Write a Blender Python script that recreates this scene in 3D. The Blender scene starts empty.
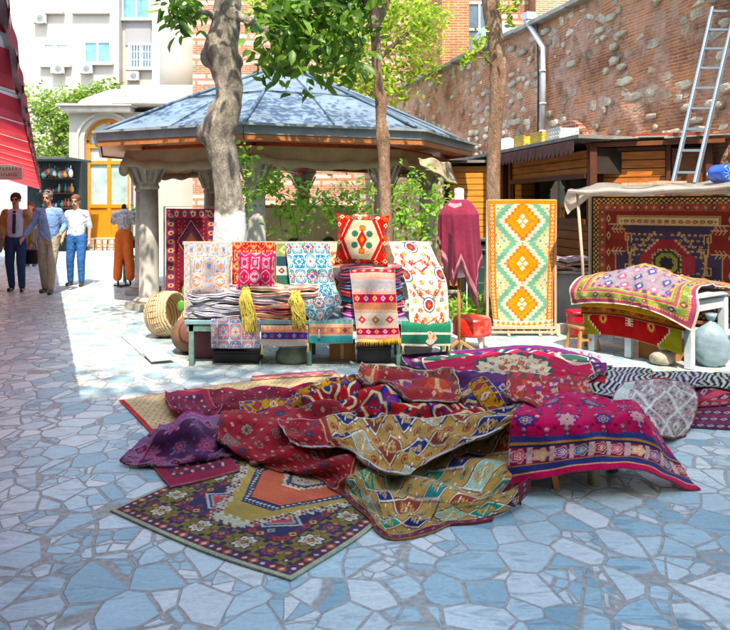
import bpy, math, random
import numpy as np
from mathutils import Vector, Matrix
R = math.radians
sc = bpy.context.scene
COL = sc.collection
F, HY, CX, CH = 700.0, 205.0, 365.0, 1.6      # focal length in photo pixels, horizon row, centre column, eye height

# ---------------- camera ----------------
cam = bpy.data.cameras.new('camera'); co = bpy.data.objects.new('camera', cam); COL.objects.link(co)
co.location = (0, 0, CH); co.rotation_euler = (R(90), 0, 0)
cam.sensor_width = 36; cam.lens = 36*F/730; cam.shift_y = -(315-HY)/730; cam.clip_end = 500; cam.clip_start = .05
sc.camera = co
# ---------------- sky, sun, exposure ----------------
SUN_AZ, SUN_EL = 9.0, 58.0        # degrees right of straight behind the camera, elevation
sd = Vector((math.sin(R(SUN_AZ))*math.cos(R(SUN_EL)), -math.cos(R(SUN_AZ))*math.cos(R(SUN_EL)), math.sin(R(SUN_EL))))
w = bpy.data.worlds.new("World"); sc.world = w; w.use_nodes = True
nt = w.node_tree; bg = nt.nodes['Background']
sky = nt.nodes.new('ShaderNodeTexSky'); sky.sky_type = 'NISHITA'; sky.sun_disc = False
sky.sun_elevation = R(SUN_EL); sky.sun_rotation = math.atan2(sd.x, sd.y); sky.air_density = 1.2; sky.dust_density = 1.4; sky.ozone_density = .4
nt.links.new(sky.outputs[0], bg.inputs[0]); bg.inputs[1].default_value = .15
sl = bpy.data.lights.new('sun', 'SUN'); sl.energy = 2.0; sl.angle = R(.5); sl.color = (1, .89, .74)
so = bpy.data.objects.new('sun', sl); COL.objects.link(so); so.rotation_euler = sd.to_track_quat('Z', 'Y').to_euler()
sc.view_settings.view_transform = 'Standard'; sc.view_settings.look = 'None'
sc.view_settings.gamma = 1; sc.view_settings.exposure = 2.15; sc.view_settings.use_curve_mapping = False
sc.cycles.max_bounces = 8; sc.cycles.transparent_max_bounces = 12

# ---------------- helpers ----------------
def gp(px, py, h=0.0):
    """world point at height h seen at photo pixel; a negative h is a distance instead"""
    if h < -.5:
        d = -h; return (px-CX)/F*d, d, CH-(py-HY)/F*d
    d = (CH-h)*F/(py-HY); return (px-CX)/F*d, d, h
def at(px, py, Y): return Vector(((px-CX)/F*Y, Y, CH-(py-HY)/F*Y))
def lin(c):
    if isinstance(c, str):
        c = [int(c[i:i+2], 16)/255 for i in (0, 2, 4)]
        c = [(v/12.92 if v <= .04045 else ((v+.055)/1.055)**2.4) for v in c]
    return tuple(c[:3])
def tag(o, label=None, cat=None, group=None, kind=None):
    if label: o['label'] = label
    if cat: o['category'] = cat
    if group: o['group'] = group
    if kind: o['kind'] = kind
    return o
def empty(name, loc, label, cat, group=None, rz=0):
    o = bpy.data.objects.new(name, None); COL.objects.link(o); o.location = loc; o.rotation_euler = (0, 0, rz)
    o.empty_display_size = .2
    return tag(o, label, cat, group)
def link(name, me, mat, parent=None, loc=None, rz=0):
    o = bpy.data.objects.new(name, me); COL.objects.link(o)
    if mat: me.materials.append(mat)
    if parent: o.parent = parent
    if loc is not None: o.location = loc
    if rz: o.rotation_euler = (0, 0, rz)
    return o
def dup(root, loc=None, rz=None, label=None, group=None):
    r = root.copy(); COL.objects.link(r)
    if loc is not None: r.location = loc
    if rz is not None: r.rotation_euler = (0, 0, rz)
    if label: r['label'] = label
    if group: r['group'] = group
    for ch in list(root.children):
        c = ch.copy(); COL.objects.link(c); c.parent = r
        for g in ch.children:
            d = g.copy(); COL.objects.link(d); d.parent = c
    return r
class MB:
    """collects shapes for ONE mesh"""
    def __init__(s): s.v = []; s.f = []; s.sm = []
    def add(s, vs, fs, smooth=False):
        n = len(s.v); s.v += [tuple(p) for p in vs]; s.f += [tuple(i+n for i in f) for f in fs]; s.sm += [smooth]*len(fs); return s
    def box(s, c, size, rz=0, rx=0, ry=0, taper=1.0):
        hx, hy, hz = size[0]/2, size[1]/2, size[2]/2
        M = Matrix.Rotation(rz, 3, 'Z') @ Matrix.Rotation(ry, 3, 'Y') @ Matrix.Rotation(rx, 3, 'X')
        vs = []
        for z in (-1, 1):
            t = taper if z > 0 else 1
            for x, y in ((-1, -1), (1, -1), (1, 1), (-1, 1)): vs.append(Vector(c)+M @ Vector((x*hx*t, y*hy*t, z*hz)))
        return s.add(vs, [(0, 3, 2, 1), (4, 5, 6, 7), (0, 1, 5, 4), (1, 2, 6, 5), (2, 3, 7, 6), (3, 0, 4, 7)])
    def beam(s, a, b, wd, ht=None):
        """rectangular bar from a to b"""
        a, b = Vector(a), Vector(b); ht = ht or wd; d = (b-a).normalized()
        up = Vector((0, 0, 1)) if abs(d.z) < .95 else Vector((0, 1, 0))
        x = d.cross(up).normalized(); y = x.cross(d).normalized(); vs = []
        for p in (a, b):
            for i, j in ((-1, -1), (1, -1), (1, 1), (-1, 1)): vs.append(p+x*i*wd/2+y*j*ht/2)
        return s.add(vs, [(0, 3, 2, 1), (4, 5, 6, 7), (0, 1, 5, 4), (1, 2, 6, 5), (2, 3, 7, 6), (3, 0, 4, 7)])
    def tube(s, pts, rad, seg=10, cap=True, smooth=True, jitter=0, rnd=None):
        pts = [Vector(p) for p in pts]; n = len(pts)
        if not hasattr(rad, '__len__'): rad = [rad]*n
        vs = []; x = None
        for i, p in enumerate(pts):
            d = (pts[min(i+1, n-1)]-pts[max(i-1, 0)]).normalized()
            if x is None: x = d.cross(Vector((0, 1, 0.01)) if abs(d.y) < .9 else Vector((1, 0, 0))).normalized()
            x = (x-d*x.dot(d)).normalized(); y = d.cross(x)
            for k in range(seg):
                a = 2*math.pi*k/seg; r = rad[i]*(1+(rnd.uniform(-jitter, jitter) if jitter else 0))
                vs.append(p+x*math.cos(a)*r+y*math.sin(a)*r)
        fs = [(i*seg+k, i*seg+(k+1) % seg, (i+1)*seg+(k+1) % seg, (i+1)*seg+k) for i in range(n-1) for k in range(seg)]
        if cap: fs += [tuple(range(seg-1, -1, -1)), tuple((n-1)*seg+k for k in range(seg))]
        return s.add(vs, fs, smooth)
    def lathe(s, prof, c=(0, 0, 0), seg=24, smooth=True, sx=1, sy=1, phase=0):
        vs = []
        for r, z in prof:
            for k in range(seg):
                a = 2*math.pi*k/seg+phase; vs.append((c[0]+r*sx*math.cos(a), c[1]+r*sy*math.sin(a), c[2]+z))
        n = len(prof)
        fs = [(i*seg+k, i*seg+(k+1) % seg, (i+1)*seg+(k+1) % seg, (i+1)*seg+k) for i in range(n-1) for k in range(seg)]
        fs += [tuple(range(seg-1, -1, -1)), tuple((n-1)*seg+k for k in range(seg))]
        return s.add(vs, fs, smooth)
    def ball(s, c, r, seg=12, rings=8, M=None):
        rx, ry, rz = (r if hasattr(r, '__len__') else (r, r, r)); vs = []
        for i in range(rings+1):
            t = math.pi*i/rings
            for k in range(seg):
                a = 2*math.pi*k/seg
                p = Vector((rx*math.sin(t)*math.cos(a), ry*math.sin(t)*math.sin(a), -rz*math.cos(t)))
                vs.append(Vector(c)+(M @ p if M else p))
        fs = [(i*seg+k, i*seg+(k+1) % seg, (i+1)*seg+(k+1) % seg, (i+1)*seg+k) for i in range(rings) for k in range(seg)]
        return s.add(vs, fs, True)
    def caps(s, a, b, r0, r1, seg=12, flat=1.0):
        """tapered capsule"""
        a, b = Vector(a), Vector(b); d = (b-a); L = d.length; d.normalize()
        x = d.cross(Vector((0, 1, 0))) if abs(d.y) < .9 else d.cross(Vector((1, 0, 0))); x.normalize(); y = d.cross(x)
        rings = []
        for t in (-90, -60, -30, 0): rings.append((a+d*math.sin(R(t))*r0, max(.0005, math.cos(R(t))*r0)))
        for t in (0, 30, 60, 90): rings.append((b+d*math.sin(R(t))*r1, max(.0005, math.cos(R(t))*r1)))
        vs = []
        for p, r in rings:
            for k in range(seg):
                an = 2*math.pi*k/seg; vs.append(p+x*math.cos(an)*r+y*math.sin(an)*r*flat)
        n = len(rings)
        fs = [(i*seg+k, i*seg+(k+1) % seg, (i+1)*seg+(k+1) % seg, (i+1)*seg+k) for i in range(n-1) for k in range(seg)]
        fs += [tuple(range(seg-1, -1, -1)), tuple((n-1)*seg+k for k in range(seg))]
        return s.add(vs, fs, True)
    def prism(s, pts, z0, z1):
        n = len(pts); vs = [(p[0], p[1], z0) for p in pts]+[(p[0], p[1], z1) for p in pts]
        return s.add(vs, [tuple(range(n-1, -1, -1)), tuple(range(n, 2*n))]+[(i, (i+1) % n, n+(i+1) % n, n+i) for i in range(n)])
    def mesh(s, name):
        me = bpy.data.meshes.new(name); me.from_pydata(s.v, [], s.f)
        me.polygons.foreach_set('use_smooth', s.sm); me.update(); return me
    def build(s, name, mat, parent=None, loc=None, rz=0, bevel=0):
        o = link(name, s.mesh(name), mat, parent, loc, rz)
        if bevel:
            b = o.modifiers.new('bevel', 'BEVEL'); b.width = bevel; b.segments = 2; b.limit_method = 'ANGLE'
        return o
def remeshed(mb, name, mat, parent, voxel=.011, smooth=4):
    """one continuous skin from overlapping shapes"""
    o = link(name+'_tmp', mb.mesh(name), None)
    m = o.modifiers.new('r', 'REMESH'); m.mode = 'VOXEL'; m.voxel_size = voxel
    if smooth: k = o.modifiers.new('s', 'SMOOTH'); k.factor = .5; k.iterations = smooth
    dg = bpy.context.evaluated_depsgraph_get(); me = bpy.data.meshes.new_from_object(o.evaluated_get(dg))
    bpy.data.objects.remove(o); me.materials.clear()
    me.polygons.foreach_set('use_smooth', [True]*len(me.polygons)); me.name = name
    return link(name, me, mat, parent)

# ---------------- materials ----------------
MATS = {}
def _nodes(name):
    m = bpy.data.materials.new(name); m.use_nodes = True; t = m.node_tree; return m, t, t.nodes['Principled BSDF']
def N(t, typ, **k):
    n = t.nodes.new(typ)
    for a, b in k.items():
        if a.startswith('i_'):
            key = a[2:]; key = int(key) if key.isdigit() else key
            n.inputs[key].default_value = b
        else: setattr(n, a, b)
    return n
def ramp(t, src, stops, interp='LINEAR'):
    r = t.nodes.new('ShaderNodeValToRGB'); r.color_ramp.interpolation = interp
    e = r.color_ramp.elements
    while len(e) < len(stops): e.new(.5)
    for k, (p, c) in enumerate(stops): e[k].position = p; e[k].color = (*lin(c), 1)
    t.links.new(src, r.inputs[0]); return r.outputs[0]
def mix(t, a, b, f, mode='MIX'):
    m = t.nodes.new('ShaderNodeMix'); m.data_type = 'RGBA'; m.blend_type = mode
    for s, v in ((m.inputs['Factor'], f), (m.inputs[6], a), (m.inputs[7], b)):
        if hasattr(v, 'links') or isinstance(v, bpy.types.NodeSocket): t.links.new(v, s)
        elif isinstance(v, (int, float)): s.default_value = v
        else: s.default_value = (*lin(v), 1)
    return m.outputs[2]
def coords(t, scale=(1, 1, 1), kind='Object'):
    c = t.nodes.new('ShaderNodeTexCoord'); m = t.nodes.new('ShaderNodeMapping'); m.inputs['Scale'].default_value = scale
    t.links.new(c.outputs[kind], m.inputs[0]); return m.outputs[0]
def noise(t, vec, scale, detail=4, rough=.55):
    n = N(t, 'ShaderNodeTexNoise'); n.inputs['Scale'].default_value = scale; n.inputs['Detail'].default_value = detail; n.inputs['Roughness'].default_value = rough
    t.links.new(vec, n.inputs['Vector']); return n.outputs['Fac']
def bump(t, b, src, strength=.3, dist=.01):
    n = t.nodes.new('ShaderNodeBump'); n.inputs['Strength'].default_value = strength; n.inputs['Distance'].default_value = dist
    t.links.new(src, n.inputs['Height']); t.links.new(n.outputs[0], b.inputs['Normal']); return n
def M(name, col=None, rough=.7, var=.25, scale=6, bmp=.15, bscale=40, metal=0, dirt=None, stretch=(1, 1, 1), spec=None, dist=.01):
    """plain material with procedural mottling"""
    if name in MATS: return MATS[name]
    m, t, b = _nodes(name); c = lin(col); v = coords(t, stretch)
    n = noise(t, v, scale, 5); dk = tuple(x*(1-var) for x in c); lt = tuple(min(1, x*(1+var*.7)) for x in c)
    out = ramp(t, n, [(.3, dk), (.7, lt)])
    if dirt:
        n2 = noise(t, v, scale*.35, 8, .7); f = ramp(t, n2, [(.48, (0, 0, 0)), (.68, (1, 1, 1))]); out = mix(t, out, dirt, f)
    t.links.new(out, b.inputs['Base Color']); b.inputs['Roughness'].default_value = rough; b.inputs['Metallic'].default_value = metal
    if spec is not None: b.inputs['Specular IOR Level'].default_value = spec
    if bmp: bump(t, b, noise(t, v, bscale, 3), bmp, dist)
    MATS[name] = m; return m
def mat_textile():
    m, t, b = _nodes('woven_wool'); a = N(t, 'ShaderNodeVertexColor', layer_name='Col'); v = coords(t)
    n = noise(t, v, 90, 3); f = ramp(t, n, [(.25, (.72,)*3), (.75, (1.18,)*3)])
    n2 = noise(t, v, 4, 4); f2 = ramp(t, n2, [(.3, (.8,)*3), (.7, (1.1,)*3)])
    t.links.new(mix(t, mix(t, a.outputs[0], f, 1., 'MULTIPLY'), f2, 1., 'MULTIPLY'), b.inputs['Base Color'])
    b.inputs['Roughness'].default_value = .92; b.inputs['Specular IOR Level'].default_value = .12
    b.inputs['Sheen Weight'].default_value = .08
    uv = N(t, 'ShaderNodeUVMap', uv_map='weave'); mp = N(t, 'ShaderNodeMapping'); mp.inputs['Scale'].default_value = (35, 330, 1); t.links.new(uv.outputs[0], mp.inputs[0])
    th = noise(t, mp.outputs[0], 1, 2); fth = ramp(t, th, [(.3, (.70,)*3), (.7, (1.22,)*3)])
    ab = N(t, 'ShaderNodeMapping'); ab.inputs['Scale'].default_value = (.6, 9, 1); t.links.new(uv.outputs[0], ab.inputs[0]); fab = ramp(t, noise(t, ab.outputs[0], 1, 3), [(.3, (.80, .82, .86)), (.7, (1.12, 1.08, 1.02))])
    base = b.inputs['Base Color'].links[0].from_socket; t.links.new(mix(t, mix(t, base, fth, 1., 'MULTIPLY'), fab, 1., 'MULTIPLY'), b.inputs['Base Color'])
    hs = N(t, 'ShaderNodeMath', operation='ADD'); t.links.new(th, hs.inputs[0]); t.links.new(noise(t, v, 160, 2), hs.inputs[1])
    bump(t, b, hs.outputs[0], .55, .004); return m
WOOL = mat_textile()
def mat_paving():
    m, t, b = _nodes('crazy_marble_paving'); g = N(t, 'ShaderNodeNewGeometry')
    wn = N(t, 'ShaderNodeTexNoise', noise_dimensions='3D'); wn.inputs['Scale'].default_value = 1.5; wn.inputs['Detail'].default_value = 2
    t.links.new(g.outputs['Position'], wn.inputs['Vector'])
    ws = N(t, 'ShaderNodeVectorMath', operation='SCALE'); ws.inputs['Scale'].default_value = .14; t.links.new(wn.outputs['Color'], ws.inputs[0])
    ad = N(t, 'ShaderNodeVectorMath', operation='ADD'); t.links.new(g.outputs['Position'], ad.inputs[0]); t.links.new(ws.outputs[0], ad.inputs[1])
    mp = N(t, 'ShaderNodeMapping'); mp.inputs['Scale'].default_value = (1.0, .82, 0); mp.inputs['Rotation'].default_value = (0, 0, .5); t.links.new(ad.outputs[0], mp.inputs[0])
    vec = mp.outputs[0]; SC = 5.6
    e = N(t, 'ShaderNodeTexVoronoi', feature='DISTANCE_TO_EDGE'); c = N(t, 'ShaderNodeTexVoronoi', feature='F1')
    for n in (e, c): n.inputs['Scale'].default_value = SC; n.inputs['Randomness'].default_value = 1.; t.links.new(vec, n.inputs['Vector'])
    e2 = N(t, 'ShaderNodeTexVoronoi', feature='DISTANCE_TO_EDGE'); c2 = N(t, 'ShaderNodeTexVoronoi', feature='F1')
    for n in (e2, c2): n.inputs['Scale'].default_value = SC*1.75; n.inputs['Randomness'].default_value = 1.; t.links.new(vec, n.inputs['Vector'])
    sc0 = N(t, 'ShaderNodeSeparateColor'); t.links.new(c.outputs['Color'], sc0.inputs[0]); big = N(t, 'ShaderNodeMath', operation='LESS_THAN'); t.links.new(sc0.outputs[1], big.inputs[0]); big.inputs[1].default_value = .72
    # some stones stay whole, the others are broken into smaller ones
    es = N(t, 'ShaderNodeMath', operation='MULTIPLY'); t.links.new(e2.outputs['Distance'], es.inputs[0]); es.inputs[1].default_value = 1.0
    eb = N(t, 'ShaderNodeMath', operation='ADD'); t.links.new(es.outputs[0], eb.inputs[0]); t.links.new(big.outputs[0], eb.inputs[1])
    emin = N(t, 'ShaderNodeMath', operation='MINIMUM'); t.links.new(e.outputs['Distance'], emin.inputs[0]); t.links.new(eb.outputs[0], emin.inputs[1])
    ccol = mix(t, c2.outputs['Color'], c.outputs['Color'], big.outputs[0])
    gw = noise(t, g.outputs['Position'], 1.1, 2); ge = noise(t, g.outputs['Position'], 22, 2)
    # grout threshold varies over the yard, stone edges are chipped
    mr = N(t, 'ShaderNodeMapRange'); mr.inputs['From Min'].default_value = .35; mr.inputs['From Max'].default_value = .75
    mr.inputs['To Min'].default_value = .0; mr.inputs['To Max'].default_value = .045; t.links.new(gw, mr.inputs['Value'])
    je = N(t, 'ShaderNodeMath', operation='MULTIPLY_ADD'); t.links.new(ge, je.inputs[0]); je.inputs[1].default_value = .035; t.links.new(mr.outputs[0], je.inputs[2])
    sb = N(t, 'ShaderNodeMath', operation='SUBTRACT'); t.links.new(emin.outputs[0], sb.inputs[0]); t.links.new(je.outputs[0], sb.inputs[1])
    st = N(t, 'ShaderNodeMapRange'); st.inputs['From Min'].default_value = -.012; st.inputs['From Max'].default_value = .012; t.links.new(sb.outputs[0], st.inputs['Value'])
    sx = N(t, 'ShaderNodeSeparateColor'); t.links.new(ccol, sx.inputs[0])
    stone = ramp(t, sx.outputs[0], [(0, '86acb2'), (.16, 'a8c8ca'), (.34, 'd8dfd8'), (.5, 'b4d0d0'), (.66, '94babf'), (.8, 'e0e4da'), (.9, 'bcd2ce'), (1., 'e6e8de')])
    vn = N(t, 'ShaderNodeTexNoise'); vn.inputs['Scale'].default_value = 3.2; vn.inputs['Detail'].default_value = 8; vn.inputs['Distortion'].default_value = 1.6
    off = N(t, 'ShaderNodeVectorMath', operation='ADD'); sc3 = N(t, 'ShaderNodeVectorMath', operation='SCALE'); sc3.inputs['Scale'].default_value = 9
    t.links.new(c.outputs['Color'], sc3.inputs[0]); t.links.new(sc3.outputs[0], off.inputs[0]); t.links.new(g.outputs['Position'], off.inputs[1])
    mpv = N(t, 'ShaderNodeMapping'); mpv.inputs['Scale'].default_value = (1, 3.5, 1); t.links.new(off.outputs[0], mpv.inputs[0]); t.links.new(mpv.outputs[0], vn.inputs['Vector'])
    vein = ramp(t, vn.outputs['Fac'], [(.34, (.50, .56, .60)), (.47, (1, 1, 1)), (.58, (.80, .84, .88)), (.66, (1.05, 1.03, 1.0))])
    stone = mix(t, stone, vein, .8, 'MULTIPLY'); stone = mix(t, stone, ramp(t, noise(t, g.outputs['Position'], 48, 4, .7), [(.3, (.80, .80, .80)), (.62, (1.05, 1.05, 1.05))]), .8, 'MULTIPLY')
    grout = ramp(t, noise(t, g.outputs['Position'], 30, 4), [(.3, '8a8880'), (.7, 'b4b2a8')])
    colr = mix(t, grout, stone, st.outputs[0])
    wear = ramp(t, noise(t, g.outputs['Position'], .55, 6, .65), [(.35, (.72, .72, .74)), (.6, (1, 1, 1))])
    colr = mix(t, colr, wear, .8, 'MULTIPLY')
    t.links.new(colr, b.inputs['Base Color'])
    rr = N(t, 'ShaderNodeMapRange'); rr.inputs['To Min'].default_value = .85; rr.inputs['To Max'].default_value = .38; t.links.new(st.outputs[0], rr.inputs['Value']); t.links.new(rr.outputs[0], b.inputs['Roughness'])
    h = N(t, 'ShaderNodeMath', operation='MULTIPLY_ADD'); t.links.new(ge, h.inputs[0]); h.inputs[1].default_value = .25; t.links.new(st.outputs[0], h.inputs[2])
    bump(t, b, h.outputs[0], .6, .006); return m
def mat_old_wall():
    m, t, b = _nodes('brick_and_rubble_masonry'); tc = N(t, 'ShaderNodeTexCoord')
    wn = N(t, 'ShaderNodeTexNoise'); wn.inputs['Scale'].default_value = 1.3; wn.inputs['Detail'].default_value = 3; t.links.new(tc.outputs['Object'], wn.inputs['Vector'])
    ws = N(t, 'ShaderNodeVectorMath', operation='SCALE'); ws.inputs['Scale'].default_value = .16; t.links.new(wn.outputs['Color'], ws.inputs[0])
    ad = N(t, 'ShaderNodeVectorMath', operation='ADD'); t.links.new(tc.outputs['Object'], ad.inputs[0]); t.links.new(ws.outputs[0], ad.inputs[1])
    wb = N(t, 'ShaderNodeTexNoise'); wb.inputs['Scale'].default_value = 2.2; wb.inputs['Detail'].default_value = 5; t.links.new(tc.outputs['Object'], wb.inputs['Vector'])
    ws2 = N(t, 'ShaderNodeVectorMath', operation='SCALE'); ws2.inputs['Scale'].default_value = .06; t.links.new(wb.outputs['Color'], ws2.inputs[0])
    ad2 = N(t, 'ShaderNodeVectorMath', operation='ADD'); t.links.new(tc.outputs['Object'], ad2.inputs[0]); t.links.new(ws2.outputs[0], ad2.inputs[1])
    mp = N(t, 'ShaderNodeMapping'); mp.inputs['Rotation'].default_value = (R(-90), 0, 0); t.links.new(ad2.outputs[0], mp.inputs[0])
    br = N(t, 'ShaderNodeTexBrick'); t.links.new(mp.outputs[0], br.inputs['Vector']); br.inputs['Scale'].default_value = 1
    br.inputs['Brick Width'].default_value = .38; br.inputs['Row Height'].default_value = .05; br.inputs['Mortar Size'].default_value = .011; br.offset_frequency = 2; br.inputs['Mortar Smooth'].default_value = .3
    br.inputs['Color1'].default_value = (*lin('bc7648'), 1); br.inputs['Color2'].default_value = (*lin('99583a'), 1); br.inputs['Mortar'].default_value = (*lin('bd9470'), 1); br.inputs['Bias'].default_value = -.1
    # rubble stones in loose courses
    mq = N(t, 'ShaderNodeMapping'); mq.inputs['Scale'].default_value = (3.2, 3.2, 6.0); t.links.new(ad.outputs[0], mq.inputs[0])
    v1 = N(t, 'ShaderNodeTexVoronoi', feature='F1'); v2 = N(t, 'ShaderNodeTexVoronoi', feature='DISTANCE_TO_EDGE')
    for n in (v1, v2): n.inputs['Scale'].default_value = 1; n.inputs['Randomness'].default_value = .75; t.links.new(mq.outputs[0], n.inputs['Vector'])
    s1 = N(t, 'ShaderNodeSeparateColor'); t.links.new(v1.outputs['Color'], s1.inputs[0])
    zone = noise(t, mq.outputs[0], .28, 3); sx = N(t, 'ShaderNodeMath', operation='MULTIPLY_ADD'); t.links.new(zone, sx.inputs[0]); sx.inputs[1].default_value = 1.5; t.links.new(s1.outputs[0], sx.inputs[2])
    gt = N(t, 'ShaderNodeMath', operation='GREATER_THAN'); t.links.new(sx.outputs[0], gt.inputs[0]); gt.inputs[1].default_value = 1.55
    ed = N(t, 'ShaderNodeMapRange'); ed.inputs['From Min'].default_value = .07; ed.inputs['From Max'].default_value = .13; t.links.new(v2.outputs['Distance'], ed.inputs['Value'])
    mk = N(t, 'ShaderNodeMath', operation='MULTIPLY'); t.links.new(gt.outputs[0], mk.inputs[0]); t.links.new(ed.outputs[0], mk.inputs[1])
    stn = ramp(t, s1.outputs[1], [(0, 'b0a084'), (.4, 'e4d6b8'), (.7, '9a8e76'), (1, 'f0e4cc')])
    stn = mix(t, stn, ramp(t, noise(t, ad.outputs[0], 14, 5), [(.3, (.6, .6, .6)), (.7, (1.1, 1.1, 1.1))]), 1., 'MULTIPLY')
    c = mix(t, br.outputs['Color'], stn, mk.outputs[0])
    c = mix(t, c, ramp(t, noise(t, tc.outputs['Object'], 1.1, 7, .65), [(.36, (.48, .42, .40)), (.5, (1.0, .97, .95)), (.62, (1.4, 1.3, 1.22)), (.75, (1.0, 1.05, 1.1))]), .9, 'MULTIPLY')
    pl = ramp(t, noise(t, tc.outputs['Object'], 1.7, 9, .72), [(.46, (0, 0, 0)), (.56, (.75, .75, .75))]); c = mix(t, c, ramp(t, noise(t, tc.outputs['Object'], 9, 6, .7), [(.3, 'a87f68'), (.7, 'd2ac92')]), pl)
    soot = ramp(t, noise(t, tc.outputs['Object'], 2.7, 8, .7), [(.53, (0, 0, 0)), (.68, (.75, .75, .75))]); c = mix(t, c, '4a4038', soot)
    t.links.new(c, b.inputs['Base Color']); b.inputs['Roughness'].default_value = .95
    hh = N(t, 'ShaderNodeMath', operation='ADD'); t.links.new(mk.outputs[0], hh.inputs[0]); inv = N(t, 'ShaderNodeMath', operation='SUBTRACT'); inv.inputs[0].default_value = 1; t.links.new(br.outputs['Fac'], inv.inputs[1])
    t.links.new(inv.outputs[0], hh.inputs[1]); h2 = N(t, 'ShaderNodeMath', operation='ADD'); t.links.new(hh.outputs[0], h2.inputs[0]); t.links.new(noise(t, tc.outputs['Object'], 12, 6), h2.inputs[1])
    bump(t, b, h2.outputs[0], .8, .035); return m
def mat_brick(name, band=False, c1='c98a5e', c2='b06f48', mo='d8bda0', row=.07):
    m, t, b = _nodes(name); tc = N(t, 'ShaderNodeTexCoord'); g = tc.outputs['Object']
    sp = N(t, 'ShaderNodeSeparateXYZ'); t.links.new(g, sp.inputs[0]); ad = N(t, 'ShaderNodeMath', operation='ADD'); t.links.new(sp.outputs[0], ad.inputs[0]); t.links.new(sp.outputs[1], ad.inputs[1])
    cb = N(t, 'ShaderNodeCombineXYZ'); t.links.new(ad.outputs[0], cb.inputs[0]); t.links.new(sp.outputs[2], cb.inputs[1])
    br = N(t, 'ShaderNodeTexBrick'); t.links.new(cb.outputs[0], br.inputs['Vector']); br.inputs['Scale'].default_value = 1
    br.inputs['Brick Width'].default_value = .3; br.inputs['Row Height'].default_value = row; br.inputs['Mortar Size'].default_value = .012
    for k, v in (('Color1', c1), ('Color2', c2), ('Mortar', mo)): br.inputs[k].default_value = (*lin(v), 1)
    c = br.outputs['Color']
    if band:
        b2 = N(t, 'ShaderNodeTexBrick'); t.links.new(cb.outputs[0], b2.inputs['Vector']); b2.inputs['Scale'].default_value = 1
        b2.inputs['Brick Width'].default_value = .75; b2.inputs['Row Height'].default_value = .36; b2.inputs['Mortar Size'].default_value = .05
        for k, v in (('Color1', 'b0a898'), ('Color2', '9a8f80'), ('Mortar', 'a86a4a')): b2.inputs[k].default_value = (*lin(v), 1)
        wv = N(t, 'ShaderNodeMath', operation='PINGPONG'); t.links.new(sp.outputs[2], wv.inputs[0]); wv.inputs[1].default_value = .36
        gt = N(t, 'ShaderNodeMath', operation='GREATER_THAN'); t.links.new(wv.outputs[0], gt.inputs[0]); gt.inputs[1].default_value = .18
        c = mix(t, c, b2.outputs['Color'], gt.outputs[0])
    c = mix(t, c, ramp(t, noise(t, g, 1.2, 7), [(.35, (.7, .7, .7)), (.65, (1.1, 1.1, 1.1))]), .8, 'MULTIPLY')
    t.links.new(c, b.inputs['Base Color']); b.inputs['Roughness'].default_value = .9
    bump(t, b, br.outputs['Fac'], -.5, .01); return m
def mat_leaf(name, dark, light, trans=.35):
    m, t, b = _nodes(name); a = N(t, 'ShaderNodeVertexColor', layer_name='Col'); sp = N(t, 'ShaderNodeSeparateColor'); t.links.new(a.outputs[0], sp.inputs[0])
    c = ramp(t, sp.outputs[0], [(0, dark), (1, light)]); t.links.new(c, b.inputs['Base Color'])
    b.inputs['Roughness'].default_value = .42; b.inputs['Specular IOR Level'].default_value = .35
    tr = N(t, 'ShaderNodeBsdfTranslucent'); hs = N(t, 'ShaderNodeHueSaturation'); hs.inputs['Hue'].default_value = .485; hs.inputs['Value'].default_value = 1.7
    t.links.new(c, hs.inputs['Color']); t.links.new(hs.outputs[0], tr.inputs[0])
    mx = N(t, 'ShaderNodeMixShader'); mx.inputs[0].default_value = trans; t.links.new(b.outputs[0], mx.inputs[1]); t.links.new(tr.outputs[0], mx.inputs[2])
    t.links.new(mx.outputs[0], t.nodes['Material Output'].inputs[0]); return m
def mat_bark(name, lo, mid, hi, whitewash=None):
    m, t, b = _nodes(name); v = coords(t, (1, 1, .35)); n = noise(t, v, 9, 8, .7)
    c = ramp(t, n, [(.3, lo), (.5, mid), (.68, hi)])
    if whitewash is not None:
        tc = N(t, 'ShaderNodeTexCoord'); sp = N(t, 'ShaderNodeSeparateXYZ'); t.links.new(tc.outputs['Object'], sp.inputs[0])
        ad = N(t, 'ShaderNodeMath', operation='MULTIPLY_ADD'); t.links.new(noise(t, coords(t), 7, 5), ad.inputs[0]); ad.inputs[1].default_value = .35; t.links.new(sp.outputs[2], ad.inputs[2])
        lt = N(t, 'ShaderNodeMapRange'); lt.inputs['From Min'].default_value = whitewash+.22; lt.inputs['From Max'].default_value = whitewash+.15; t.links.new(ad.outputs[0], lt.inputs['Value'])
        c = mix(t, c, (.78, .78, .76), lt.outputs[0])
    n3 = noise(t, coords(t, (1, 1, .5)), 42, 5, .7); c = mix(t, c, ramp(t, n3, [(.35, (.6, .58, .56)), (.55, (1.05, 1.05, 1.05))]), .8, 'MULTIPLY') if whitewash is None else c
    t.links.new(c, b.inputs['Base Color']); b.inputs['Roughness'].default_value = .9
    hh = N(t, 'ShaderNodeMath', operation='ADD'); t.links.new(n, hh.inputs[0]); t.links.new(n3, hh.inputs[1])
    bump(t, b, hh.outputs[0], .9, .03); return m
def mat_glass(name, col=(.02, .03, .035), rough=.06):
    m, t, b = _nodes(name); n = noise(t, coords(t), 1.5, 3); c = ramp(t, n, [(.3, tuple(x*.7 for x in col)), (.7, tuple(x*1.3 for x in col))])
    t.links.new(c, b.inputs['Base Color']); b.inputs['Roughness'].default_value = rough; b.inputs['Specular IOR Level'].default_value = .8; return m
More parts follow.
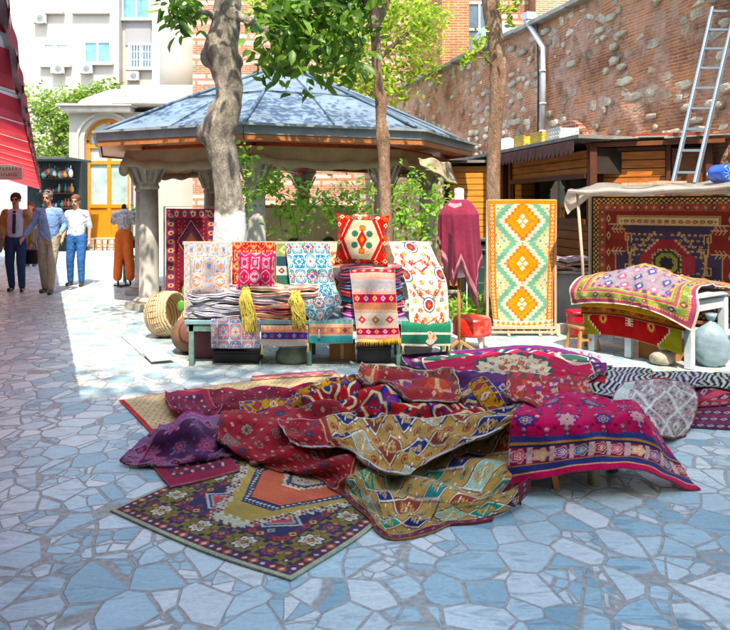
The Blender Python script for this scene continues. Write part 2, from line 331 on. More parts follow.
def mat_clear(name):
    m, t, b = _nodes(name); n = noise(t, coords(t), 3, 3); t.links.new(ramp(t, n, [(.4, (.02,)*3), (.7, (.06,)*3)]), b.inputs['Roughness'])
    b.inputs['Base Color'].default_value = (.85, .9, .9, 1)
    tr = N(t, 'ShaderNodeBsdfTransparent'); tr.inputs[0].default_value = (.8, .86, .86, 1); mx = N(t, 'ShaderNodeMixShader'); fr = N(t, 'ShaderNodeFresnel'); fr.inputs[0].default_value = 1.6
    gl = N(t, 'ShaderNodeBsdfGlossy'); gl.inputs['Roughness'].default_value = .03
    t.links.new(fr.outputs[0], mx.inputs[0]); t.links.new(tr.outputs[0], mx.inputs[1]); t.links.new(gl.outputs[0], mx.inputs[2]); t.links.new(mx.outputs[0], t.nodes['Material Output'].inputs[0]); return m
def mat_wood(name, c1, c2, axis=0, rough=.5, sc_=3):
    m, t, b = _nodes(name); s = [14, 14, 14]; s[axis] = 1.2; v = coords(t, tuple(s)); n = noise(t, v, sc_, 6, .6)
    c = ramp(t, n, [(.3, c1), (.7, c2)]); c = mix(t, c, ramp(t, noise(t, coords(t), 1.7, 5), [(.3, (.65,)*3), (.65, (1.05,)*3)]), .8, 'MULTIPLY')
    t.links.new(c, b.inputs['Base Color']); b.inputs['Roughness'].default_value = rough; bump(t, b, n, .25, .004); return m
def mat_sheet(name, col, trans=.45, rough=.35):
    m, t, b = _nodes(name); n = noise(t, coords(t), 5, 5); c = ramp(t, n, [(.3, tuple(x*.75 for x in lin(col))), (.7, col)])
    t.links.new(c, b.inputs['Base Color']); b.inputs['Roughness'].default_value = rough
    tr = N(t, 'ShaderNodeBsdfTranslucent'); t.links.new(c, tr.inputs[0]); mx = N(t, 'ShaderNodeMixShader'); mx.inputs[0].default_value = trans
    bump(t, b, noise(t, coords(t), 9, 5), .6, .02)
    t.links.new(b.outputs[0], mx.inputs[1]); t.links.new(tr.outputs[0], mx.inputs[2]); t.links.new(mx.outputs[0], t.nodes['Material Output'].inputs[0]); return m
# ================= SETTING =================
rnd = random.Random(7)
def sheet(name, x0, x1, y0, y1, z, mat):
    mb = MB(); mb.add([(x0, y0, z), (x1, y0, z), (x1, y1, z), (x0, y1, z)], [(0, 1, 2, 3)]); o = mb.build(name, mat); return tag(o, kind='structure')
sheet('ground', -250, 250, -250, 250, -.006, M('far_ground', '8f8a84', .9, .2, .5))
sheet('pavement', -22, 16, -12, 27, 0, mat_paving())
# planted bed with its kerb behind the stalls
BED = [(.75, 8.75), (3.0, 8.75), (2.3, 12.2), (.85, 12.2)]
mb = MB(); mb.prism(BED, 0.002, .07); tag(mb.build('soil_bed', M('soil', '5b4936', .95, .4, 9, .8, 20)), kind='structure')
mb = MB()
for a, b in zip(BED, BED[1:]+BED[:1]): mb.beam((a[0], a[1], .05), (b[0], b[1], .05), .12, .13)
tag(mb.build('kerb', M('kerb_stone', 'b9b3a6', .85, .3, 5, .3), bevel=.01), kind='structure')

# ---- old masonry wall on the right ----
WD = Vector((-.281, .96, 0)); W0 = Vector((5.55, 6.1, 0))       # runs away from the camera, leaning left
wl_ang = math.atan2(WD.y, WD.x)
t = empty('masonry_wall', W0, 'long weathered wall of thin red brick and pale rubble stone on the right', 'wall', rz=wl_ang)
mb = MB(); L = 19.; nx, nz = 240, 70; x0 = -4.
rr = np.random.RandomState(3); vs = []
for k in range(nz+1):
    for i in range(nx+1):
        x = x0+(L-x0)*i/nx; z = 5.1*k/nz; vs.append((x, .03*math.sin(x*1.7+z*2)+.02*math.sin(x*5.1-z*4)+rr.uniform(-.008, .008), z))
fs = [(k*(nx+1)+i, k*(nx+1)+i+1, (k+1)*(nx+1)+i+1, (k+1)*(nx+1)+i) for k in range(nz) for i in range(nx)]
mb.add(vs, fs, True); mb.box(((x0+L)/2, -.55, 2.54), (L-x0, .9, 5.06)); OLD = mat_old_wall()
mb.build('masonry', OLD, t)
# rubble stones bedded in the brickwork, in rough courses
mb = MB(); r4 = random.Random(9); z = .5
while z < 5.0:
    hh = r4.uniform(.08, .17); x = x0+r4.uniform(0, 1)
    dens = .30+.40*max(0, math.sin(z*2.3+.6))
    while x < L:
        ww = hh*r4.choice((r4.uniform(.8, 1.6), r4.uniform(1.4, 3.2))); zone = math.sin(x*.9+z*1.7)+math.sin(x*2.3-z)*.6
        if r4.random() < dens+.22*zone:
            vs = []; n_ = 11; ph = r4.uniform(0, 6); dz = r4.uniform(-.03, .03)
            for (sc_, yy) in ((1.04, -.03), (1., .016), (.93, .027), (.62, .031)):
                for k in range(n_):
                    a = 2*math.pi*k/n_+.3; e_ = 3.6; ca, sa_ = math.cos(a), math.sin(a); rr_ = 1/((abs(ca)**e_+abs(sa_)**e_)**(1/e_))*(1+.13*math.sin(k*2.7+ph)); vs.append((x+ww/2*sc_*rr_*ca, yy+.006*math.sin(k+ph), z+dz+hh/2*sc_*rr_*sa_))
            mb.add(vs, [(i*n_+k, i*n_+(k+1) % n_, (i+1)*n_+(k+1) % n_, (i+1)*n_+k) for i in range(3) for k in range(n_)]+[tuple(3*n_+k for k in range(n_))], True)
        x += ww+r4.uniform(.02, .30)
    z += hh+r4.uniform(.03, .14)
mb.build('rubble_stones', M('rubble', 'cbbda2', .95, .5, 1.6, .9, 16, dirt='7a6a58', dist=.03), t)
mb = MB(); x = x0
while x < L:
    w_ = rnd.uniform(.5, .9); mb.box((x+w_/2, -.3, 5.13+rnd.uniform(-.015, .02)), (w_-.01, .95, .09), rx=rnd.uniform(-.02, .02)); x += w_
mb.build('coping', M('coping_stone', '8f8b80', .9, .35, 4, .5, 15), t, bevel=.01)
mb = MB(); mb.box((-1.2, .05, 1.9), (1.5, .07, 2.2)); mb.build('plaster_patch', M('grey_plaster', 'b3b0ac', .9, .2, 3, .4, 12), t, bevel=.02)
# blind arch in the wall above the kiosk
def wall_at(px, py):
    """point on the face of the old wall seen at this pixel, as (distance along it, height)"""
    k = (px-CX)/F; s = (W0.x-k*W0.y)/(k*WD.y-WD.x); p = W0+WD*s; return s, CH-(py-HY)/F*p.y, p
s, h, p = wall_at(572, 150); mb = MB(); ring = []
for k in range(13):
    a = math.pi*k/12; ring.append((s+.62*math.cos(a), .05, h-.35+.8*math.sin(a)**.9))
for a, b in zip(ring, ring[1:]): mb.beam(a, b, .16, .16)
mb.build('brick_arch', mat_brick('arch_brick', c1='9a5a40', c2='7c4632', mo='a98c74'), t)

# ---- gutter, downpipe and cable ----
PIPE = M('painted_pipe', 'b9bcc0', .45, .15, 8, .1)
def wp(px, py, off=.1):
    s, h, p = wall_at(px, py); q = p+Vector((-.96, -.281, 0))*off; return Vector((q.x, q.y, h))
mb = MB(); a, b, c, d = wp(532, 20, .12), wp(534, 27, .12), wp(549, 48, .12), wp(548, 141, .12)
b.z = a.z-.1; mb.tube([a+Vector((.2, .05, .05)), a, b, c, (d.x, d.y, d.z)], .055, 12)
t = empty('downpipe', (0, 0, 0), 'grey metal rainwater pipe bent down the brick wall', 'pipe'); mb.build('pipe', PIPE, t)
mb = MB()
for f in (.25, .6, .9): mb = MB(); q = c.lerp(d, f); mb.lathe([(.066, -.02), (.066, .02)], q, 12); mb.build('bracket', PIPE, t)
mb = MB(); mb.box(a+Vector((.05, 0, .06)), (.2, .2, .14), wl_ang); mb.build('gutter_box', PIPE, t)
mb = MB(); mb.tube([wp(541, 22, .08), wp(540.5, 80, .05), wp(541, 138, .07)], .014, 6)
tag(mb.build('wall_cable', M('dark_cable', '3a3432', .7, .2)), 'thin dark cable hanging down the brick wall beside the pipe', 'cable')
mb = MB(); pts = []
for k in range(15): pts.append(wp(600+k*9, -2+2.2*math.sin(k*1.3)-k*.0, .06))
# ---- lead dome behind the wall ----
LEAD = M('lead_sheet', '7f93a3', .5, .25, 2.5, .25, 8, .3)
t = empty('domed_roof', (3.95, 20.6, 0), 'small pale lead dome showing above the brick wall', 'dome')
mb = MB(); mb.lathe([(.85, 5.0), (.85, 5.9), (.93, 5.92), (.93, 6.02)], (0, 0, 0), 24, False); mb.build('drum', M('dome_plaster', 'cfc7ba', .9), t)
mb = MB(); mb.lathe([(.9*math.cos(R(a)), 6.02+.95*math.sin(R(a))) for a in range(0, 90, 9)]+[(.03, 6.98)], (0, 0, 0), 32); mb.build('dome', LEAD, t)

# ---- banded brick mosque behind, with its pier ----
t = empty('brick_building', (0, 24.0, 0), 'tall building of banded brick and white stone behind the pavilion', 'building')
BAND = mat_brick('banded_masonry', True, '945c3e', '854c30', 'a89078')
mb = MB(); mb.prism([(-6.2, 1.2), (9.5, 1.2), (9.5, 9), (-6.2, 9)], 0, 14); mb.build('wall', BAND, t)
mb = MB(); mb.prism([(1.62, 1.18), (2.47, -1.5), (3.35, -1.5), (3.5, 1.18)], 0, 14); mb.build('pier', mat_brick('pier_brick', c1='9c6238', c2='8a5230', mo='a88a68', row=.085), t)
mb = MB(); mb.prism([(5.9, 1.18), (5.9, .2), (7.2, .2), (7.2, 1.18)], 0, 14); mb.build('buttress', MATS.get('x') or mat_brick('buttress_brick', c1='b0704f', c2='96583e', mo='c9a88a'), t)
WIN = mat_glass('window_glass', (.10, .16, .2), .12); WFR = M('white_frame', 'e4e4e0', .5, .1)
for (x, z) in ((4.1, 7.9), (4.1, 4.6)):
    mb = MB(); 
    for dx in (-.42, 0, .42): mb.box((x+dx, 1.13, z), (.07, .1, 1.9))
    for dz in (-.95, 0, .95): mb.box((x, 1.13, z+dz), (.9, .08, .07))
    f = mb.build('window', WFR, t); g = MB(); g.box((x, 1.16, z), (.84, .04, 1.85)); g.build('pane', WIN, f)

# ---- white mosque with the yellow arched door ----
WH = M('white_plaster', 'a69f92', .85, .08, 1.2, .12, 10, dirt='a39c90'); STONE = M('pale_stone', 'b9b0a4', .85, .3, 2, .4, 9)
YB = 26.0; t = empty('white_building', (0, YB, 0), 'white plastered building with a tall yellow arched door', 'building')
def bx(px): return (px-CX)/F*YB
def bz(py): return CH-(py-HY)/F*YB
mb = MB(); xl, xr = bx(69), bx(215); dx0, dx1 = bx(84), bx(129); ztop = bz(112); zs = bz(140); zb = bz(238)
# wall with an arched opening
n = 16; arc = []
cxm = (dx0+dx1)/2; rw = (dx1-dx0)/2; za = bz(118)
for k in range(n+1):
    a = math.pi*(1-k/n); arc.append((cxm+rw*math.cos(a), zs+(za-zs)*math.sin(a)))
front = [(xl, 0), (dx0, 0), (dx0, zs)]
vs = []; fs = []
def quad(p): k = len(vs); vs.extend(p); fs.append((k, k+1, k+2, k+3))
quad([(xl, 0, 0), (dx0, 0, 0), (dx0, 0, ztop), (xl, 0, ztop)]); quad([(dx1, 0, 0), (xr, 0, 0), (xr, 0, ztop), (dx1, 0, ztop)])
for a, b in zip(arc, arc[1:]):
    quad([(a[0], 0, a[1]), (b[0], 0, b[1]), (b[0], 0, ztop), (a[0], 0, ztop)]); quad([(a[0], 0, a[1]), (a[0], .4, a[1]), (b[0], .4, b[1]), (b[0], 0, b[1])])
quad([(dx0, 0, 0), (dx1, 0, 0), (dx1, 0, zb), (dx0, 0, zb)]); quad([(dx0, 0, zb), (dx1, 0, zb), (dx1, .4, zb), (dx0, .4, zb)])
quad([(dx0, 0, zb), (dx0, .4, zb), (dx0, .4, zs), (dx0, 0, zs)]); quad([(dx1, .4, zb), (dx1, 0, zb), (dx1, 0, zs), (dx1, .4, zs)])
quad([(xl, 0, 0), (xl, 6, 0), (xl, 6, ztop), (xl, 0, ztop)]); quad([(xr, 6, 0), (xr, 0, 0), (xr, 0, ztop), (xr, 6, ztop)]); quad([(xl, 0, ztop), (xr, 0, ztop), (xr, 6, ztop), (xl, 6, ztop)])
quad([(xl, 6, 0), (xr, 6, 0), (xr, 6, ztop), (xl, 6, ztop)])
mb.add(vs, fs); mb.build('wall', WH, t)
mb = MB(); 
for a, b in zip([(cxm+rw*1.28*math.cos(math.pi*(1-k/n)), zs+(za-zs)*1.22*math.sin(math.pi*(1-k/n))) for k in range(n+1)], [(cxm+rw*1.28*math.cos(math.pi*(1-k/n)), zs+(za-zs)*1.22*math.sin(math.pi*(1-k/n))) for k in range(1, n+1)]):
    mb.beam((a[0], -.03, a[1]), (b[0], -.03, b[1]), .08, .09)
mb.box((cxm-rw*1.28, -.03, (zb+zs)/2), (.09, .08, zs-zb)); mb.box((cxm+rw*1.28, -.03, (zb+zs)/2), (.09, .08, zs-zb)); mb.build('door_surround', STONE, t)
mb = MB(); mb.box(((xl+bx(130))/2, -.12, ztop+.06), (bx(130)-xl+.3, .6, .2)); mb.box(((xl+bx(130))/2, -.2, ztop+.2), (bx(130)-xl+.5, .75, .09)); mb.build('cornice', STONE, t, bevel=.03)
mb = MB(); mb.lathe([(2.3, ztop+.2), (1.9, ztop+.65), (1.1, ztop+1.0), (.1, ztop+1.15)], (bx(116), 1.9, 0), 8, False, phase=R(22.5)); mb.build('roof', M('pale_lead', 'b7b4ac', .6, .2, 2), t)
mb = MB(); mb.box((bx(165), .9, bz(94)), (bx(206)-bx(124), 2.6, bz(88)-bz(103))); mb.box((bx(163), .85, bz(104)), (bx(210)-bx(119), 2.9, .16)); mb.build('parapet_block', STONE, t, bevel=.04)
mb = MB(); mb.lathe([(1.05, bz(92)), (1.02, bz(60)), (1.02, 14.5)], (bx(176), 1.6, 0), 28); mb.build('tower', WH, t)
mb = MB(); mb.box((bx(110), .4, .2), (bx(150)-bx(70), 1.0, .36)); mb.build('plinth', STONE, t, bevel=.02)
# the door: yellow frame, panes, panel
YEL = M('yellow_paint', 'cc7c08', .45, .12, 5, .1); PANE = mat_glass('pale_door_glass', (.34, .44, .40), .2)
mb = MB(); dy = .3
for i, x in enumerate((dx0+.06, cxm, dx1-.06)):
    zt = zs if i != 1 else za-.1; mb.box((x, dy, (zb+zt)/2), (.14, .1, zt-zb))
for z in (zb+.08, bz(206), bz(162), bz(146)): mb.box((cxm, dy-.01, z), (dx1-dx0, .1, .13))
for a, b in zip(arc, arc[1:]): mb.beam((a[0]*.97+cxm*.03, dy, a[1]-.05), (b[0]*.97+cxm*.03, dy, b[1]-.05), .14, .1)
mb.box((cxm, dy+.02, (zb+bz(206))/2), (dx1-dx0-.1, .05, bz(206)-zb)); d = mb.build('door', YEL, t)
g = MB(); g.box((cxm, dy+.04, (bz(206)+zs)/2), (dx1-dx0-.1, .03, zs-bz(206)))
fan = [(cxm, dy+.04, zs)]+[(a[0], dy+.04, a[1]) for a in arc]; g.add(fan, [(0, k+1, k+2) for k in range(n)]); g.build('pane', PANE, d)
mb = MB(); mb.box((bx(133), -.04, bz(190)), (.09, .08, bz(140)-bz(240))); mb.build('drainpipe', M('brown_pipe', '6d4a3a', .6), t)

# ---- apartment house far behind on the left ----
YA = 46.0
def ax(px): return (px-CX)/F*YA
def az(py): return CH-(py-HY)/F*YA
t = empty('apartment_house', (0, YA, 0), 'white apartment house with shuttered windows and air conditioners far behind', 'building')
mb = MB(); mb.prism([(ax(-60), 0), (ax(119), 0), (ax(119), .7), (ax(152), .7), (ax(152), 0), (ax(235), 0), (ax(235), 9), (ax(-60), 9)], 0, az(-60)); mb.build('wall', WH, t)
mb = MB(); mb.box((ax(135), .68, az(32)), (ax(149)-ax(123), .1, az(20)-az(42))); mb.build('stone_panel', M('mosaic_panel', '8f8d8c', .9, .5, 30), t)
SIL = M('sill_stone', 'a9a5a0', .8); BLUE = mat_glass('blue_pane', (.10, .24, .29), .15); CUR = M('curtain_grey', '9fb3b0', .8, .2, 12)
for (a, b, y0, y1, kind, dp) in ((44, 69, 44, 65, 0, 0), (85, 111, 42, 63, 1, 0), (44, 62, -10, 12, 0, 0), (76, 107, -12, 12, 0, 0), (119, 147, -6, 16, 1, .7), (126, 149, 42, 66, 2, .7)):
    mb = MB(); xc = (ax(a)+ax(b))/2; wd = ax(b)-ax(a); zc = (az(y0)+az(y1))/2; hh = az(y0)-az(y1); y = dp-.04
    for k in (-.5, 0, .5): mb.box((xc+k*wd, y, zc), (.12, .14, hh+.1))
    for k in (-.5, .5): mb.box((xc, y, zc+k*hh), (wd, .12, .12))
    f = mb.build('window', WFR, t); g = MB(); g.box((xc, y+.05, zc), (wd*.98, .05, hh*.98)); g.build('pane', BLUE if kind == 1 else (WIN if kind == 2 else PANE), f)
    g = MB(); g.box((xc, y-.12, zc-hh/2-.12), (wd+.4, .4, .12)); g.build('sill', SIL, f)
    if kind == 2:
        g = MB()
        for k in range(9): g.box((xc-wd/2+wd*k/8, y-.16, zc), (.035, .035, hh))
        for k in range(4): g.box((xc, y-.16, zc-hh/2+hh*k/3), (wd, .035, .035))
        g.build('bars', WFR, f)
# air conditioners hang on the house: things of their own
ACW = M('ac_casing', 'dcdcd6', .5, .12); ACD = M('ac_grille', '6f7472', .6)
def aircon(px, py, dp, lab):
    e = empty('air_conditioner', (ax(px), YA+dp-.35, az(py)), lab, 'air conditioner', 'air conditioners on the white house')
    g = MB(); g.box((0, 0, 0), (.8, .34, .58)); g.build('casing', ACW, e, bevel=.03)
    g = MB(); g.lathe([(.22, 0), (.22, .02), (.05, .03), (.05, .05)], (0, 0, 0), 20, False); o = g.build('fan_grille', ACD, e, (.1, -.17, 0)); o.rotation_euler = (R(90), 0, 0)
    g = MB(); g.beam((-.3, .15, -.32), (-.3, -.15, -.32), .04); g.beam((.3, .15, -.32), (.3, -.15, -.32), .04); g.build('bracket', ACD, e)
aircon(42, 20, 0, 'air conditioner at the left edge of the white house, highest of them')
aircon(60, 70, 0, 'air conditioner under the left grey-paned window of the white house')
aircon(88, 70, 0, 'air conditioner under the blue-paned window of the white house')
aircon(131, 75, .7, 'air conditioner under the barred window of the white house')

# ---- street at the left: facade and long red awning ----
SD = Vector((-.4163, .9092, 0)); SN = Vector((-.9092, -.4163, 0)); sang = math.atan2(SD.y, SD.x)
E0 = Vector((-.12, 0, 0))
t = empty('shop_house', (0, 0, 0), 'plain street house behind the red awning on the left', 'building')
mb = MB(); a = E0+SN*2.15-SD*6; b = E0+SN*2.15+SD*23.5; c = b+SN*6; d = a+SN*6; mb.prism([tuple(p)[:2] for p in (a, b, c, d)], 0, 6.0); mb.build('wall', M('shop_plaster', 'cbbfae', .9, .2, 2), t)
mb = MB()
for k in range(9): p = E0+SN*2.12+SD*(-4+k*3); mb.box((p.x, p.y, 1.15), (1.9, .06, 2.2), sang)
mb.build('shop_window', mat_glass('shop_glass', (.03, .035, .04)), t)
AWH, AWI = 2.16, 2.9
def mat_awning():
    m, tt, b = _nodes('red_awning_cloth'); tc = N(tt, 'ShaderNodeTexCoord'); sp = N(tt, 'ShaderNodeSeparateXYZ'); tt.links.new(tc.outputs['Object'], sp.inputs[0])
    md = N(tt, 'ShaderNodeMath', operation='FRACT'); dv = N(tt, 'ShaderNodeMath', operation='DIVIDE'); tt.links.new(sp.outputs[0], dv.inputs[0]); dv.inputs[1].default_value = .625; tt.links.new(dv.outputs[0], md.inputs[0])
    c = ramp(tt, md.outputs[0], [(0, 'd8d0c4'), (.20, 'c03a42'), (.26, 'b83840'), (.60, 'c4444a'), (.92, 'b0343c')], 'CONSTANT')
    c = mix(tt, c, ramp(tt, noise(tt, tc.outputs['Object'], 4, 5), [(.3, (.7,)*3), (.7, (1.1,)*3)]), .8, 'MULTIPLY')
    tt.links.new(c, b.inputs['Base Color']); b.inputs['Roughness'].default_value = .8
    tr = N(tt, 'ShaderNodeBsdfTranslucent'); tt.links.new(c, tr.inputs[0]); mx = N(tt, 'ShaderNodeMixShader'); mx.inputs[0].default_value = .6
    tt.links.new(b.outputs[0], mx.inputs[1]); tt.links.new(tr.outputs[0], mx.inputs[2]); tt.links.new(mx.outputs[0], tt.nodes['Material Output'].inputs[0]); return m
aw = empty('awning', E0, 'long dark red shop awning with pale stripes over the left edge', 'awning', rz=sang)
mb = MB(); na, nb = 280, 14; vs = []
A0, A1 = -3.0, 23.0
for i in range(na+1):
    s = A0+(A1-A0)*i/na; ph = (s/1.25) % 1
    for j in range(nb+1):
        q = j/nb; vs.append((s, 1.95*q, AWH+(AWI-AWH)*q-.16*math.sin(math.pi*ph)*(.6+.4*math.sin(q*3))))
mb.add(vs, [(i*(nb+1)+j, i*(nb+1)+j+1, (i+1)*(nb+1)+j+1, (i+1)*(nb+1)+j) for i in range(na) for j in range(nb)], True); mb.build('canopy', mat_awning(), aw)
mb = MB(); mb.beam((A0, .0, AWH), (A1, .0, AWH), .03, .045); mb.build('edge_bar', M('grey_bar', 'b4b0aa', .5, .2), aw)
k = math.ceil(A0/1.25); BARM = M('pale_crossbar', 'c9c2b6', .5, .15)
while k*1.25 < A1:
    mb = MB(); mb.beam((k*1.25, 0, AWH+.02), (k*1.25, 1.95, AWI+.02), .05, .06); mb.build('crossbar', BARM, aw); k += 1
mb = MB(); vs = []; n = 460
for i in range(n+1):
    s = A0+(A1-A0)*i/n; z = .09+.03*abs(math.sin(s*math.pi/.25)); vs += [(s, -.02+.006*math.sin(s*9), AWH), (s, -.02+.01*math.sin(s*9), AWH-z*.55)]
mb.add(vs, [(2*i, 2*i+1, 2*i+3, 2*i+2) for i in range(n)], True); mb.build('valance', M('red_valance', '9a2a34', .8, .2, 5), aw)
for s in (-2.5,):
    mb = MB(); mb.tube([(s, .05, 0), (s, .05, AWH)], .03, 10); mb.build('post', MATS['grey_bar'], aw)
# hanging shop sign under the awning
e = empty('hanging_sign', at(7, 172, 9.6), 'small pale shop sign hanging under the red awning', 'sign')
mb = MB(); mb.box((0, 0, 0), (.42, .03, .21)); mb.build('board', M('sign_board', 'bdbdb8', .6, .1), e, bevel=.005)
mb = MB()
for r_, (y, n_, w_) in enumerate(((.045, 7, .028), (-.035, 9, .02))):
    for k in range(n_):
        x = -.13+k*.26/(n_-1); mb.box((x, -.018, y), (w_*.35, .004, .04)); mb.box((x+w_*.25, -.018, y+(.015 if k % 2 else -.014)), (w_*.5, .004, .009))
mb.build('lettering', M('sign_ink', '6a6f74', .6), e)
mb = MB(); mb.tube([(-.18, 0, .1), (-.18, 0, .38)], .004, 5); mb.tube([(.18, 0, .1), (.18, 0, .38)], .004, 5); mb.build('wire', M('wire', '555555', .5), e)

# ---- building behind the viewer: unseen, added and sized to shade the foreground ----
t = empty('shade_building', (0, -5, 0), 'plain plastered building added unseen behind the viewer to shade the foreground', 'building')
mb = MB(); mb.prism([(-14, 0), (1.9, 0), (1.9, -6), (-14, -6)], 0, 17.4); mb.prism([(1.9, .2), (14, .2), (14, -6), (1.9, -6)], 0, 18.6); mb.build('wall', M('cream_plaster', 'c2ab8c', .9, .15, 2), t)
mb = MB()
for x in range(-12, 13, 3):
    for z in (4.5, 7.8, 11.1): mb.box((x, .2 if x > 2 else 0, z), (1.1, .1, 1.6))
mb.build('window', WIN, t)
# ================= PAVILION =================
PC = Vector((-1.45, 12.55, 0)); PR, PCR = 3.33, 2.56
def pv(a, r, z): return (r*math.sin(R(a)), -r*math.cos(R(a)), z)
ANG = [-2.5+45*k for k in range(8)]
t = empty('pavilion', PC, 'eight-sided open pavilion with a blue-grey lead roof on marble columns', 'pavilion')
mb = MB(); EZ, AZ = 2.66, 3.96
nr = 10
for k in range(8):
    a0, a1 = ANG[k], ANG[k]+45
    P0, P1 = Vector(pv(a0, PR, EZ)), Vector(pv(a1, PR, EZ)); T0, T1 = Vector(pv(a0, .35, AZ)), Vector(pv(a1, .35, AZ)); vs = []
    for i in range(nr+1):
        f = i/nr; cz = .03*math.sin(math.pi*f)   # gently concave slope
        for j in range(nr+1):
            g = j/nr; p = P0.lerp(P1, g).lerp(T0.lerp(T1, g), f); p.z += cz+.012*math.sin(g*9+i*1.7+k); vs.append(p)
    mb.add(vs, [(i*(nr+1)+j, i*(nr+1)+j+1, (i+1)*(nr+1)+j+1, (i+1)*(nr+1)+j) for i in range(nr) for j in range(nr)])
mb.lathe([(.37, AZ-.03), (.33, AZ+.03), (.02, AZ+.12)], (0, 0, 0), 8, False)
ROOFM = M('lead_roof', '6a7a84', .5, .35, 3.5, .5, 7, .15, dirt='7b8e9b', stretch=(1, 1, 1)); mb.build('roof', ROOFM, t)
mb = MB()
def slope(P, T, f): p = P.lerp(T, f); p.z += .03*math.sin(math.pi*f)+.02; return p
for k in range(8):
    a0 = ANG[k]; P0, P1 = Vector(pv(a0, PR+.01, EZ)), Vector(pv(a0+45, PR+.01, EZ)); T0, T1 = Vector(pv(a0, .35, AZ)), Vector(pv(a0+45, .35, AZ))
    mb.tube([slope(P0, T0, f/8) for f in range(9)], .026, 8)
    for g in (.5,):
        A = P0.lerp(P1, g); B = T0.lerp(T1, g); mb.tube([slope(A, B, f/8) for f in range(9)], .010, 6)
    C0, C1 = P0.lerp(T0, .5), P1.lerp(T1, .5); C0.z += .04; C1.z += .04; mb.beam(C0, C1, .03, .015)
mb.build('roof_seam', M('lead_seam', '4f6474', .45, .3, 4), t)
mb = MB()
for k in range(8):
    a0 = ANG[k]; A, B = Vector(pv(a0, PR+.02, EZ-.055)), Vector(pv(a0+45, PR+.02, EZ-.055)); mb.beam(A, B, .05, .13)
    A, B = Vector(pv(a0, PR+.06, EZ+.01)), Vector(pv(a0+45, PR+.06, EZ+.01)); mb.beam(A, B, .1, .035)
mb.build('fascia', M('grey_fascia', '8a979c', .55, .25, 4), t)
mb = MB()
for k in range(8): mb.beam(pv(ANG[k], PR+.012, EZ-.16), pv(ANG[k]+45, PR+.012, EZ-.16), .04, .075)
mb.build('eave_bounce_strip', mat_wood('bounce_strip_wood', 'a0622e', 'bf7e48', 0, .4), t)  # strip added below the fascia, stands in for bounced light on the soffit
mb = MB(); vs = [pv(a, PR-.03, EZ-.17) for a in ANG]+[pv(a, 2.3, EZ-.02) for a in ANG]
mb.add(vs, [(k, (k+1) % 8, 8+(k+1) % 8, 8+k) for k in range(8)]); vs = [pv(a, 2.3, EZ-.02) for a in ANG]+[(0, 0, AZ-.4)]
mb.add(vs, [(k, (k+1) % 8, 8) for k in range(8)]); mb.build('soffit', mat_wood('orange_soffit', 'ec8a3a', 'fca850', 0, .45), t)
MARB = M('column_marble', 'c8c6bc', .6, .2, 2.2, .2, 12, dirt='8d8c84'); CAPM = M('carved_capital', 'b8b3a5', .75, .3, 9, .5, 18, .3)
for k, a in enumerate(ANG):
    c = pv(a, PCR, 0); mb = MB(); mb.lathe([(.165, .16), (.15, .25), (.148, 1.0), (.135, 1.86)], c, 28); col = mb.build('column', MARB, t)
    mb = MB(); mb.lathe([(.135, 1.84), (.155, 1.86), (.155, 1.9), (.14, 1.91), (.145, 2.0), (.19, 2.14), (.26, 2.25), (.27, 2.27)], c, 16, False)
    for q in range(8):
        an = R(45*q); mb.beam((c[0]+.15*math.cos(an), c[1]+.15*math.sin(an), 1.95), (c[0]+.27*math.cos(an), c[1]+.27*math.sin(an), 2.22), .05, .03)
    mb.box((c[0], c[1], 2.31), (.56, .56, .07), R(-a)); mb.build('capital', CAPM, col, bevel=.008)
    mb = MB(); mb.box((c[0], c[1], .055), (.52, .52, .11), R(-a)); mb.lathe([(.23, .11), (.24, .14), (.2, .17), (.17, .19)], c, 24); mb.build('base', CAPM, col, bevel=.008)
mb = MB()
for k in range(8): mb.beam(pv(ANG[k], PCR, 2.42), pv(ANG[k]+45, PCR, 2.42), .2, .16)
mb.build('architrave', mat_wood('red_beam', 'b04a22', 'cc6838', 0), t)
mb = MB()
for k in range(4): mb.beam(pv(ANG[k], PCR, 2.3), pv(ANG[k]+180, PCR, 2.3), .1, .12)
mb.build('tie_beam', mat_wood('tie_wood', 'a0441c', 'c2602c', 0), t)
# canvas side sheets, rolled up under the eave
CANV = mat_sheet('canvas', 'bfb08f', .3, .85)
for k in (5, 6, 7, 0, 1, 2):
    mb = MB(); a0 = ANG[k]; A, B = Vector(pv(a0, PCR+.38, 2.5)), Vector(pv(a0+45, PCR+.38, 2.5)); n = 30; vs = []
    for i in range(n+1):
        f = i/n; p = A.lerp(B, f); p.z = 2.42; sag = .06*math.sin(math.pi*f)*(1.4 if k == 0 else 1)
        vs += [p, p+Vector((0, 0, -.2-sag*.4))+Vector(pv(a0+22.5, .02, 0))*math.sin(f*19)]
    mb.add(vs, [(2*i, 2*i+1, 2*i+3, 2*i+2) for i in range(n)], True)
    pts = []; rad = []
    for i in range(n+1):
        f = i/n; p = A.lerp(B, f); p.z = 2.25-.09*math.sin(math.pi*f)+.01*math.sin(f*23+k); pts.append(p); rad.append(.062+.012*math.sin(f*31+k))
    mb.tube(pts, rad, 12); mb.build('canvas_roll', CANV, t)
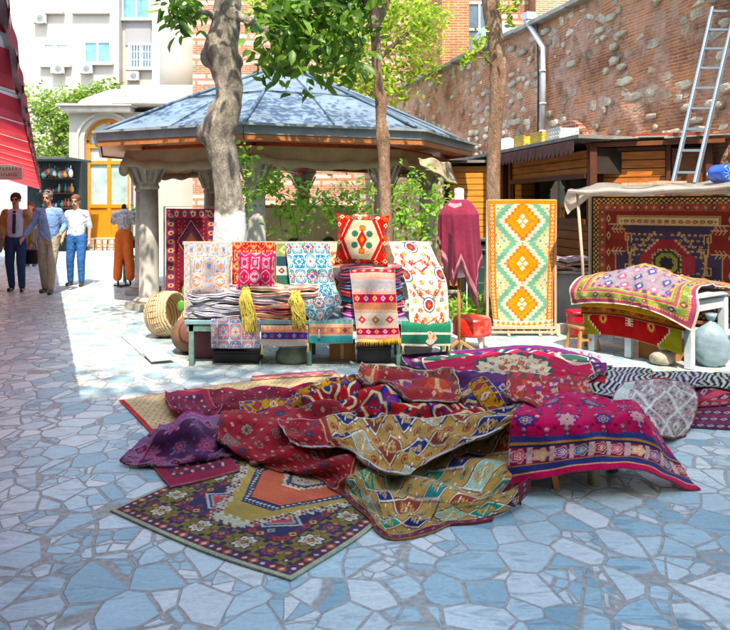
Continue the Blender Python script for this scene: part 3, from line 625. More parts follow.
# loose end of canvas hanging at the right corner
mb = MB(); A = Vector(at(428, 158, 9.75))-PC; vs = []; n, m_ = 16, 12
cps = [[at(418, 158, 9.9), at(436, 160, 10.1), at(450, 164, 10.7)], [at(420, 165, 9.85), at(438, 170, 10.05), at(453, 176, 10.7)], [at(428, 168, 9.8), at(442, 178, 10.0), at(457, 187, 10.6)]]
for i in range(n+1):
    for j in range(m_+1):
        u, v = j/m_*2, i/n*2; a, b = min(int(u), 1), min(int(v), 1); fu, fv = u-a, v-b
        p = cps[b][a].lerp(cps[b][a+1], fu).lerp(cps[b+1][a].lerp(cps[b+1][a+1], fu), fv)-PC; p.y += .04*math.sin(u*7+v*2); p.z -= .02*math.sin(u*6); vs.append(p)
mb.add(vs, [(i*(m_+1)+j, i*(m_+1)+j+1, (i+1)*(m_+1)+j+1, (i+1)*(m_+1)+j) for i in range(n) for j in range(m_)], True); o = mb.build('canvas_flap', CANV, t); s_ = o.modifiers.new('s', 'SOLIDIFY'); s_.thickness = .02
# marble fountain in the middle
t = empty('fountain', PC, 'pale marble washing fountain with arched niches under the pavilion roof', 'fountain')
mb = MB(); mb.lathe([(1.5, .0), (1.5, .25), (1.22, .27), (1.22, 1.42), (1.32, 1.46), (1.32, 1.56), (1.0, 1.6)], (0, 0, 0), 12, False); mb.build('basin', M('fountain_stone', 'c4b594', .75, .25, 2.5, .3, 9), t, bevel=.01)
for k in range(12):
    a = R(30*k+15); mb = MB(); pts = []
    for i in range(13): an = math.pi*i/12; pts.append((.22*math.cos(an), .75+.32*math.sin(an)))
    pts = [(.22, .35)]+pts+[(-.22, .35)]; c = Vector((1.185*math.sin(a), -1.185*math.cos(a), 0)); x = Vector((math.cos(a), math.sin(a), 0)); y = Vector((math.sin(a), -math.cos(a), 0))
    vs = [c+x*p[0]+y*(.0)+Vector((0, 0, p[1])) for p in pts]+[c+x*p[0]+y*.012+Vector((0, 0, p[1])) for p in pts]; n = len(pts)
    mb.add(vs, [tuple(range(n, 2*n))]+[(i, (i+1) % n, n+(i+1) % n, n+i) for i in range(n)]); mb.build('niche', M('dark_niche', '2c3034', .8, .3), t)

# ================= TREES AND LEAVES =================
def leaf_mesh(name, pts, size, seed, droop=.3, narrow=.42, tint=(0, 1), var=.35, parent=None, mat=None, up=None):
    rs = np.random.RandomState(seed); P = np.asarray(pts, float); n = len(P)
    d = rs.normal(size=(n, 3)); d[:, 2] = d[:, 2]*.5-droop; d /= np.linalg.norm(d, axis=1)[:, None]
    nn = rs.normal(size=(n, 3))+np.array([0, -.35, .9]); s = np.cross(d, nn); s /= np.linalg.norm(s, axis=1)[:, None]+1e-9; nn = np.cross(s, d)
    L = size*(1+var*rs.uniform(-1.3, 1, n))[:, None]
    b = P; m1 = P+d*L*.33; m2 = P+d*L*.7; tip = P+d*L+nn*(-.12)*L
    fold = .16
    v = np.stack([b, m1+s*L*narrow*.5+nn*fold*L*.5, m2+s*L*narrow*.42+nn*fold*L*.4, tip, m2-s*L*narrow*.42+nn*fold*L*.4, m1-s*L*narrow*.5+nn*fold*L*.5, m1, m2], 1).reshape(-1, 3)
    q = np.array([[0, 1, 6], [1, 2, 7], [1, 7, 6], [2, 3, 7], [0, 6, 5], [5, 6, 7], [5, 7, 4], [4, 7, 3]])
    f = (q[None]+(np.arange(n)*8)[:, None, None]).reshape(-1, 3)
    me = bpy.data.meshes.new(name); me.vertices.add(len(v)); me.vertices.foreach_set('co', v.ravel().astype(np.float32))
    me.loops.add(f.size); me.loops.foreach_set('vertex_index', f.ravel().astype(np.int32)); me.polygons.add(len(f)); me.polygons.foreach_set('loop_start', np.arange(0, f.size, 3, dtype=np.int32))
    me.polygons.foreach_set('loop_total', np.full(len(f), 3, dtype=np.int32)); me.update(calc_edges=True); me.validate()
    c = np.clip(rs.normal(.5*(tint[0]+tint[1]), .28*(tint[1]-tint[0]), n), 0, 1); a = me.color_attributes.new('Col', 'FLOAT_COLOR', 'POINT')
    cc = np.ones((n, 8, 4)); cc[..., :3] = c[:, None, None]; a.data.foreach_set('color', cc.ravel().astype(np.float32))
    return link(name, me, mat, parent)
def blob(rs, c, r, n, clump=9, spread=.22, shell=.55):
    """points in clumps through an ellipsoid"""
    out = []; c = np.array(c); r = np.array(r if hasattr(r, '__len__') else (r, r, r)); k = max(1, n//clump)
    for _ in range(k):
        d = rs.normal(size=3); d /= np.linalg.norm(d); q = c+d*r*rs.uniform(shell, 1)**.7
        out.append(q+rs.normal(size=(clump, 3))*spread*np.minimum(r, .9).mean())
    return np.concatenate(out)
def trunk_path(samples, Y):
    """(px centre, py, px width, dy) rows -> path"""
    return [at(x, y, Y)+Vector((0, dy, 0)) for x, y, w_, dy in samples], [w_/2/F*Y for x, y, w_, dy in samples]
def smooth_path(pts, rad, m=5):
    P = np.array([tuple(p) for p in pts]); r = np.array(rad); n = len(P); out = []; ro = []
    for i in range(n-1):
        p0, p1, p2, p3 = P[max(i-1, 0)], P[i], P[i+1], P[min(i+2, n-1)]
        for k in range(m):
            s = k/m; out.append(.5*((2*p1)+(-p0+p2)*s+(2*p0-5*p1+4*p2-p3)*s*s+(-p0+3*p1-3*p2+p3)*s**3)); ro.append(r[i]+(r[i+1]-r[i])*s)
    out.append(P[-1]); ro.append(r[-1]); return out, ro
LEAF1 = mat_leaf('glossy_leaf', '2c5420', '7aa436', .42); LEAF2 = mat_leaf('yellow_green_leaf', '4c7417', 'a9be2e', .4); LEAF3 = mat_leaf('bush_leaf', '3f6420', '93ac46', .35); VINE = mat_leaf('vine_leaf', '4f8a28', 'a0cc4a', .45)
BARK1 = mat_bark('plane_bark', '5d564c', '8c8579', 'b0a898', .0); BARK2 = mat_bark('brown_bark', '6a5140', '94765e', 'b59a80')
# tree one: thick knobbly trunk at the left of the stall, lower part whitewashed
def tree(name, label, Y, rows, bark, crown_pts, leaf, size, seed, limbs=(), whitewash=None, tint=(0, 1), seg=18, knobs=(), droop=.3, trunk_mat=None):
    base = at(rows[-1][0], rows[-1][1], Y); e = empty(name, (base.x, base.y, 0), label, 'tree', 'trees in the yard'); off = -Vector((base.x, base.y, 0))
    pts, rad = trunk_path(rows, Y); pts.reverse(); rad.reverse(); pts = [p+off for p in pts]; sp, sr = smooth_path(pts, rad)
    rs = random.Random(seed); mb = MB(); mb.tube(sp, sr, seg, jitter=.05, rnd=rs)
    for (kx, ky, kr) in knobs: p = at(kx, ky, Y)+off; mb.ball(p, (kr, kr, kr*1.2), 10, 7)
    for lp, lr in limbs: l2, r2 = smooth_path([Vector(p)+off for p in lp], lr, 4); mb.tube(l2, r2, 8)
    o = remeshed(mb, 'trunk', trunk_mat or bark, e, .022, 3)
    if len(crown_pts):
        cp = np.asarray(crown_pts)+np.array(off); leaf_mesh('crown', cp, size, seed, droop=droop, tint=tint, parent=e, mat=leaf)
    return e
rs = np.random.RandomState(11)
Y1 = 8.3
c1 = [blob(rs, at(181, 16, 8.0), (.2, .35, .2), 90, 8, .25, .2), blob(rs, at(180, -8, 8.0), (.22, .4, .2), 60, 8, .3, .2)]
for (x, y, rx, rz, n) in ((288, 18, .32, .4, 230), (305, 35, .55, .42, 420), (290, 62, .35, .22, 130), (340, 18, .45, .4, 330), (352, 50, .25, .25, 110), (270, 62, .2, .2, 50), (310, -10, .8, .4, 350)):
    c1.append(blob(rs, at(x, y, 7.9), (rx, .55, rz), int(n*.72), 9, .25, .25))
for (x, y, z, r, n) in ((-2.6, 7.6, 5.3, .9, 260), (-1.2, 7.8, 5.6, 1.0, 300), (-.1, 7.4, 5.2, .9, 260), (-1.8, 6.5, 5.9, .9, 160), (-.6, 8.6, 6.2, 1.0, 260), (-2.4, 8.8, 6.4, .9, 200)):
    c1.append(blob(rs, (x, y, z), (r, r, r*.6), n, 9, .25, .3))
limb1 = [([at(222, 22, Y1), at(205, 12, 8.1), at(188, 18, 8.0)], [.06, .04, .012]), ([at(232, 12, Y1), at(262, 28, 8.0), at(292, 48, 7.9), at(300, 66, 7.8)], [.07, .045, .03, .01]), ([at(258, 26, 8.0), at(290, 8, 7.9), at(330, 20, 7.8)], [.035, .025, .01]),
         ([at(236, -20, Y1), (-.9, 7.8, 4.9), (-.2, 7.4, 5.2)], [.1, .06, .02]), ([at(228, -30, Y1), (-2.3, 7.8, 5.0), (-2.7, 7.5, 5.4)], [.09, .05, .02])]
tree('old_tree', 'thick knobbly tree trunk with whitewashed foot, left of the teal runner', Y1,
     [(232, -60, 24, 0), (229, -20, 25, 0), (228, 0, 26, 0), (225, 30, 30, 0), (222, 52, 34, -.03), (228, 80, 28, 0), (229, 98, 27, 0), (222, 122, 34, -.02), (220, 140, 32, 0), (225, 165, 28, 0), (228, 190, 27, 0), (230, 220, 32, 0), (230, 260, 35, 0), (231, 300, 40, 0), (232, 340, 46, 0)],
     BARK1, np.concatenate(c1), LEAF1, .17, 21, limb1, knobs=((209, 57, .11), (206, 133, .12), (236, 95, .07), (237, 62, .08), (226, 150, .09), (214, 110, .08)), droop=.7, trunk_mat=mat_bark('whitewashed_bark', '4c463e', '8c8579', 'c0b8a8', 1.5))  # bark tones spread wider, painting leaf-shadow dapple into the trunk colour
Y2 = 8.1
tree('slim_tree', 'slim bare-stemmed tree rising behind the patterned pillow', Y2,
     [(352, -60, 13, 0), (361, -25, 14, 0), (370, 5, 14, 0), (376, 40, 10, 0), (378, 80, 9, 0), (381, 100, 13, 0), (381, 120, 11, 0), (383, 138, 15, 0), (384, 160, 12, 0), (385, 200, 13, 0), (386, 240, 14, 0), (387, 310, 16, 0), (388, 345, 18, 0)],
     BARK2, np.concatenate([blob(rs, at(345, -20, 8.0), (.5, .5, .3), 160, 9, .25, .2), blob(rs, (.2, 8.2, 5.1), (.9, .9, .5), 240, 9, .25, .3)]), LEAF1, .15, 22,
     [([at(375, 30, Y2), at(386, 5, 8.1), at(396, -25, 8.1)], [.05, .04, .03])], droop=.6)
Y3 = 9.6
tree('straight_tree', 'straight brown tree trunk standing beside the yellow zigzag kilim', Y3,
     [(484, -60, 17, 0), (488, -20, 18, 0), (491, 5, 18, 0), (494, 30, 17, 0), (498, 60, 17, 0), (498, 85, 17, 0), (496, 115, 14, 0), (494, 150, 14, 0), (493, 200, 14, 0), (493, 250, 15, 0), (492, 290, 17, 0), (492, 324, 22, 0)],
     BARK2, np.concatenate([blob(rs, at(478, 52, 9.5), (.2, .3, .22), 60, 7, .3, .2), blob(rs, at(505, 6, 9.4), (.22, .3, .15), 60, 7, .3, .2), blob(rs, at(467, 60, 9.5), (.1, .2, .06), 22, 5, .3, .2), blob(rs, (1.8, 9.4, 5.6), (1.1, 1.0, .6), 420, 9, .25, .3), blob(rs, (2.9, 8.8, 5.5), (.8, .9, .5), 260, 9, .25, .3)]), LEAF2, .12, 23,
     [([at(497, 70, Y3), at(484, 58, 9.5), at(468, 60, 9.5)], [.03, .02, .008]), ([at(493, 10, Y3), at(503, 6, 9.5)], [.03, .01])])
# tree behind the pavilion
c2 = []
for (x, y, rx, rz, n) in ((350, 60, .9, .9, 700), (395, 30, .9, .9, 800), (420, 60, .5, .5, 260), (345, 95, .7, .4, 300), (385, 85, .7, .5, 420), (330, 25, .8, .6, 400), (430, 20, .5, .5, 260), (400, 5, .9, .5, 400), (255, 5, .6, .4, 200), (300, 40, .8, .6, 300)):
    c2.append(blob(rs, at(x, y, 17.5), (rx, 1.0, rz), n, 10, .22, .35))
tree('leafy_tree', 'bright yellow-green tree behind the pavilion roof', 17.5, [(372, -10, 6, 0), (376, 60, 9, 0), (378, 120, 12, 0), (380, 180, 14, 0), (380, 268, 16, 0)], BARK2, np.concatenate(c2), LEAF2, .17, 24,
     [([at(376, 80, 17.5), at(350, 60, 17.4), at(335, 30, 17.3)], [.1, .06, .02]), ([at(376, 60, 17.5), at(400, 40, 17.4), at(420, 20, 17.4)], [.1, .06, .02])])
# green tree between the awning and the white building
c3 = []
for (x, y, rx, rz, n) in ((62, 110, 1.3, 1.0, 1100), (52, 140, 1.4, 1.2, 1300), (60, 170, 1.2, 1.0, 800), (92, 97, 1.0, .5, 500), (108, 88, .7, .25, 200), (40, 100, .8, .6, 300), (75, 130, .8, .8, 500)):
    c3.append(blob(rs, at(x, y, 31), (rx, 1.0, rz), n, 10, .2, .35))
tree('round_tree', 'bushy green tree between the red awning and the white building', 31, [(58, 120, 8, 0), (57, 170, 10, 0), (57, 241, 12, 0)], BARK2, np.concatenate(c3), LEAF3, .22, 25)
# tall tree behind the viewer: its crown dapples the edge of the shade
c4 = [blob(rs, (x, -2.2+.8*math.sin(x), z), (1.3, 1.2, 1.0), n, 14, .35, .35) for x, z, n in ((-7.5, 12.2, 900), (-5.6, 13.4, 1100), (-3.9, 12.4, 1100), (-2.3, 13.3, 900), (-.8, 12.2, 800), (-6.2, 11.2, 700), (-3.0, 11.0, 700), (.6, 13.2, 600))]
e = empty('tall_tree', (-3.2, -2.4, 0), 'tall leafy tree standing behind the viewer before the shading building', 'tree', 'trees in the yard'); mb = MB(); mb.tube([(0, 0, 0), (.1, .1, 4), (-.1, 0, 8), (0, .2, 12.4)], [.28, .22, .17, .07], 14)
for q, (lx, lz) in enumerate(((-3.6, 12.4), (-1.6, 12.8), (1.4, 12.4), (3.2, 12.8))): mb.tube([(0, 0, 8+.3*q), (lx*.5, .2, 10.6), (lx, .2, lz)], [.12, .08, .03], 8)
mb.build('trunk', BARK2, e); leaf_mesh('crown', np.concatenate(c4)-np.array([-3.2, -2.4, 0]), .24, 77, droop=.3, parent=e, mat=LEAF1)
# climbing vine under the pavilion eave
e = empty('climbing_vine', at(300, 330, 9.3), 'bright green climbing vine trailing below the pavilion eave', 'plant'); off = -e.location; stems = MB(); vp = []
paths = [[(236, 235), (238, 205), (246, 180), (243, 158), (236, 146)], [(236, 215), (250, 200), (262, 188), (270, 178)], [(300, 250), (296, 225), (290, 205), (275, 190), (262, 180)], [(300, 235), (308, 212), (322, 200), (345, 195), (365, 188)], [(322, 200), (330, 212), (334, 225)], [(290, 205), (280, 215), (283, 235)],
         [(398, 255), (402, 225), (404, 200), (410, 185), (424, 175)], [(402, 225), (392, 205), (398, 190)], [(420, 250), (424, 225), (432, 205), (440, 195)], [(424, 225), (414, 215), (406, 215)], [(345, 195), (355, 205), (372, 210)], [(275, 190), (278, 178), (284, 172)], [(308, 212), (300, 195), (305, 185)]]
for i, pa in enumerate(paths):
    yy = 8.95+.06*(i % 3); P = [at(x, y, yy)+off for x, y in pa]; sp, sr = smooth_path(P, [.012]*len(P), 5); stems.tube(sp, [.010-.006*k/len(sp) for k in range(len(sp))], 5)
    for p in sp[2:]: vp.append(np.array(p)+rs.normal(size=(6, 3))*np.array([.075, .08, .065]))
for (x, y, n, r) in ((240, 215, 24, .14), (246, 160, 30, .12), (262, 195, 30, .15), (285, 222, 26, .16), (300, 200, 30, .16), (330, 205, 34, .18), (350, 195, 38, .16), (420, 205, 60, .2), (404, 235, 70, .2), (412, 190, 40, .15), (432, 225, 60, .18), (438, 200, 25, .12), (395, 215, 30, .12), (370, 200, 20, .14)):
    vp.append(np.array(at(x, y, 9.0)+off)+rs.normal(size=(n, 3))*r*np.array([1, .7, 1]))
stems.build('stem', M('vine_stem', '6f7a38', .7), e); leaf_mesh('foliage', np.concatenate(vp), .085, 31, .4, .5, parent=e, mat=VINE)
# low plants in the bed
for i, (x, y, n, r, lab) in enumerate(((1.35, 9.3, 260, .3, 'low leafy plant in the bed behind the red stool'), (1.75, 10.4, 240, .3, 'low leafy plant in the bed below the dark green bins'), (1.05, 10.2, 220, .28, 'low leafy plant in the bed at its left end'))):
    e = empty('leafy_plant', (x, y, .07), lab, 'plant', 'low plants in the bed'); p = np.abs(rs.normal(size=(n, 3)))*np.array([1, 1, .5])*np.sign(rs.normal(size=(n, 3)))*r*.6; p[:, 2] = np.abs(p[:, 2])
    leaf_mesh('foliage', p, .1, 40+i, -.5, .35, parent=e, mat=VINE); mb = MB()
    for k in range(7): a = k*.9; mb.tube([(0, 0, 0), (.1*math.cos(a), .1*math.sin(a), .15), (.2*math.cos(a), .2*math.sin(a), .22)], .006, 5)
    mb.build('stem', MATS['vine_stem'], e)
# ================= WOVEN PATTERNS (vertex colours, woven into each textile) =================
class Pat:
    def __init__(s, w, l, step, base, seed=0):
        s.w, s.l = w, l; s.nu, s.nv = int(round(w/step)), int(round(l/step))
        s.U, s.V = np.meshgrid(np.linspace(0, w, s.nu+1), np.linspace(0, l, s.nv+1)); s.C = np.zeros(s.U.shape+(3,)); s.C[:] = lin(base)
        s.D = np.minimum(np.minimum(s.U, w-s.U), np.minimum(s.V, l-s.V)); s.rs = np.random.RandomState(seed)
        horiz = np.minimum(s.V, l-s.V) < np.minimum(s.U, w-s.U); s.T = np.where(horiz, s.U-w/2, s.V-l/2)
    def put(s, m, c): s.C[m] = lin(c); return s
    def band(s, a, b, c): return s.put((s.D >= a) & (s.D < b), c)
    def border(s, a, b, period, fn, ground=None):
        m = (s.D >= a) & (s.D < b)
        if ground: s.put(m, ground)
        q = s.T/period; j = np.floor(q); A = (q-j-.5)*period; B = s.D-(a+b)/2; k = b-a; fn(s, m, A/k, B/k, j.astype(int), np.zeros_like(j).astype(int)); return s
    def tiles(s, m, pu, pv, fn, half=False, ou=0, ov=0):
        qv = (s.V-s.l/2+ov)/pv+.5; i = np.floor(qv); sh = (i % 2)*.5 if half else 0; qu = (s.U-s.w/2+ou)/pu+.5+sh; j = np.floor(qu)
        k = min(pu, pv); fn(s, m, (qu-j-.5)*pu/k, (qv-i-.5)*pv/k, j.astype(int), i.astype(int)); return s
    def diamond(s, cu, cv, ru, rv, bands):
        q = np.abs(s.U-cu)/ru+np.abs(s.V-cv)/rv
        for r, c in bands: s.put(q < r, c)
        return s
    def stepped(s, cu, cv, ru, rv, cut, step, bands, teeth=0):
        """stepped hexagon / octagon medallion"""
        x = np.abs(s.U-cu); y = np.abs(s.V-cv); x = np.floor(x/step)*step; y = np.floor(y/step)*step
        q = np.maximum(np.maximum(x/ru, y/rv), (x/ru+y/rv)/cut)
        if teeth: q = q+.03*(np.floor((s.U+s.V*1.0)/teeth) % 2)
        for r, c in bands: s.put(q < r, c)
        return s
    def seg(s, pts, wd, c):
        for (x0, y0), (x1, y1) in zip(pts, pts[1:]):
            dx, dy = x1-x0, y1-y0; L = dx*dx+dy*dy+1e-9; t = np.clip(((s.U-x0)*dx+(s.V-y0)*dy)/L, 0, 1)
            s.put((s.U-x0-t*dx)**2+(s.V-y0-t*dy)**2 < wd*wd/4, c)
        return s
    def finish(s, sat=1.0):
        n = s.rs.uniform(.88, 1.08, s.U.shape); row = s.rs.uniform(.93, 1.06, (s.nv+1, 1)); s.C = s.C*(n*row)[..., None]
        g = s.C.mean(2, keepdims=True); s.C = np.clip(g+(s.C-g)*sat, 0, 1); return s
def flower(pet, cen, out=None, k=5, r=.42):
    def f(s, m, a, b, j, i):
        th = np.arctan2(b, a); q = np.hypot(a, b); rr = r*(.87+.13*np.cos(k*th))
        if out: s.put(m & (q < rr*1.2), out); s.put(m & (np.hypot(np.abs(a)-r*1.25, np.abs(b)-r*1.0) < r*.24), out)
        p = pet if isinstance(pet, list) else [pet]
        for n, c in enumerate(p): s.put(m & (q < rr) & ((j*2+i) % len(p) == n), c)
        s.put(m & (q < rr*.68) & (q > rr*.54), cen); s.put(m & (q < rr*.34), cen); s.put(m & (q < rr*.16), p[0])
    return f
def dia(cols, r=.45, inner=None, cross=None):
    def f(s, m, a, b, j, i):
        q = np.abs(a)+np.abs(b)
        for n, c in enumerate(cols): s.put(m & (q < r) & ((j+i) % len(cols) == n), c)
        if cross: s.put(m & (q < r*.75) & (np.minimum(np.abs(a), np.abs(b)) < .06), cross)
        if inner: s.put(m & (q < r*.45), inner)
    return f
def hooks(cols, line='e8dfc0', gold='c29a50'):
    """diamond lattice with hooked figures"""
    def f(s, m, a, b, j, i):
        q = np.abs(a)+np.abs(b); s.put(m & (q > .47) & (q < .51), line)
        for n, c in enumerate(cols):
            k = ((j+2*i) % len(cols) == n); s.put(m & (q < .46) & k, c)
        for sx, sy in ((-1, 1), (1, -1)):
            u, v = np.abs(a-sx*.12), np.abs(b-sy*.10); e_ = np.maximum(u, v); s.put(m & (e_ < .105) & (e_ > .065), gold); s.put(m & (e_ < .03), gold)
        s.put(m & (q < .33) & (np.abs(a-b*.25) < .02), line); s.put(m & (np.abs(np.abs(a)-.13) < .028) & (np.abs(b) < .14) , gold)
        s.put(m & (np.abs(np.abs(b)-.13) < .028) & (np.sign(a) == np.sign(b)) & (np.abs(a) < .15), gold); s.put(m & (np.abs(a) < .02) & (q > .44), line); s.put(m & (np.abs(np.abs(a)-.27) < .02) & (np.abs(b) > .26) & (np.abs(b) < .4), line); s.put(m & (np.abs(np.abs(b)-.27) < .02) & (np.abs(a) > .22) & (np.abs(a) < .33), cols[1])
        s.put(m & (np.abs(np.hypot(np.abs(a)-.5, np.abs(b)-.5)-.11) < .022), cols[0]); s.put(m & (np.hypot(np.abs(a)-.5, np.abs(b)-.5) < .06), '8e3b2c'); s.put(m & (np.abs(q-.56) < .016), cols[1])
    return f
def paisley(c1, c2, c3):
    def f(s, m, a, b, j, i):
        th = np.arctan2(b, a); q = np.hypot(a*1.0, b*.8); r = .40+.05*np.cos(4*th); s.put(m & (q < r), c1); s.put(m & (q < r*.8), c2); s.put(m & (np.hypot(a, b+.05) < .17), c1)
        s.put(m & (np.hypot(a, b+.05) < .12), c3); s.put(m & (np.abs(np.hypot(a, b-.2)-.16) < .03) & (q < r), c3)
    return f
def zig(cols, amp=.35, n=4):
    def f(s, m, a, b, j, i):
        q = b+amp*np.abs(((a*2) % 1)-.5)*2; k = np.floor((q+1)*n).astype(int) % len(cols)
        for x, c in enumerate(cols): s.put(m & (k == x), c)
    return f
# ---- cloth geometry ----
HX0, HY0, HS = -3.0, 2.4, .02; HN = (int(8.2/HS), int(7.0/HS)); HM = np.zeros(HN)
def h_sample(x, y, Hh):
    i = np.clip((x-HX0)/HS, 0, HN[0]-2); j = np.clip((y-HY0)/HS, 0, HN[1]-2); a, b = i.astype(int), j.astype(int); fa, fb = i-a, j-b
    return Hh[a, b]*(1-fa)*(1-fb)+Hh[a+1, b]*fa*(1-fb)+Hh[a, b+1]*(1-fa)*fb+Hh[a+1, b+1]*fa*fb
def blurH():
    H = HM.copy()
    for _ in range(2):
        P = np.pad(H, 1, mode='edge'); H = np.maximum.reduce([P[1:-1, 1:-1], P[:-2, 1:-1], P[2:, 1:-1], P[1:-1, :-2], P[1:-1, 2:]])
    for _ in range(4):
        P = np.pad(H, 1, mode='edge'); H = (P[1:-1, 1:-1]*2+P[:-2, 1:-1]+P[2:, 1:-1]+P[1:-1, :-2]+P[1:-1, 2:])/6
    return np.maximum(H, HM)
def cr_weights(n, m):
    W = np.zeros((m+1, n))
    for k in range(m+1):
        x = k/m*(n-1); i = min(int(x), n-2); s = x-i
        c = (.5*(-s+2*s*s-s**3), .5*(2-5*s*s+3*s**3), .5*(s+4*s*s-3*s**3), .5*(-s*s+s**3))
        ids = (i-1, i, i+1, i+2)
        for q, v in zip(ids, c):
            if q < 0: W[k, 0] += 2*v; W[k, 1] -= v
            elif q > n-1: W[k, n-1] += 2*v; W[k, n-2] -= v
            else: W[k, q] += v
    return W
def grid_mesh(name, P, C, Bk, thick, edge, mat=None, parent=None):
    """P (nv+1, nu+1, 3) front surface, C its colours, Bk colour of the reverse; a closed slab"""
    nv, nu = P.shape[0]-1, P.shape[1]-1
    du = np.gradient(P, axis=1); dv = np.gradient(P, axis=0); nn = np.cross(du, dv); nn /= np.linalg.norm(nn, axis=2)[..., None]+1e-9
    Q = P-nn*thick; n1 = (nv+1)*(nu+1); V = np.concatenate([P.reshape(-1, 3), Q.reshape(-1, 3)])
    idx = np.arange(n1).reshape(nv+1, nu+1); a, b, c, d = idx[:-1, :-1], idx[:-1, 1:], idx[1:, 1:], idx[1:, :-1]
    F1 = np.stack([a, b, c, d], -1).reshape(-1, 4); F2 = np.stack([a, d, c, b], -1).reshape(-1, 4)+n1
    ring = np.concatenate([idx[0, :-1], idx[:-1, -1], idx[-1, :0:-1], idx[:0:-1, 0]]); r2 = np.roll(ring, -1); F3 = np.stack([r2, ring, ring+n1, r2+n1], -1)
    Fa = np.concatenate([F1, F2, F3]).astype(np.int32)
    me = bpy.data.meshes.new(name); me.vertices.add(len(V)); me.vertices.foreach_set('co', V.ravel().astype(np.float32))
    me.loops.add(Fa.size); me.loops.foreach_set('vertex_index', Fa.ravel()); me.polygons.add(len(Fa)); me.polygons.foreach_set('loop_start', np.arange(0, Fa.size, 4, dtype=np.int32))
    me.polygons.foreach_set('loop_total', np.full(len(Fa), 4, dtype=np.int32)); me.polygons.foreach_set('use_smooth', np.ones(len(Fa), bool)); me.update(calc_edges=True)
    C = C.copy()
    if edge is not None:
        for sl_ in ((0, slice(None)), (-1, slice(None)), (slice(None), 0), (slice(None), -1)): C[sl_] = lin(edge)
    g = C.mean(2, keepdims=True); B = (g*.5+C*.5)*.8+np.array(lin(Bk))*.25 if Bk is not None else C*.8
    cc = np.ones((2*n1, 4)); cc[:n1, :3] = C.reshape(-1, 3); cc[n1:, :3] = B.reshape(-1, 3)
    uvl = me.uv_layers.new(name='weave'); jj, ii = np.meshgrid(np.arange(nu+1), np.arange(nv+1)); UVa = np.stack([jj, ii], -1).reshape(-1, 2)*.006; UVa = np.concatenate([UVa, UVa])[Fa.ravel()]; uvl.data.foreach_set('uv', UVa.ravel().astype(np.float32))
    at_ = me.color_attributes.new('Col', 'FLOAT_COLOR', 'POINT'); at_.data.foreach_set('color', cc.ravel().astype(np.float32))
    return link(name, me, mat or WOOL, parent)
def drape(P0, slack, seed, Hh, iters=170, hold=.016, edge_hold=.06, rough=.004, grav=.0004):
    """let a laid-out cloth with a little too much material settle and buckle into folds"""
    rs_ = np.random.RandomState(seed); P = P0.copy(); k = rs_.normal(size=P.shape[:2])
    for _ in range(14): q = np.pad(k, 1, mode='edge'); k = (q[1:-1, 1:-1]+q[:-2, 1:-1]+q[2:, 1:-1]+q[1:-1, :-2]+q[1:-1, 2:])/5
    k /= np.abs(k).max()+1e-9; P[..., 2] += np.abs(k)*.06; Q = P.copy()
    ni, nj = P.shape[:2]; ed = np.minimum(np.minimum(np.arange(ni)[:, None], ni-1-np.arange(ni)[:, None]), np.minimum(np.arange(nj)[None], nj-1-np.arange(nj)[None])); SF = np.minimum(1.25, .35+ed*.16)
    prs = []
    for di, dj, st_ in ((0, 1, 1.), (1, 0, 1.), (1, 1, .35), (1, -1, .35), (0, 2, .8), (2, 0, .8), (0, 3, .7), (3, 0, .7), (0, 5, .16), (5, 0, .16)):
        ni, nj = P.shape[:2]; a = (slice(0, ni-di), slice(max(0, -dj), nj-max(0, dj))); b = (slice(di, ni), slice(max(0, dj), nj+min(0, dj)) if dj >= 0 else slice(0, nj+dj))
        sf = 1+(slack-1)*(SF[a]+SF[b])/2; L = np.linalg.norm(P0[a]-P0[b], axis=-1)*sf; prs.append((a, b, L, st_*.5))
    hold_ = np.full(P.shape[:2], hold); hold_[:2] = hold_[-2:] = edge_hold*.5; hold_[:, :2] = hold_[:, -2:] = edge_hold*.5
    for r_, c_ in ((0, 0), (0, -1), (-1, 0), (-1, -1)): hold_[r_, c_] = .25
    for it in range(iters):
        V = (P-Q)*.90; Q = P.copy(); P = P+V; P[..., 2] -= grav
        for a, b, L, st_ in prs:
            d = P[b]-P[a]; l = np.linalg.norm(d, axis=-1)+1e-9; c = ((l-L)/l*st_*.8)[..., None]*d; P[a] += c; P[b] -= c
        h = hold_*(1 if it < iters*.6 else .6); P += (P0-P)*h[..., None]
        if Hh is not None: P[..., 2] = np.maximum(P[..., 2], h_sample(P[..., 0], P[..., 1], Hh)+.012)
        else: P[..., 2] = np.maximum(P[..., 2], .012)
    for _ in range(2): P[1:-1, 1:-1] = P[1:-1, 1:-1]*.5+.125*(P[:-2, 1:-1]+P[2:, 1:-1]+P[1:-1, :-2]+P[1:-1, 2:])
    return P
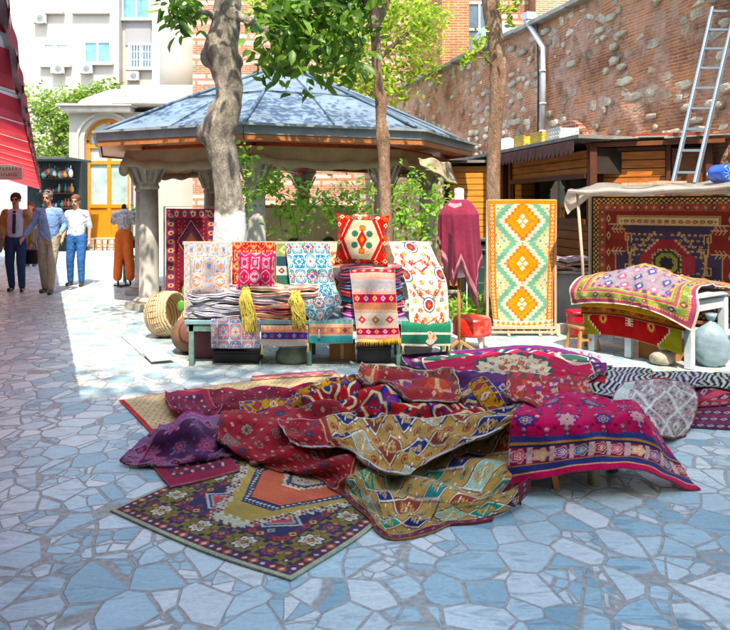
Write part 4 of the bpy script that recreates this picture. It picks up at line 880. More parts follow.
def wrinkle(pat, amp, wl, seed, k=7):
    rs = np.random.RandomState(seed); z = np.zeros(pat.U.shape)
    for _ in range(k):
        a = rs.uniform(0, math.pi); f = 2*math.pi/(wl*rs.uniform(.6, 1.8)); z += rs.uniform(.4, 1)*np.sin(f*(pat.U*math.cos(a)+pat.V*math.sin(a))+rs.uniform(0, 6.3)+1.2*np.sin(pat.U*3/wl*.4+pat.V*2))
    # a few sharper folds on top of the swell
    for _ in range(4):
        a = rs.uniform(0, math.pi); f = math.pi/(wl*rs.uniform(.9, 1.7)); q = f*(pat.U*math.cos(a)+pat.V*math.sin(a))+rs.uniform(0, 6.3)+.9*np.sin(pat.U*5+rs.uniform(0, 6))+.7*np.sin(pat.V*6+pat.U*2)
        z += 1.6*((1-np.abs(np.sin(q)))**1.6-.3)
    f2 = 2*math.pi/.055; z += .45*np.sin(f2*(pat.U*math.cos(2.1)+pat.V*math.sin(2.1))+2*np.sin(pat.U*11+seed))*np.clip(np.sin(pat.U*7+seed)*np.sin(pat.V*8+seed*2), 0, 1)
    return z*amp/k*1.7
def textile(name, grid, pat, label=None, cat=None, thick=.009, wr=(.01, .16), seed=1, collide=True, group=None, parent=None, slack=None, hold=.016, edge='cfc4ae', back='8a7a6a', flat=False, reg=True, wave=None):
    G = np.array([[gp(*p) if len(p) == 3 else p[:3] for p in row] for row in grid], float)
    P = np.einsum('ai,ijk,bj->abk', cr_weights(G.shape[0], pat.nv), G, cr_weights(G.shape[1], pat.nu))
    if slack:
        wu = np.linalg.norm(np.diff(P[pat.nv//2], axis=0), axis=1).sum(); wv = np.linalg.norm(np.diff(P[:, pat.nu//2], axis=0), axis=1).sum(); cu_, cv_ = max(8, int(wu/.026)), max(8, int(wv/.026))
        iu = np.linspace(0, pat.nu, cu_+1).round().astype(int); iv = np.linspace(0, pat.nv, cv_+1).round().astype(int); Pc = drape(P[np.ix_(iv, iu)], slack, seed, blurH() if collide else None, hold=hold)
        P = np.einsum('ai,ijk,bj->abk', cr_weights(Pc.shape[0], pat.nv), Pc, cr_weights(Pc.shape[1], pat.nu)); wr = (wr[0]*.12, wr[1])
    du = np.gradient(P, axis=1); dv = np.gradient(P, axis=0); nn = np.cross(du, dv)
    mean = nn.reshape(-1, 3).mean(0); face = mean[2]-mean[1]*.5
    if face < 0: P = P[:, ::-1]; pat.C = pat.C[:, ::-1]; du = np.gradient(P, axis=1); dv = np.gradient(P, axis=0); nn = np.cross(du, dv)
    nn /= np.linalg.norm(nn, axis=2)[..., None]+1e-9
    P = P+nn*wrinkle(pat, wr[0], wr[1], seed)[..., None]
    if wave: P = P+nn*wave(pat)[..., None]
    if collide:
        H = blurH(); P[..., 2] = np.maximum(P[..., 2], h_sample(P[..., 0], P[..., 1], H)+thick+.004)
        for _ in range(2): P[1:-1, 1:-1, 2] = np.maximum(P[1:-1, 1:-1, 2], .25*(P[:-2, 1:-1, 2]+P[2:, 1:-1, 2]+P[1:-1, :-2, 2]+P[1:-1, 2:, 2]))
        if reg:
            a = ((P[..., 0]-HX0)/HS).astype(int).ravel(); b = ((P[..., 1]-HY0)/HS).astype(int).ravel(); z = P[..., 2].ravel(); ok = (a >= 0) & (a < HN[0]) & (b >= 0) & (b < HN[1]); np.maximum.at(HM, (a[ok], b[ok]), z[ok])
    o = grid_mesh(name, P, pat.C, back, thick, edge, parent=parent)
    if label: tag(o, label, cat, group)
    return o
def cushion(name, c, w_, h_, th, pat, label, tilt=0, yaw=0, lean=.25, group=None, back=None):
    nu, nv = pat.nu, pat.nv; u = np.linspace(-1, 1, nu+1)[None, :]*np.ones((nv+1, 1)); v = np.linspace(-1, 1, nv+1)[:, None]*np.ones((1, nu+1))
    T = th/2*np.clip((1-np.abs(u)**2.6)*(1-np.abs(v)**2.6), 0, 1)**.45; pin = 1-.09*(1-np.abs(v)**2)*np.abs(u)**3; pin2 = 1-.09*(1-np.abs(u)**2)*np.abs(v)**3
    X = u*w_/2*pin; Z = v*h_/2*pin2; T = T*(1+.05*np.sin(u*7+v*3)+.05*np.sin(v*9-u*4))
    Fr = np.stack([X, -T, Z], -1); Bq = np.stack([X, T, Z], -1)
    n1 = (nu+1)*(nv+1); V = np.concatenate([Fr.reshape(-1, 3), Bq.reshape(-1, 3)])
    idx = np.arange(n1).reshape(nv+1, nu+1); a, b, cc_, d = idx[:-1, :-1], idx[:-1, 1:], idx[1:, 1:], idx[1:, :-1]
    Fa = np.concatenate([np.stack([a, b, cc_, d], -1).reshape(-1, 4), np.stack([a, d, cc_, b], -1).reshape(-1, 4)+n1])
    Mx = Matrix.Translation(Vector(c)) @ Matrix.Rotation(yaw, 4, 'Z') @ Matrix.Rotation(-lean, 4, 'X') @ Matrix.Rotation(tilt, 4, 'Y')
    me = bpy.data.meshes.new(name); me.from_pydata(V.tolist(), [], Fa.tolist()); me.polygons.foreach_set('use_smooth', [True]*len(Fa))
    cc = np.ones((2*n1, 4)); cc[:n1, :3] = pat.C.reshape(-1, 3); cc[n1:, :3] = lin(back) if back else pat.C.reshape(-1, 3)*.6
    A = me.color_attributes.new('Col', 'FLOAT_COLOR', 'POINT'); A.data.foreach_set('color', cc.ravel().astype(np.float32)); me.update()
    o = link(name, me, WOOL); o.matrix_world = Mx; return tag(o, label, 'cushion', group)

# ---- designs ----
def rug_olive(w_, l_, st):
    p = Pat(w_, l_, st, '2b2850', 1); p.band(0, .02, 'a9b48c'); p.border(.02, .075, .05, dia(['7a2438', 'b5582c', '3a3468'], .5, 'd8c49a'), '5c2440')
    p.border(.08, .225, .15, flower(['3c2a5e', '6b2347', 'c7cfae', '2f4f6a'], 'b23c2c', '2b2440', 8, .40), '7e6e22'); p.border(.085, .225, .05, flower('5a441c', 'c9a03a', None, 4, .16)); p.band(.225, .232, '2b2238')
    p.border(.232, .275, .05, dia(['a83a34', 'c9a03a', '3a3468'], .55, '3b1f3c'), '6e2434'); f = p.D > .275
    p.tiles(f, .10, .10, flower(['c4512f', '7a2e44', '9aa08c'], '2b2440', None, 4, .22), True)
    for (x, y) in ((.42, .42), (w_-.42, .42), (.42, l_-.42), (w_-.42, l_-.42)):
        p.diamond(x, y, .15, .12, [(1, 'aab3a4'), (.86, '2c2a58'), (.74, '8fa0a0'), (.62, 'c0392a'), (.3, '2c3a6a'), (.16, 'd87a3a')])
    cu, cv = w_/2, l_/2
    bands = [(1, 'b7b79a'), (.955, '7d2a3c'), (.93, 'c8c8a4'), (.90, 'b09432')]
    p.stepped(cu, cv, .45, .76, 1.22, .022, bands, .03); f = (np.maximum(np.abs(p.U-cu)/.40, np.abs(p.V-cv)/.66) < .5)
    p.stepped(cu, cv, .35, .54, 1.3, .008, [(1, '28325c')]); m = (np.maximum(np.maximum(np.abs(p.U-cu)/.35, np.abs(p.V-cv)/.54), (np.abs(p.U-cu)/.35+np.abs(p.V-cv)/.54)/1.3) < .98)
    p.tiles(m, .028, .028, dia(['c9cdb0'], .42), True); p.stepped(cu, cv, .305, .485, 1.34, .008, [(1, '2b2440'), (.97, 'cc5a2a')])
    p.stepped(cu, cv, .17, .25, 1.35, .02, [(1, 'c9c29a'), (.9, '3c3a4a')], .02); m = (np.maximum(np.maximum(np.abs(p.U-cu)/.17, np.abs(p.V-cv)/.25), (np.abs(p.U-cu)/.17+np.abs(p.V-cv)/.25)/1.35) < .8)
    p.put(m, 'b3a884'); p.tiles(m, .05, .05, dia(['2c3466', '8d2c3c', 'c9823a'], .42, 'd9d0b0'), True)
    return p.finish(.9)
def rug_hooks(w_, l_, st, red=.0, seed=2, bord=True, cols=('1f8a72', '1d2c66', '8e3b2c', '2b7f78', '9ec0a4')):
    p = Pat(w_, l_, st, 'b8924c', seed); p.tiles(p.D > -1, .19, .225, hooks(list(cols)), True)
    if bord:
        m = (p.V < .075) | (p.U > w_-.085); p.put(m, '7a2430'); d = np.minimum(p.V, w_-p.U); b = Pat.__new__(Pat)
        q = np.where(p.V < .075, p.U, p.V)/.06; a = q-np.floor(q)-.5; bb = (d-.042)/.05; p.put(m & (np.abs(a)+np.abs(bb) < .5), '4a3a6a'); p.put(m & (np.abs(a)+np.abs(bb) < .22), 'b8863a'); p.put(m & (d < .012), '6a1828')
    if red:
        m = p.U < red; p.put(m, '9a2430'); p.tiles(m, .15, .12, flower(['a89074', '33405e', 'a8603c'], '2b2440', '5e1826', 8, .24), True); p.tiles(m, .075, .06, flower(['6a4a5c', 'c28a5c'], '7a1c28', None, 4, .2), True); p.tiles(m, .15, .12, dia(['c8a888'], .09), True, .075, .0)
        p.put((p.U > red) & (p.U < red+.012), 'c9a45a'); p.put((p.U > red+.012) & (p.U < red+.05), '8a2c34')
    return p.finish(1.05)
def rug_pink(w_, l_, st):
    p = Pat(w_, l_, st, 'c41c58', 3); V = p.V  # V from the back to the hem
    f = V < l_-.29; p.tiles(f, .24, .22, flower(['34307c', '7a3a8a', 'c890a4', '2f4480'], 'd0a080', '7c1434', 8, .27), True); p.tiles(f, .12, .22, flower(['2c2c6a', '8a3a6a'], 'c87a8a', '6a1040', 4, .16), True, .06, .11); p.tiles(f, .12, .11, flower(['e06a8c', '4f3a8a', '2f7a7a'], 'd8c0b4', None, 5, .15), True, .06, .04)
    def strip(a, b, c): p.put((V > l_-a) & (V < l_-b), c)
    strip(.29, .25, '3a3f80'); strip(.25, .235, 'b8863a'); strip(.235, .22, '2b2450'); strip(.22, .11, '7a2440')
    m = (V > l_-.215) & (V < l_-.115); q = p.U/.115; j = np.floor(q).astype(int); a = (q-j-.5)*1.15; b = (V-(l_-.165))/.1
    flower(['c0447a', '2f6a9a', 'd8b08a', '8a1c3c', '6a4a9a'], 'e8c8a0', 'd0a08c', 5, .42)(p, m, a, b, j, j*0); p.put(m & (np.abs(np.abs(a)-.5) < .08), 'c9a4a0')
    strip(.11, .1, 'b8863a'); strip(.1, .06, '33356e'); strip(.06, .045, 'd0a070'); strip(.045, .0, 'b81850'); return p.finish(1.1)
def rug_medallion(w_, l_, st):
    p = Pat(w_, l_, st, 'b01c48', 4); p.border(.0, .05, .08, zig(['3a2a72', '6a2a6a', '8a1c4c']), '3a2a72'); p.border(.055, .16, .13, dia(['6a3a7a', '2c6a5a', 'b04a5a'], .48, 'c8b8a0'), '2e2460'); p.band(.16, .17, 'c9c0a8')
    f = p.D > .17; th = np.arctan2((p.V-l_/2), (p.U-w_/2))
    q = np.hypot((p.U-w_/2)/(.17*w_), (p.V-l_/2)/(.27*l_))
    for sx in (0, 1):
        for sy in (0, 1):
            qc = np.hypot((p.U-sx*w_)/(.30*w_), (p.V-sy*l_)/(.34*l_)); p.put(f & (qc < 1.08), 'd8b0a0'); p.put(f & (qc < 1.), '1f5044')
            p.put(f & (qc < .5), '7a2440')
    rr = 1+.09*np.cos(16*th); p.put(f & (q < rr*1.14), '1f4a44'); p.put(f & (q < rr), 'c9b898')
    m = f & (q < .92); p.tiles(m, .085, .085, flower(['8a2038', '3a3464', 'b04a3c', '5a6a5a'], 'd8c8a8', None, 5, .30), True); p.tiles(f & (q < .5), .12, .12, flower(['7a2038', '8a2c3c'], 'c08a3c', None, 6, .36), True)
    p.tiles(f & (q > 1.3), .16, .16, flower(['c8a88c', '4a4a8a'], 'b8402c', None, 6, .15), True); return p.finish(1.1)
def rug_multi(w_, l_, st):
    p = Pat(w_, l_, st, 'a8142c', 5); p.border(.0, .035, .05, dia(['3a3a8a', 'c9a03a'], .5), '5a1c3c'); p.border(.035, .13, .14, flower(['2f3a7a', '8a2c3c', 'e0d0a4'], 'c0402c', '5a3410', 4, .38), 'b8852a'); p.band(.13, .14, '2b2440')
    f = p.D > .14; p.tiles(f, .36, .30, flower(['34389a', '2f3480'], 'b02030', '1c1c3a', 4, .33)); p.tiles(f, .27, .24, paisley('d8cc98', '8e1c30', '2c2c5a'), True, .09, .06); p.tiles(f, .09, .075, flower(['b8862a', '3a7a5a', 'd8c8a0'], 'a8142c', None, 4, .13), True, .04, .04); return p.finish(1.15)
def rug_bokhara(w_, l_, st, c='8a1c34', d='4a1628', e='b8603a'):
    p = Pat(w_, l_, st, c, 6); p.band(0, .07, '8c1c3c'); p.border(.07, .10, .04, dia(['c8a890', '3a2a5a'], .5), '5a1830'); f = p.D > .10; p.put(f, '761a30'); p.tiles(f, .09, .055, dia([d, d], .5, e), False); return p.finish(1.05)
def rug_purple(w_, l_, st):
    p = Pat(w_, l_, st, '4c1c40', 7); p.border(0, .03, .04, zig(['a86a9a', '6a2454']), '7a2c60'); p.border(.03, .15, .13, paisley('9c7894', '6a1c44', 'a83048'), '84607e'); p.band(.15, .165, '7a1c44')
    f = p.D > .165; p.tiles(f, .22, .2, flower(['7a3060', '3f3262', '8a4a70'], 'a85a6a', '3c2050', 8, .40), True); p.tiles(f, .11, .1, flower(['b07a9a', '4a4a8a'], '7a2450', None, 4, .14), True, .05, .05); return p.finish(1.0)
def rug_cream(w_, l_, st):
    p = Pat(w_, l_, st, 'cdb886', 8); p.tiles(p.D > 0, .07, .05, flower(['a03a4a', '8a5a3c'], 'c8b070', None, 3, .26), True); p.put(p.U < .045, 'c01c28'); p.put(p.V < .025, 'b8384a'); p.band(0, .012, 'd0402c'); return p.finish()
def rug_brown(w_, l_, st):
    p = Pat(w_, l_, st, '9a3034', 9); p.border(0, .04, .05, dia(['6a4a2c', 'c8a070'], .5, '3a2030'), '7a3a34'); f = p.D > .05; p.tiles(f, .24, .22, dia(['7a3a6a', 'b84a2c'], .42, 'd0a880', 'c8a078'), True); p.tiles(f, .08, .07, flower(['c87a5c', '5a3a5c', 'd0a890'], '7a1c2c', None, 4, .2), True); return p.finish(1.05)
def rug_white(w_, l_, st):
    p = Pat(w_, l_, st, 'a89890', 10); m = p.D > 0; p.tiles(m, .05, .022, dia(['b8646c', '5c5c70', 'cabfb4'], .6), True); q = np.abs(((p.U/w_)*3+.15) % 1-.5)+np.abs(((p.V/l_)*2+.1) % 1-.5)
    p.put(m & (np.abs(q-.5) < .055), 'd0d2c6'); p.put(m & (np.abs(q-.12) < .05), 'd0d2c6'); p.put(p.U < .12, 'c2ccc0'); p.put(p.D < .01, '8a4a50'); return p.finish(.9)
def rug_zebra(w_, l_, st):
    p = Pat(w_, l_, st, '1e2230', 11); k = np.floor((p.U+.05*np.abs(((p.V/.11) % 1)-.5)*2)/.028).astype(int)
    for n, c in enumerate(['1c2232', 'd2cdb8', '1c2232', 'b8c4b4']): p.put(k % 4 == n, c)
    z = np.floor(p.U/.32).astype(int) % 3; p.put((z == 1) & (np.abs(p.V-l_/2) < l_*.16), 'a81c34'); p.put((z == 2) & (k % 2 == 0), '3a2a5c'); return p.finish(1.)
def rug_stripes(w_, l_, st, cols=('4a1c4c', '8a1c3c', '33285c', 'b02c44', '5c2450'), seed=12, tall=.07):
    p = Pat(w_, l_, st, cols[0], seed); k = np.floor(p.V/tall).astype(int)
    for n, c in enumerate(cols): p.put(k % len(cols) == n, c)
    for n in range(0, len(cols), 2):
        m = k % len(cols) == n; a = (p.U/.09); j = np.floor(a); a = a-j-.5; b = (p.V/tall)-k-.5; p.put(m & (np.abs(a)+np.abs(b) < .42), 'b8a8a0'); p.put(m & (np.abs(a)+np.abs(b) < .2), cols[(n+1) % len(cols)])
    return p.finish(1.)
def kilim_yellow(w_, l_, st):
    p = Pat(w_, l_, st, 'cfc8a8', 13); x = np.abs(p.U-w_/2); y = p.V-.10; per = .50; t = np.abs(((y/per) % 1)-.5)*2   # 0 at a diamond centre
    stp = lambda a, s_: np.floor(a/s_)*s_
    xs = x+.022*(np.floor(p.V/.02) % 2); hw = .235*(1-t)
    for off, c in ((.20, 'c9c394'), (.16, '6fa890'), (.07, 'd2ccb2'), (.0, 'cf6a3a'), (-.03, 'e0942a'), (-.09, 'd98a2a')): p.put(xs < hw+off, c)
    k = (y/per); cy = (k-np.floor(k)-.5)*per; q = np.maximum(np.abs(np.abs(p.U-w_/2)-.0)/1, 0); d1 = np.abs(x-.035)+np.abs(cy); d2 = x+np.abs(np.abs(cy)-.055); p.put((np.minimum(d1, d2) < .033), 'eee8c8')
    m = (x > .20) & (xs > hw+.19); p.tiles(m, .05, .035, dia(['e0c45a', 'c9d2b8', '4f9aa8'], .45), True)
    b = x > w_/2-.085; p.put(b, 'd8782a'); q = p.V/.045; a = q-np.floor(q)-.5; bb = (x-(w_/2-.045))/.05; p.put(b & (np.abs(a)+np.abs(bb) < .45), 'ead9a8'); p.put(b & (np.abs(a)+np.abs(bb) < .2), 'c23a24')
    e = (p.V < .12) | (p.V > l_-.05); p.put(e, 'd98a2a'); q = p.U/.075; a = np.abs(q-np.floor(q)-.5)*2; p.put(e & (p.V < .12) & ((p.V % .06)/.06 > a), 'efe6cc'); p.put(p.V < .012, 'c8402c'); return p.finish(1.1)
def rug_prayer(w_, l_, st):
    p = Pat(w_, l_, st, '822c22', 14); p.band(0, .02, '2c1c18'); p.border(.02, .085, .055, dia(['2a201c'], .55, 'cfa95a', '2a201c'), 'c9a458'); p.border(.09, .17, .09, dia(['a8543a', '8a6a4a', '5a3a44'], .48, 'c8a070'), '9a4a38')
    f = p.D > .18; cu = w_/2; bot = .22; top = l_-.22
    def poly(m, c): p.put(f & m, c)
    x = np.abs(p.U-cu); y = p.V; sh = np.clip((top-y), 0, 9)
    # winged field: wide at the top, stepped shoulders, wide again below
    edge = np.where(y > top-.12, w_/2-.28, np.where(y > top-.42, w_/2-.42-.0*y, w_/2-.27)); edge = edge+.10*np.clip((y-(top-.26))/.16, 0, 1)*np.where(y < top-.1, 1, 0); edge = np.floor(edge/.02)*.02
    poly((x < edge) & (y < top) & (y > bot), 'b8924a'); poly((x < edge-.014) & (y < top-.014) & (y > bot+.014), '433850'); poly((x < edge-.02) & (y > top-.115) & (y < top-.016), 'cdb27a')
    mm = f & (x < edge-.05) & (y > top-.10) & (y < top-.035); p.tiles(mm, .075, .065, flower(['7a2a20'], 'cdb27a', None, 2, .42), False, 0, -(top-.068-l_/2)+.0)
    cv = l_*.44; p.stepped(cu, cv, .40, .36, 1.25, .03, [(1, 'b8924a'), (.94, '463a56'), (.72, 'c8a070'), (.68, '963038')], 0); m = f & (np.maximum(x/.42, np.abs(y-cv)/.36) < .95) & ((x/.42+np.abs(y-cv)/.36) > .95); p.tiles(m, .06, .06, flower(['c9aa78'], '4a2a38', None, 2, .30), True)
    p.stepped(cu, cv, .16, .16, 1.4, .02, [(1, 'c8a458'), (.9, '2a3a34'), (.7, '8a8a3a'), (.4, '2a2a34')], .03)
    for sx in (-1, 1):
        for (yy, col) in ((top-.16, 'c9a97a'), (top-.42, 'c9a97a'), (bot+.18, 'c9a97a')):
            x0 = cu+sx*(w_/2-.24); p.seg([(x0, yy), (x0-sx*.16, yy)], .012, col)
            for k in range(3): p.seg([(x0-sx*.04*(k+1), yy-.045), (x0-sx*(.04*(k+1)-.03), yy), (x0-sx*.04*(k+1), yy+.045)], .01, col)
        for yy in np.arange(.3, l_-.25, .2): p.diamond(cu+sx*(w_/2-.205), yy, .026, .05, [(1, 'c8a884'), (.5, '5e1a18')])
        for k, (ax_, ay_) in enumerate(((.47, .62), (.50, .42), (.47, .26))):
            x0 = cu+sx*(w_/2-ax_); y0 = top-ay_; p.seg([(x0, y0-.05), (x0, y0+.05), (x0+sx*.07, y0+.05), (x0+sx*.07, y0-.03), (x0+sx*.03, y0-.03), (x0+sx*.03, y0+.015)], .012, 'c4a064')
    return p.finish(1.)
def rug_green_pink(w_, l_, st):
    p = Pat(w_, l_, st, '8f8288', 15); p.tiles(p.D > .2, .2, .13, dia(['2c3c84', 'a86a88', '3a4a8a', '9a4a70'], .5, 'c0b0ac'), True); p.tiles(p.D > .2, .1, .065, flower(['c05a7a', '8a9ab0'], '34468c', None, 4, .2), True, .05, .03)
    p.band(0, .02, 'd9cfb4'); p.band(.02, .075, '9c3a58'); p.border(.075, .10, .03, dia(['d8b04a'], .5), 'a84a5c'); p.band(.10, .11, 'c8a04a'); p.border(.11, .19, .16, dia(['2c3a80', '7a2a4a', '8fa03a'], .6, 'c89a4a'), '7a8a34'); p.band(.19, .205, 'c8a04a'); p.band(.205, .235, 'b23a5c'); p.band(.235, .27, '7a8a3a'); p.band(.27, .28, 'c8a04a'); p.border(.28, .33, .06, dia(['c8a050', '3a4a8a'], .5), 'a8486a'); return p.finish(.92)
def kilim_red(w_, l_, st):
    p = Pat(w_, l_, st, '98921e', 16); y = np.abs(p.V-l_/2); e = .26+.06*np.floor(y/.03)*.45; m = (p.U > e-.06) & (p.U < w_-.10-.0-(y*1.2)); ed = w_-.16-np.floor(y/.028)*.028*1.1; sd = .07+np.floor(y/.028)*.028*1.1
    p.put((p.U > sd) & (p.U < ed), 'e0d8b8'); p.put((p.U > sd+.022) & (p.U < ed-.022), 'b01a14')
    for x, c in ((.30, 'd8842a'), (w_-.42, 'd8842a')): p.stepped(x, l_/2, .055, .055, 1.2, .014, [(1, c), (.55, 'e8d08a'), (.3, 'b01a14')])
    m = (np.abs(p.U-w_*.5+.03) < .055) & (np.abs(p.V-l_/2) < .045) & ((np.floor(p.V/.014) % 2 == 0) | (np.abs(p.U-w_*.5+.03) < .018)); p.put(m, 'e4dcc4'); return p.finish(1.1)
def suzani(w_, l_, st, base='c8beb0', cols=('b8342c', '9a2c34', 'c8602a', '2f4a6a', '6a8a5a'), med='2b3a5c', seed=17, dens=.095):
    p = Pat(w_, l_, st, base, seed); p.tiles(p.D > .02, dens, dens, flower(list(cols), 'e0c060', None, 5, .28), True)
    for k in range(int(l_/.3)+1):
        y = k*.3+.12; s_ = 1 if k % 2 else -1
        p.seg([(w_/2, y), (w_/2+s_*.06, y+.09), (w_/2-s_*.09, y+.17)], .009, '7a2c30')
        for sx in (-1, 1):
            p.seg([(w_/2, y+.03), (w_/2+sx*.07, y+.07), (w_/2+sx*.13, y+.16)], .009, '8a3434')
            for ex, ey in ((.13, .18), (.075, .11), (.15, .10)): p.diamond(w_/2+sx*ex, y+ey, .019, .036, [(1, 'b8242c'), (.45, 'd87a3a')]); p.seg([(w_/2, y+.04), (w_/2-s_*.11, y+.10)], .011, '8a2c2c')
        for x in ((w_/2,) if k % 2 else (.03, w_-.03)):
            th = np.arctan2(p.V-y, p.U-x); q = np.hypot((p.U-x)/.065, (p.V-y)/.08); p.put(q < 1, med); p.put((q < .86) & (q > .66), base); p.put((q < .6) & (np.cos(th*6) > -.2), cols[0]); p.put(q < .25, cols[2])
    p.band(0, .008, 'c8b8a8'); return p.finish(1.1)
def ikat(w_, l_, st, base='bfc4c2', a='1f8078', b='2c5494', c='b8382c', seed=18, pu=.23, pv=.30):
    """ogee lattice with rosettes"""
    p = Pat(w_, l_, st, base, seed); X = (p.U-w_/2)/pu; Y = p.V/pv; o = np.cos(2*math.pi*X)+np.cos(2*math.pi*Y)
    o2 = np.cos(2*math.pi*X)*np.cos(2*math.pi*Y)
    p.put((o2 > .06) & (o2 < .36), a); p.put((o2 > .42) & (o2 < .52), b); p.put((o2 < -.10) & (o2 > -.30), b); p.put((o2 < -.38) & (o2 > -.56), a)
    for ox, oy, c1, c2 in ((0, 0, c, b), (.5, .5, b, a), (.5, 0, a, c), (0, .5, 'c88a3a', c)):
        dx = (X-ox)-np.round(X-ox); dy = (Y-oy)-np.round(Y-oy); q = np.hypot(dx*pu, dy*pv)/(.062 if ox == oy else .034); th = np.arctan2(dy, dx); r = .8+.2*np.cos(6*th); p.put(q < r, c1); p.put(q < r*.7, base); p.put(q < r*.45, c2)
    p.band(0, .009, a); return p.finish(1.1)
def damask(w_, l_, st, base, c1, c2, c3, seed=19, pu=.17, pv=.24):
    p = Pat(w_, l_, st, base, seed); X = (p.U-w_/2)/pu; Y = p.V/pv; o = np.cos(2*math.pi*X)*np.cos(2*math.pi*Y)+.22*np.cos(6*math.pi*X)*np.cos(4*math.pi*Y)
    p.put(o > .22, c1); p.put(o > .40, base); p.put(o > .52, c2); p.put(o > .74, base); p.put(o > .85, c3); p.put(o < -.30, c3); p.put(o < -.45, base); p.put(o < -.56, c1); p.put(o < -.78, c2); p.put(np.abs(o) < .05, c2); return p.finish(1.1)
def bands(w_, l_, st, spec, seed=20, base='d8c8b4'):
    """spec: (height, ground, motif colour or None) listed from V = 0"""
    p = Pat(w_, l_, st, base, seed); v = 0; tot = sum(x[0] for x in spec)
    for h_, g, mo in spec:
        a, b = v/tot*l_, (v+h_)/tot*l_; m = (p.V >= a) & (p.V < b); p.put(m, g)
        if mo:
            H = b-a; q = p.U/(H*1.2); A = (q-np.floor(q)-.5)*1.2; B = (p.V-(a+b)/2)/H; k = np.floor(q).astype(int) % len(mo)
            for n, c in enumerate(mo): p.put(m & (np.abs(A)+np.abs(B) < .36) & (k == n), c)
            p.put(m & (np.abs(A)+np.abs(B) < .14), g)
        v += h_
    return p.finish(1.1)
def kilim_cushion(w_, l_, st):
    p = Pat(w_, l_, st, 'b81c1c', 21); p.border(0, .055, .06, dia(['d8602a', '2c6a5a', 'e0c89a'], .5, '7a1418'), 'b81c1c'); p.put(p.D > .06, 'c9bc9c'); x = np.abs(p.U-w_/2); y = np.abs(p.V-l_/2)
    q = x/.19+y/.42; f = p.D > .06; p.put(f & (q < 1.18), 'b81c1c'); p.put(f & (q < .98), 'c9bc9c'); p.put(f & (x+y*.45 > .235), 'b81c1c')
    for k in range(6):
        a = math.pi*k/3; cx_, cy_ = w_/2+.085*math.cos(a+math.pi/2)*1.0, l_/2+.115*math.sin(a+math.pi/2)
        for r_, c in ((.033, '7a1418'), (.028, 'd8722a' if k % 3 == 0 else '1f6a54')): p.put(np.hypot(p.U-cx_, p.V-cy_) < r_, c)
    p.diamond(w_/2, l_/2, .05, .10, [(1, '5a1418'), (.88, 'c22a1c'), (.35, 'd8902a')]); return p.finish(1.1)
# ================= KIOSKS AND STALLS =================
WOODO = mat_wood('orange_boards', 'a8581c', 'd98a34', 0, .4); WOODD = mat_wood('brown_boards', '6a3a1e', '8f5428', 0, .45); TRIM = M('brown_trim', '5a2f1c', .55, .25, 5)
KD = Vector((-.184, .983, 0)); kang = math.atan2(KD.y, KD.x)
def boards(mb, x0, x1, z0, z1, y, bh=.11, th=.03):
    n = max(1, round((z1-z0)/bh)); h = (z1-z0)/n
    for k in range(n): mb.box(((x0+x1)/2, y+.003*(k % 2), z0+h*(k+.5)), (x1-x0, th, h-.012))
# kiosk A local frame: x along the street (away), y points to the right/back
KA = Vector((3.08, 9.5, 0))
t = empty('kiosk', KA, 'brown wooden kiosk with a wide dark window and scalloped eave', 'kiosk', rz=kang)
YF = -.0
mb = MB(); boards(mb, .05, 2.75, .1, 1.36, YF, .12); mb.build('lower_boards', WOODD, t)
mb = MB(); boards(mb, .05, 2.75, 2.0, 2.36, YF, .12); mb.build('upper_boards', WOODO, t)
mb = MB(); boards(mb, 3.2, 6.6, .1, 2.4, .0, .10); mb.build('side_boards', mat_wood('honey_boards', 'c8741c', 'e8a23c', 0, .4), t)
for x in (0, 2.78, 3.12, 6.65): mb = MB(); mb.box((x, -.0, 1.2), (.09, .10, 2.4)); mb.build('post', TRIM, t)
for z_, d_ in ((2.0, .06), (1.37, .09)): mb = MB(); mb.box((1.39, .035, z_), (2.62, d_, .07)); mb.build('window_rail', TRIM, t)
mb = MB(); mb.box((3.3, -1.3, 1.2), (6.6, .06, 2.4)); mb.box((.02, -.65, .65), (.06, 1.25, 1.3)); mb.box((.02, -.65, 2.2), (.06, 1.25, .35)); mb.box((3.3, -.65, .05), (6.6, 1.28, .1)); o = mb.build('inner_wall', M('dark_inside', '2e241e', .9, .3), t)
for v in (o,): v.location = (0, 0, 0)
mb = MB(); mb.box((1.39, 0.0, 1.68), (2.66, .012, .57)); wn = mb.build('window', mat_clear('kiosk_glass'), t)
mb = MB()
for x in (.07, 2.71): mb.box((x, -.0, 1.68), (.05, .06, .58))
mb.build('window_frame', TRIM, wn)
mb = MB(); mb.box((3.3, -.6, 2.50), (6.9, 1.75, .05), rx=.02); mb.build('roof', M('felt_roof', '7d7a76', .85, .3, 4, .4), t)
mb = MB()
for k in range(22):
    x = .05+k*.135; mb.add([(x-.06, .28, 2.47), (x+.06, .28, 2.47), (x+.06, .285, 2.33), (x+.03, .285, 2.29), (x, .285, 2.275), (x-.03, .285, 2.29), (x-.06, .285, 2.33)], [(0, 1, 2, 3, 4, 5, 6)])
o = mb.build('scalloped_eave', M('eave_maroon', '5e3a34', .8, .25), t); s_ = o.modifiers.new('s', 'SOLIDIFY'); s_.thickness = .015
# make local +y face the viewer's side
for ch in t.children:
    ch.location.y = 0
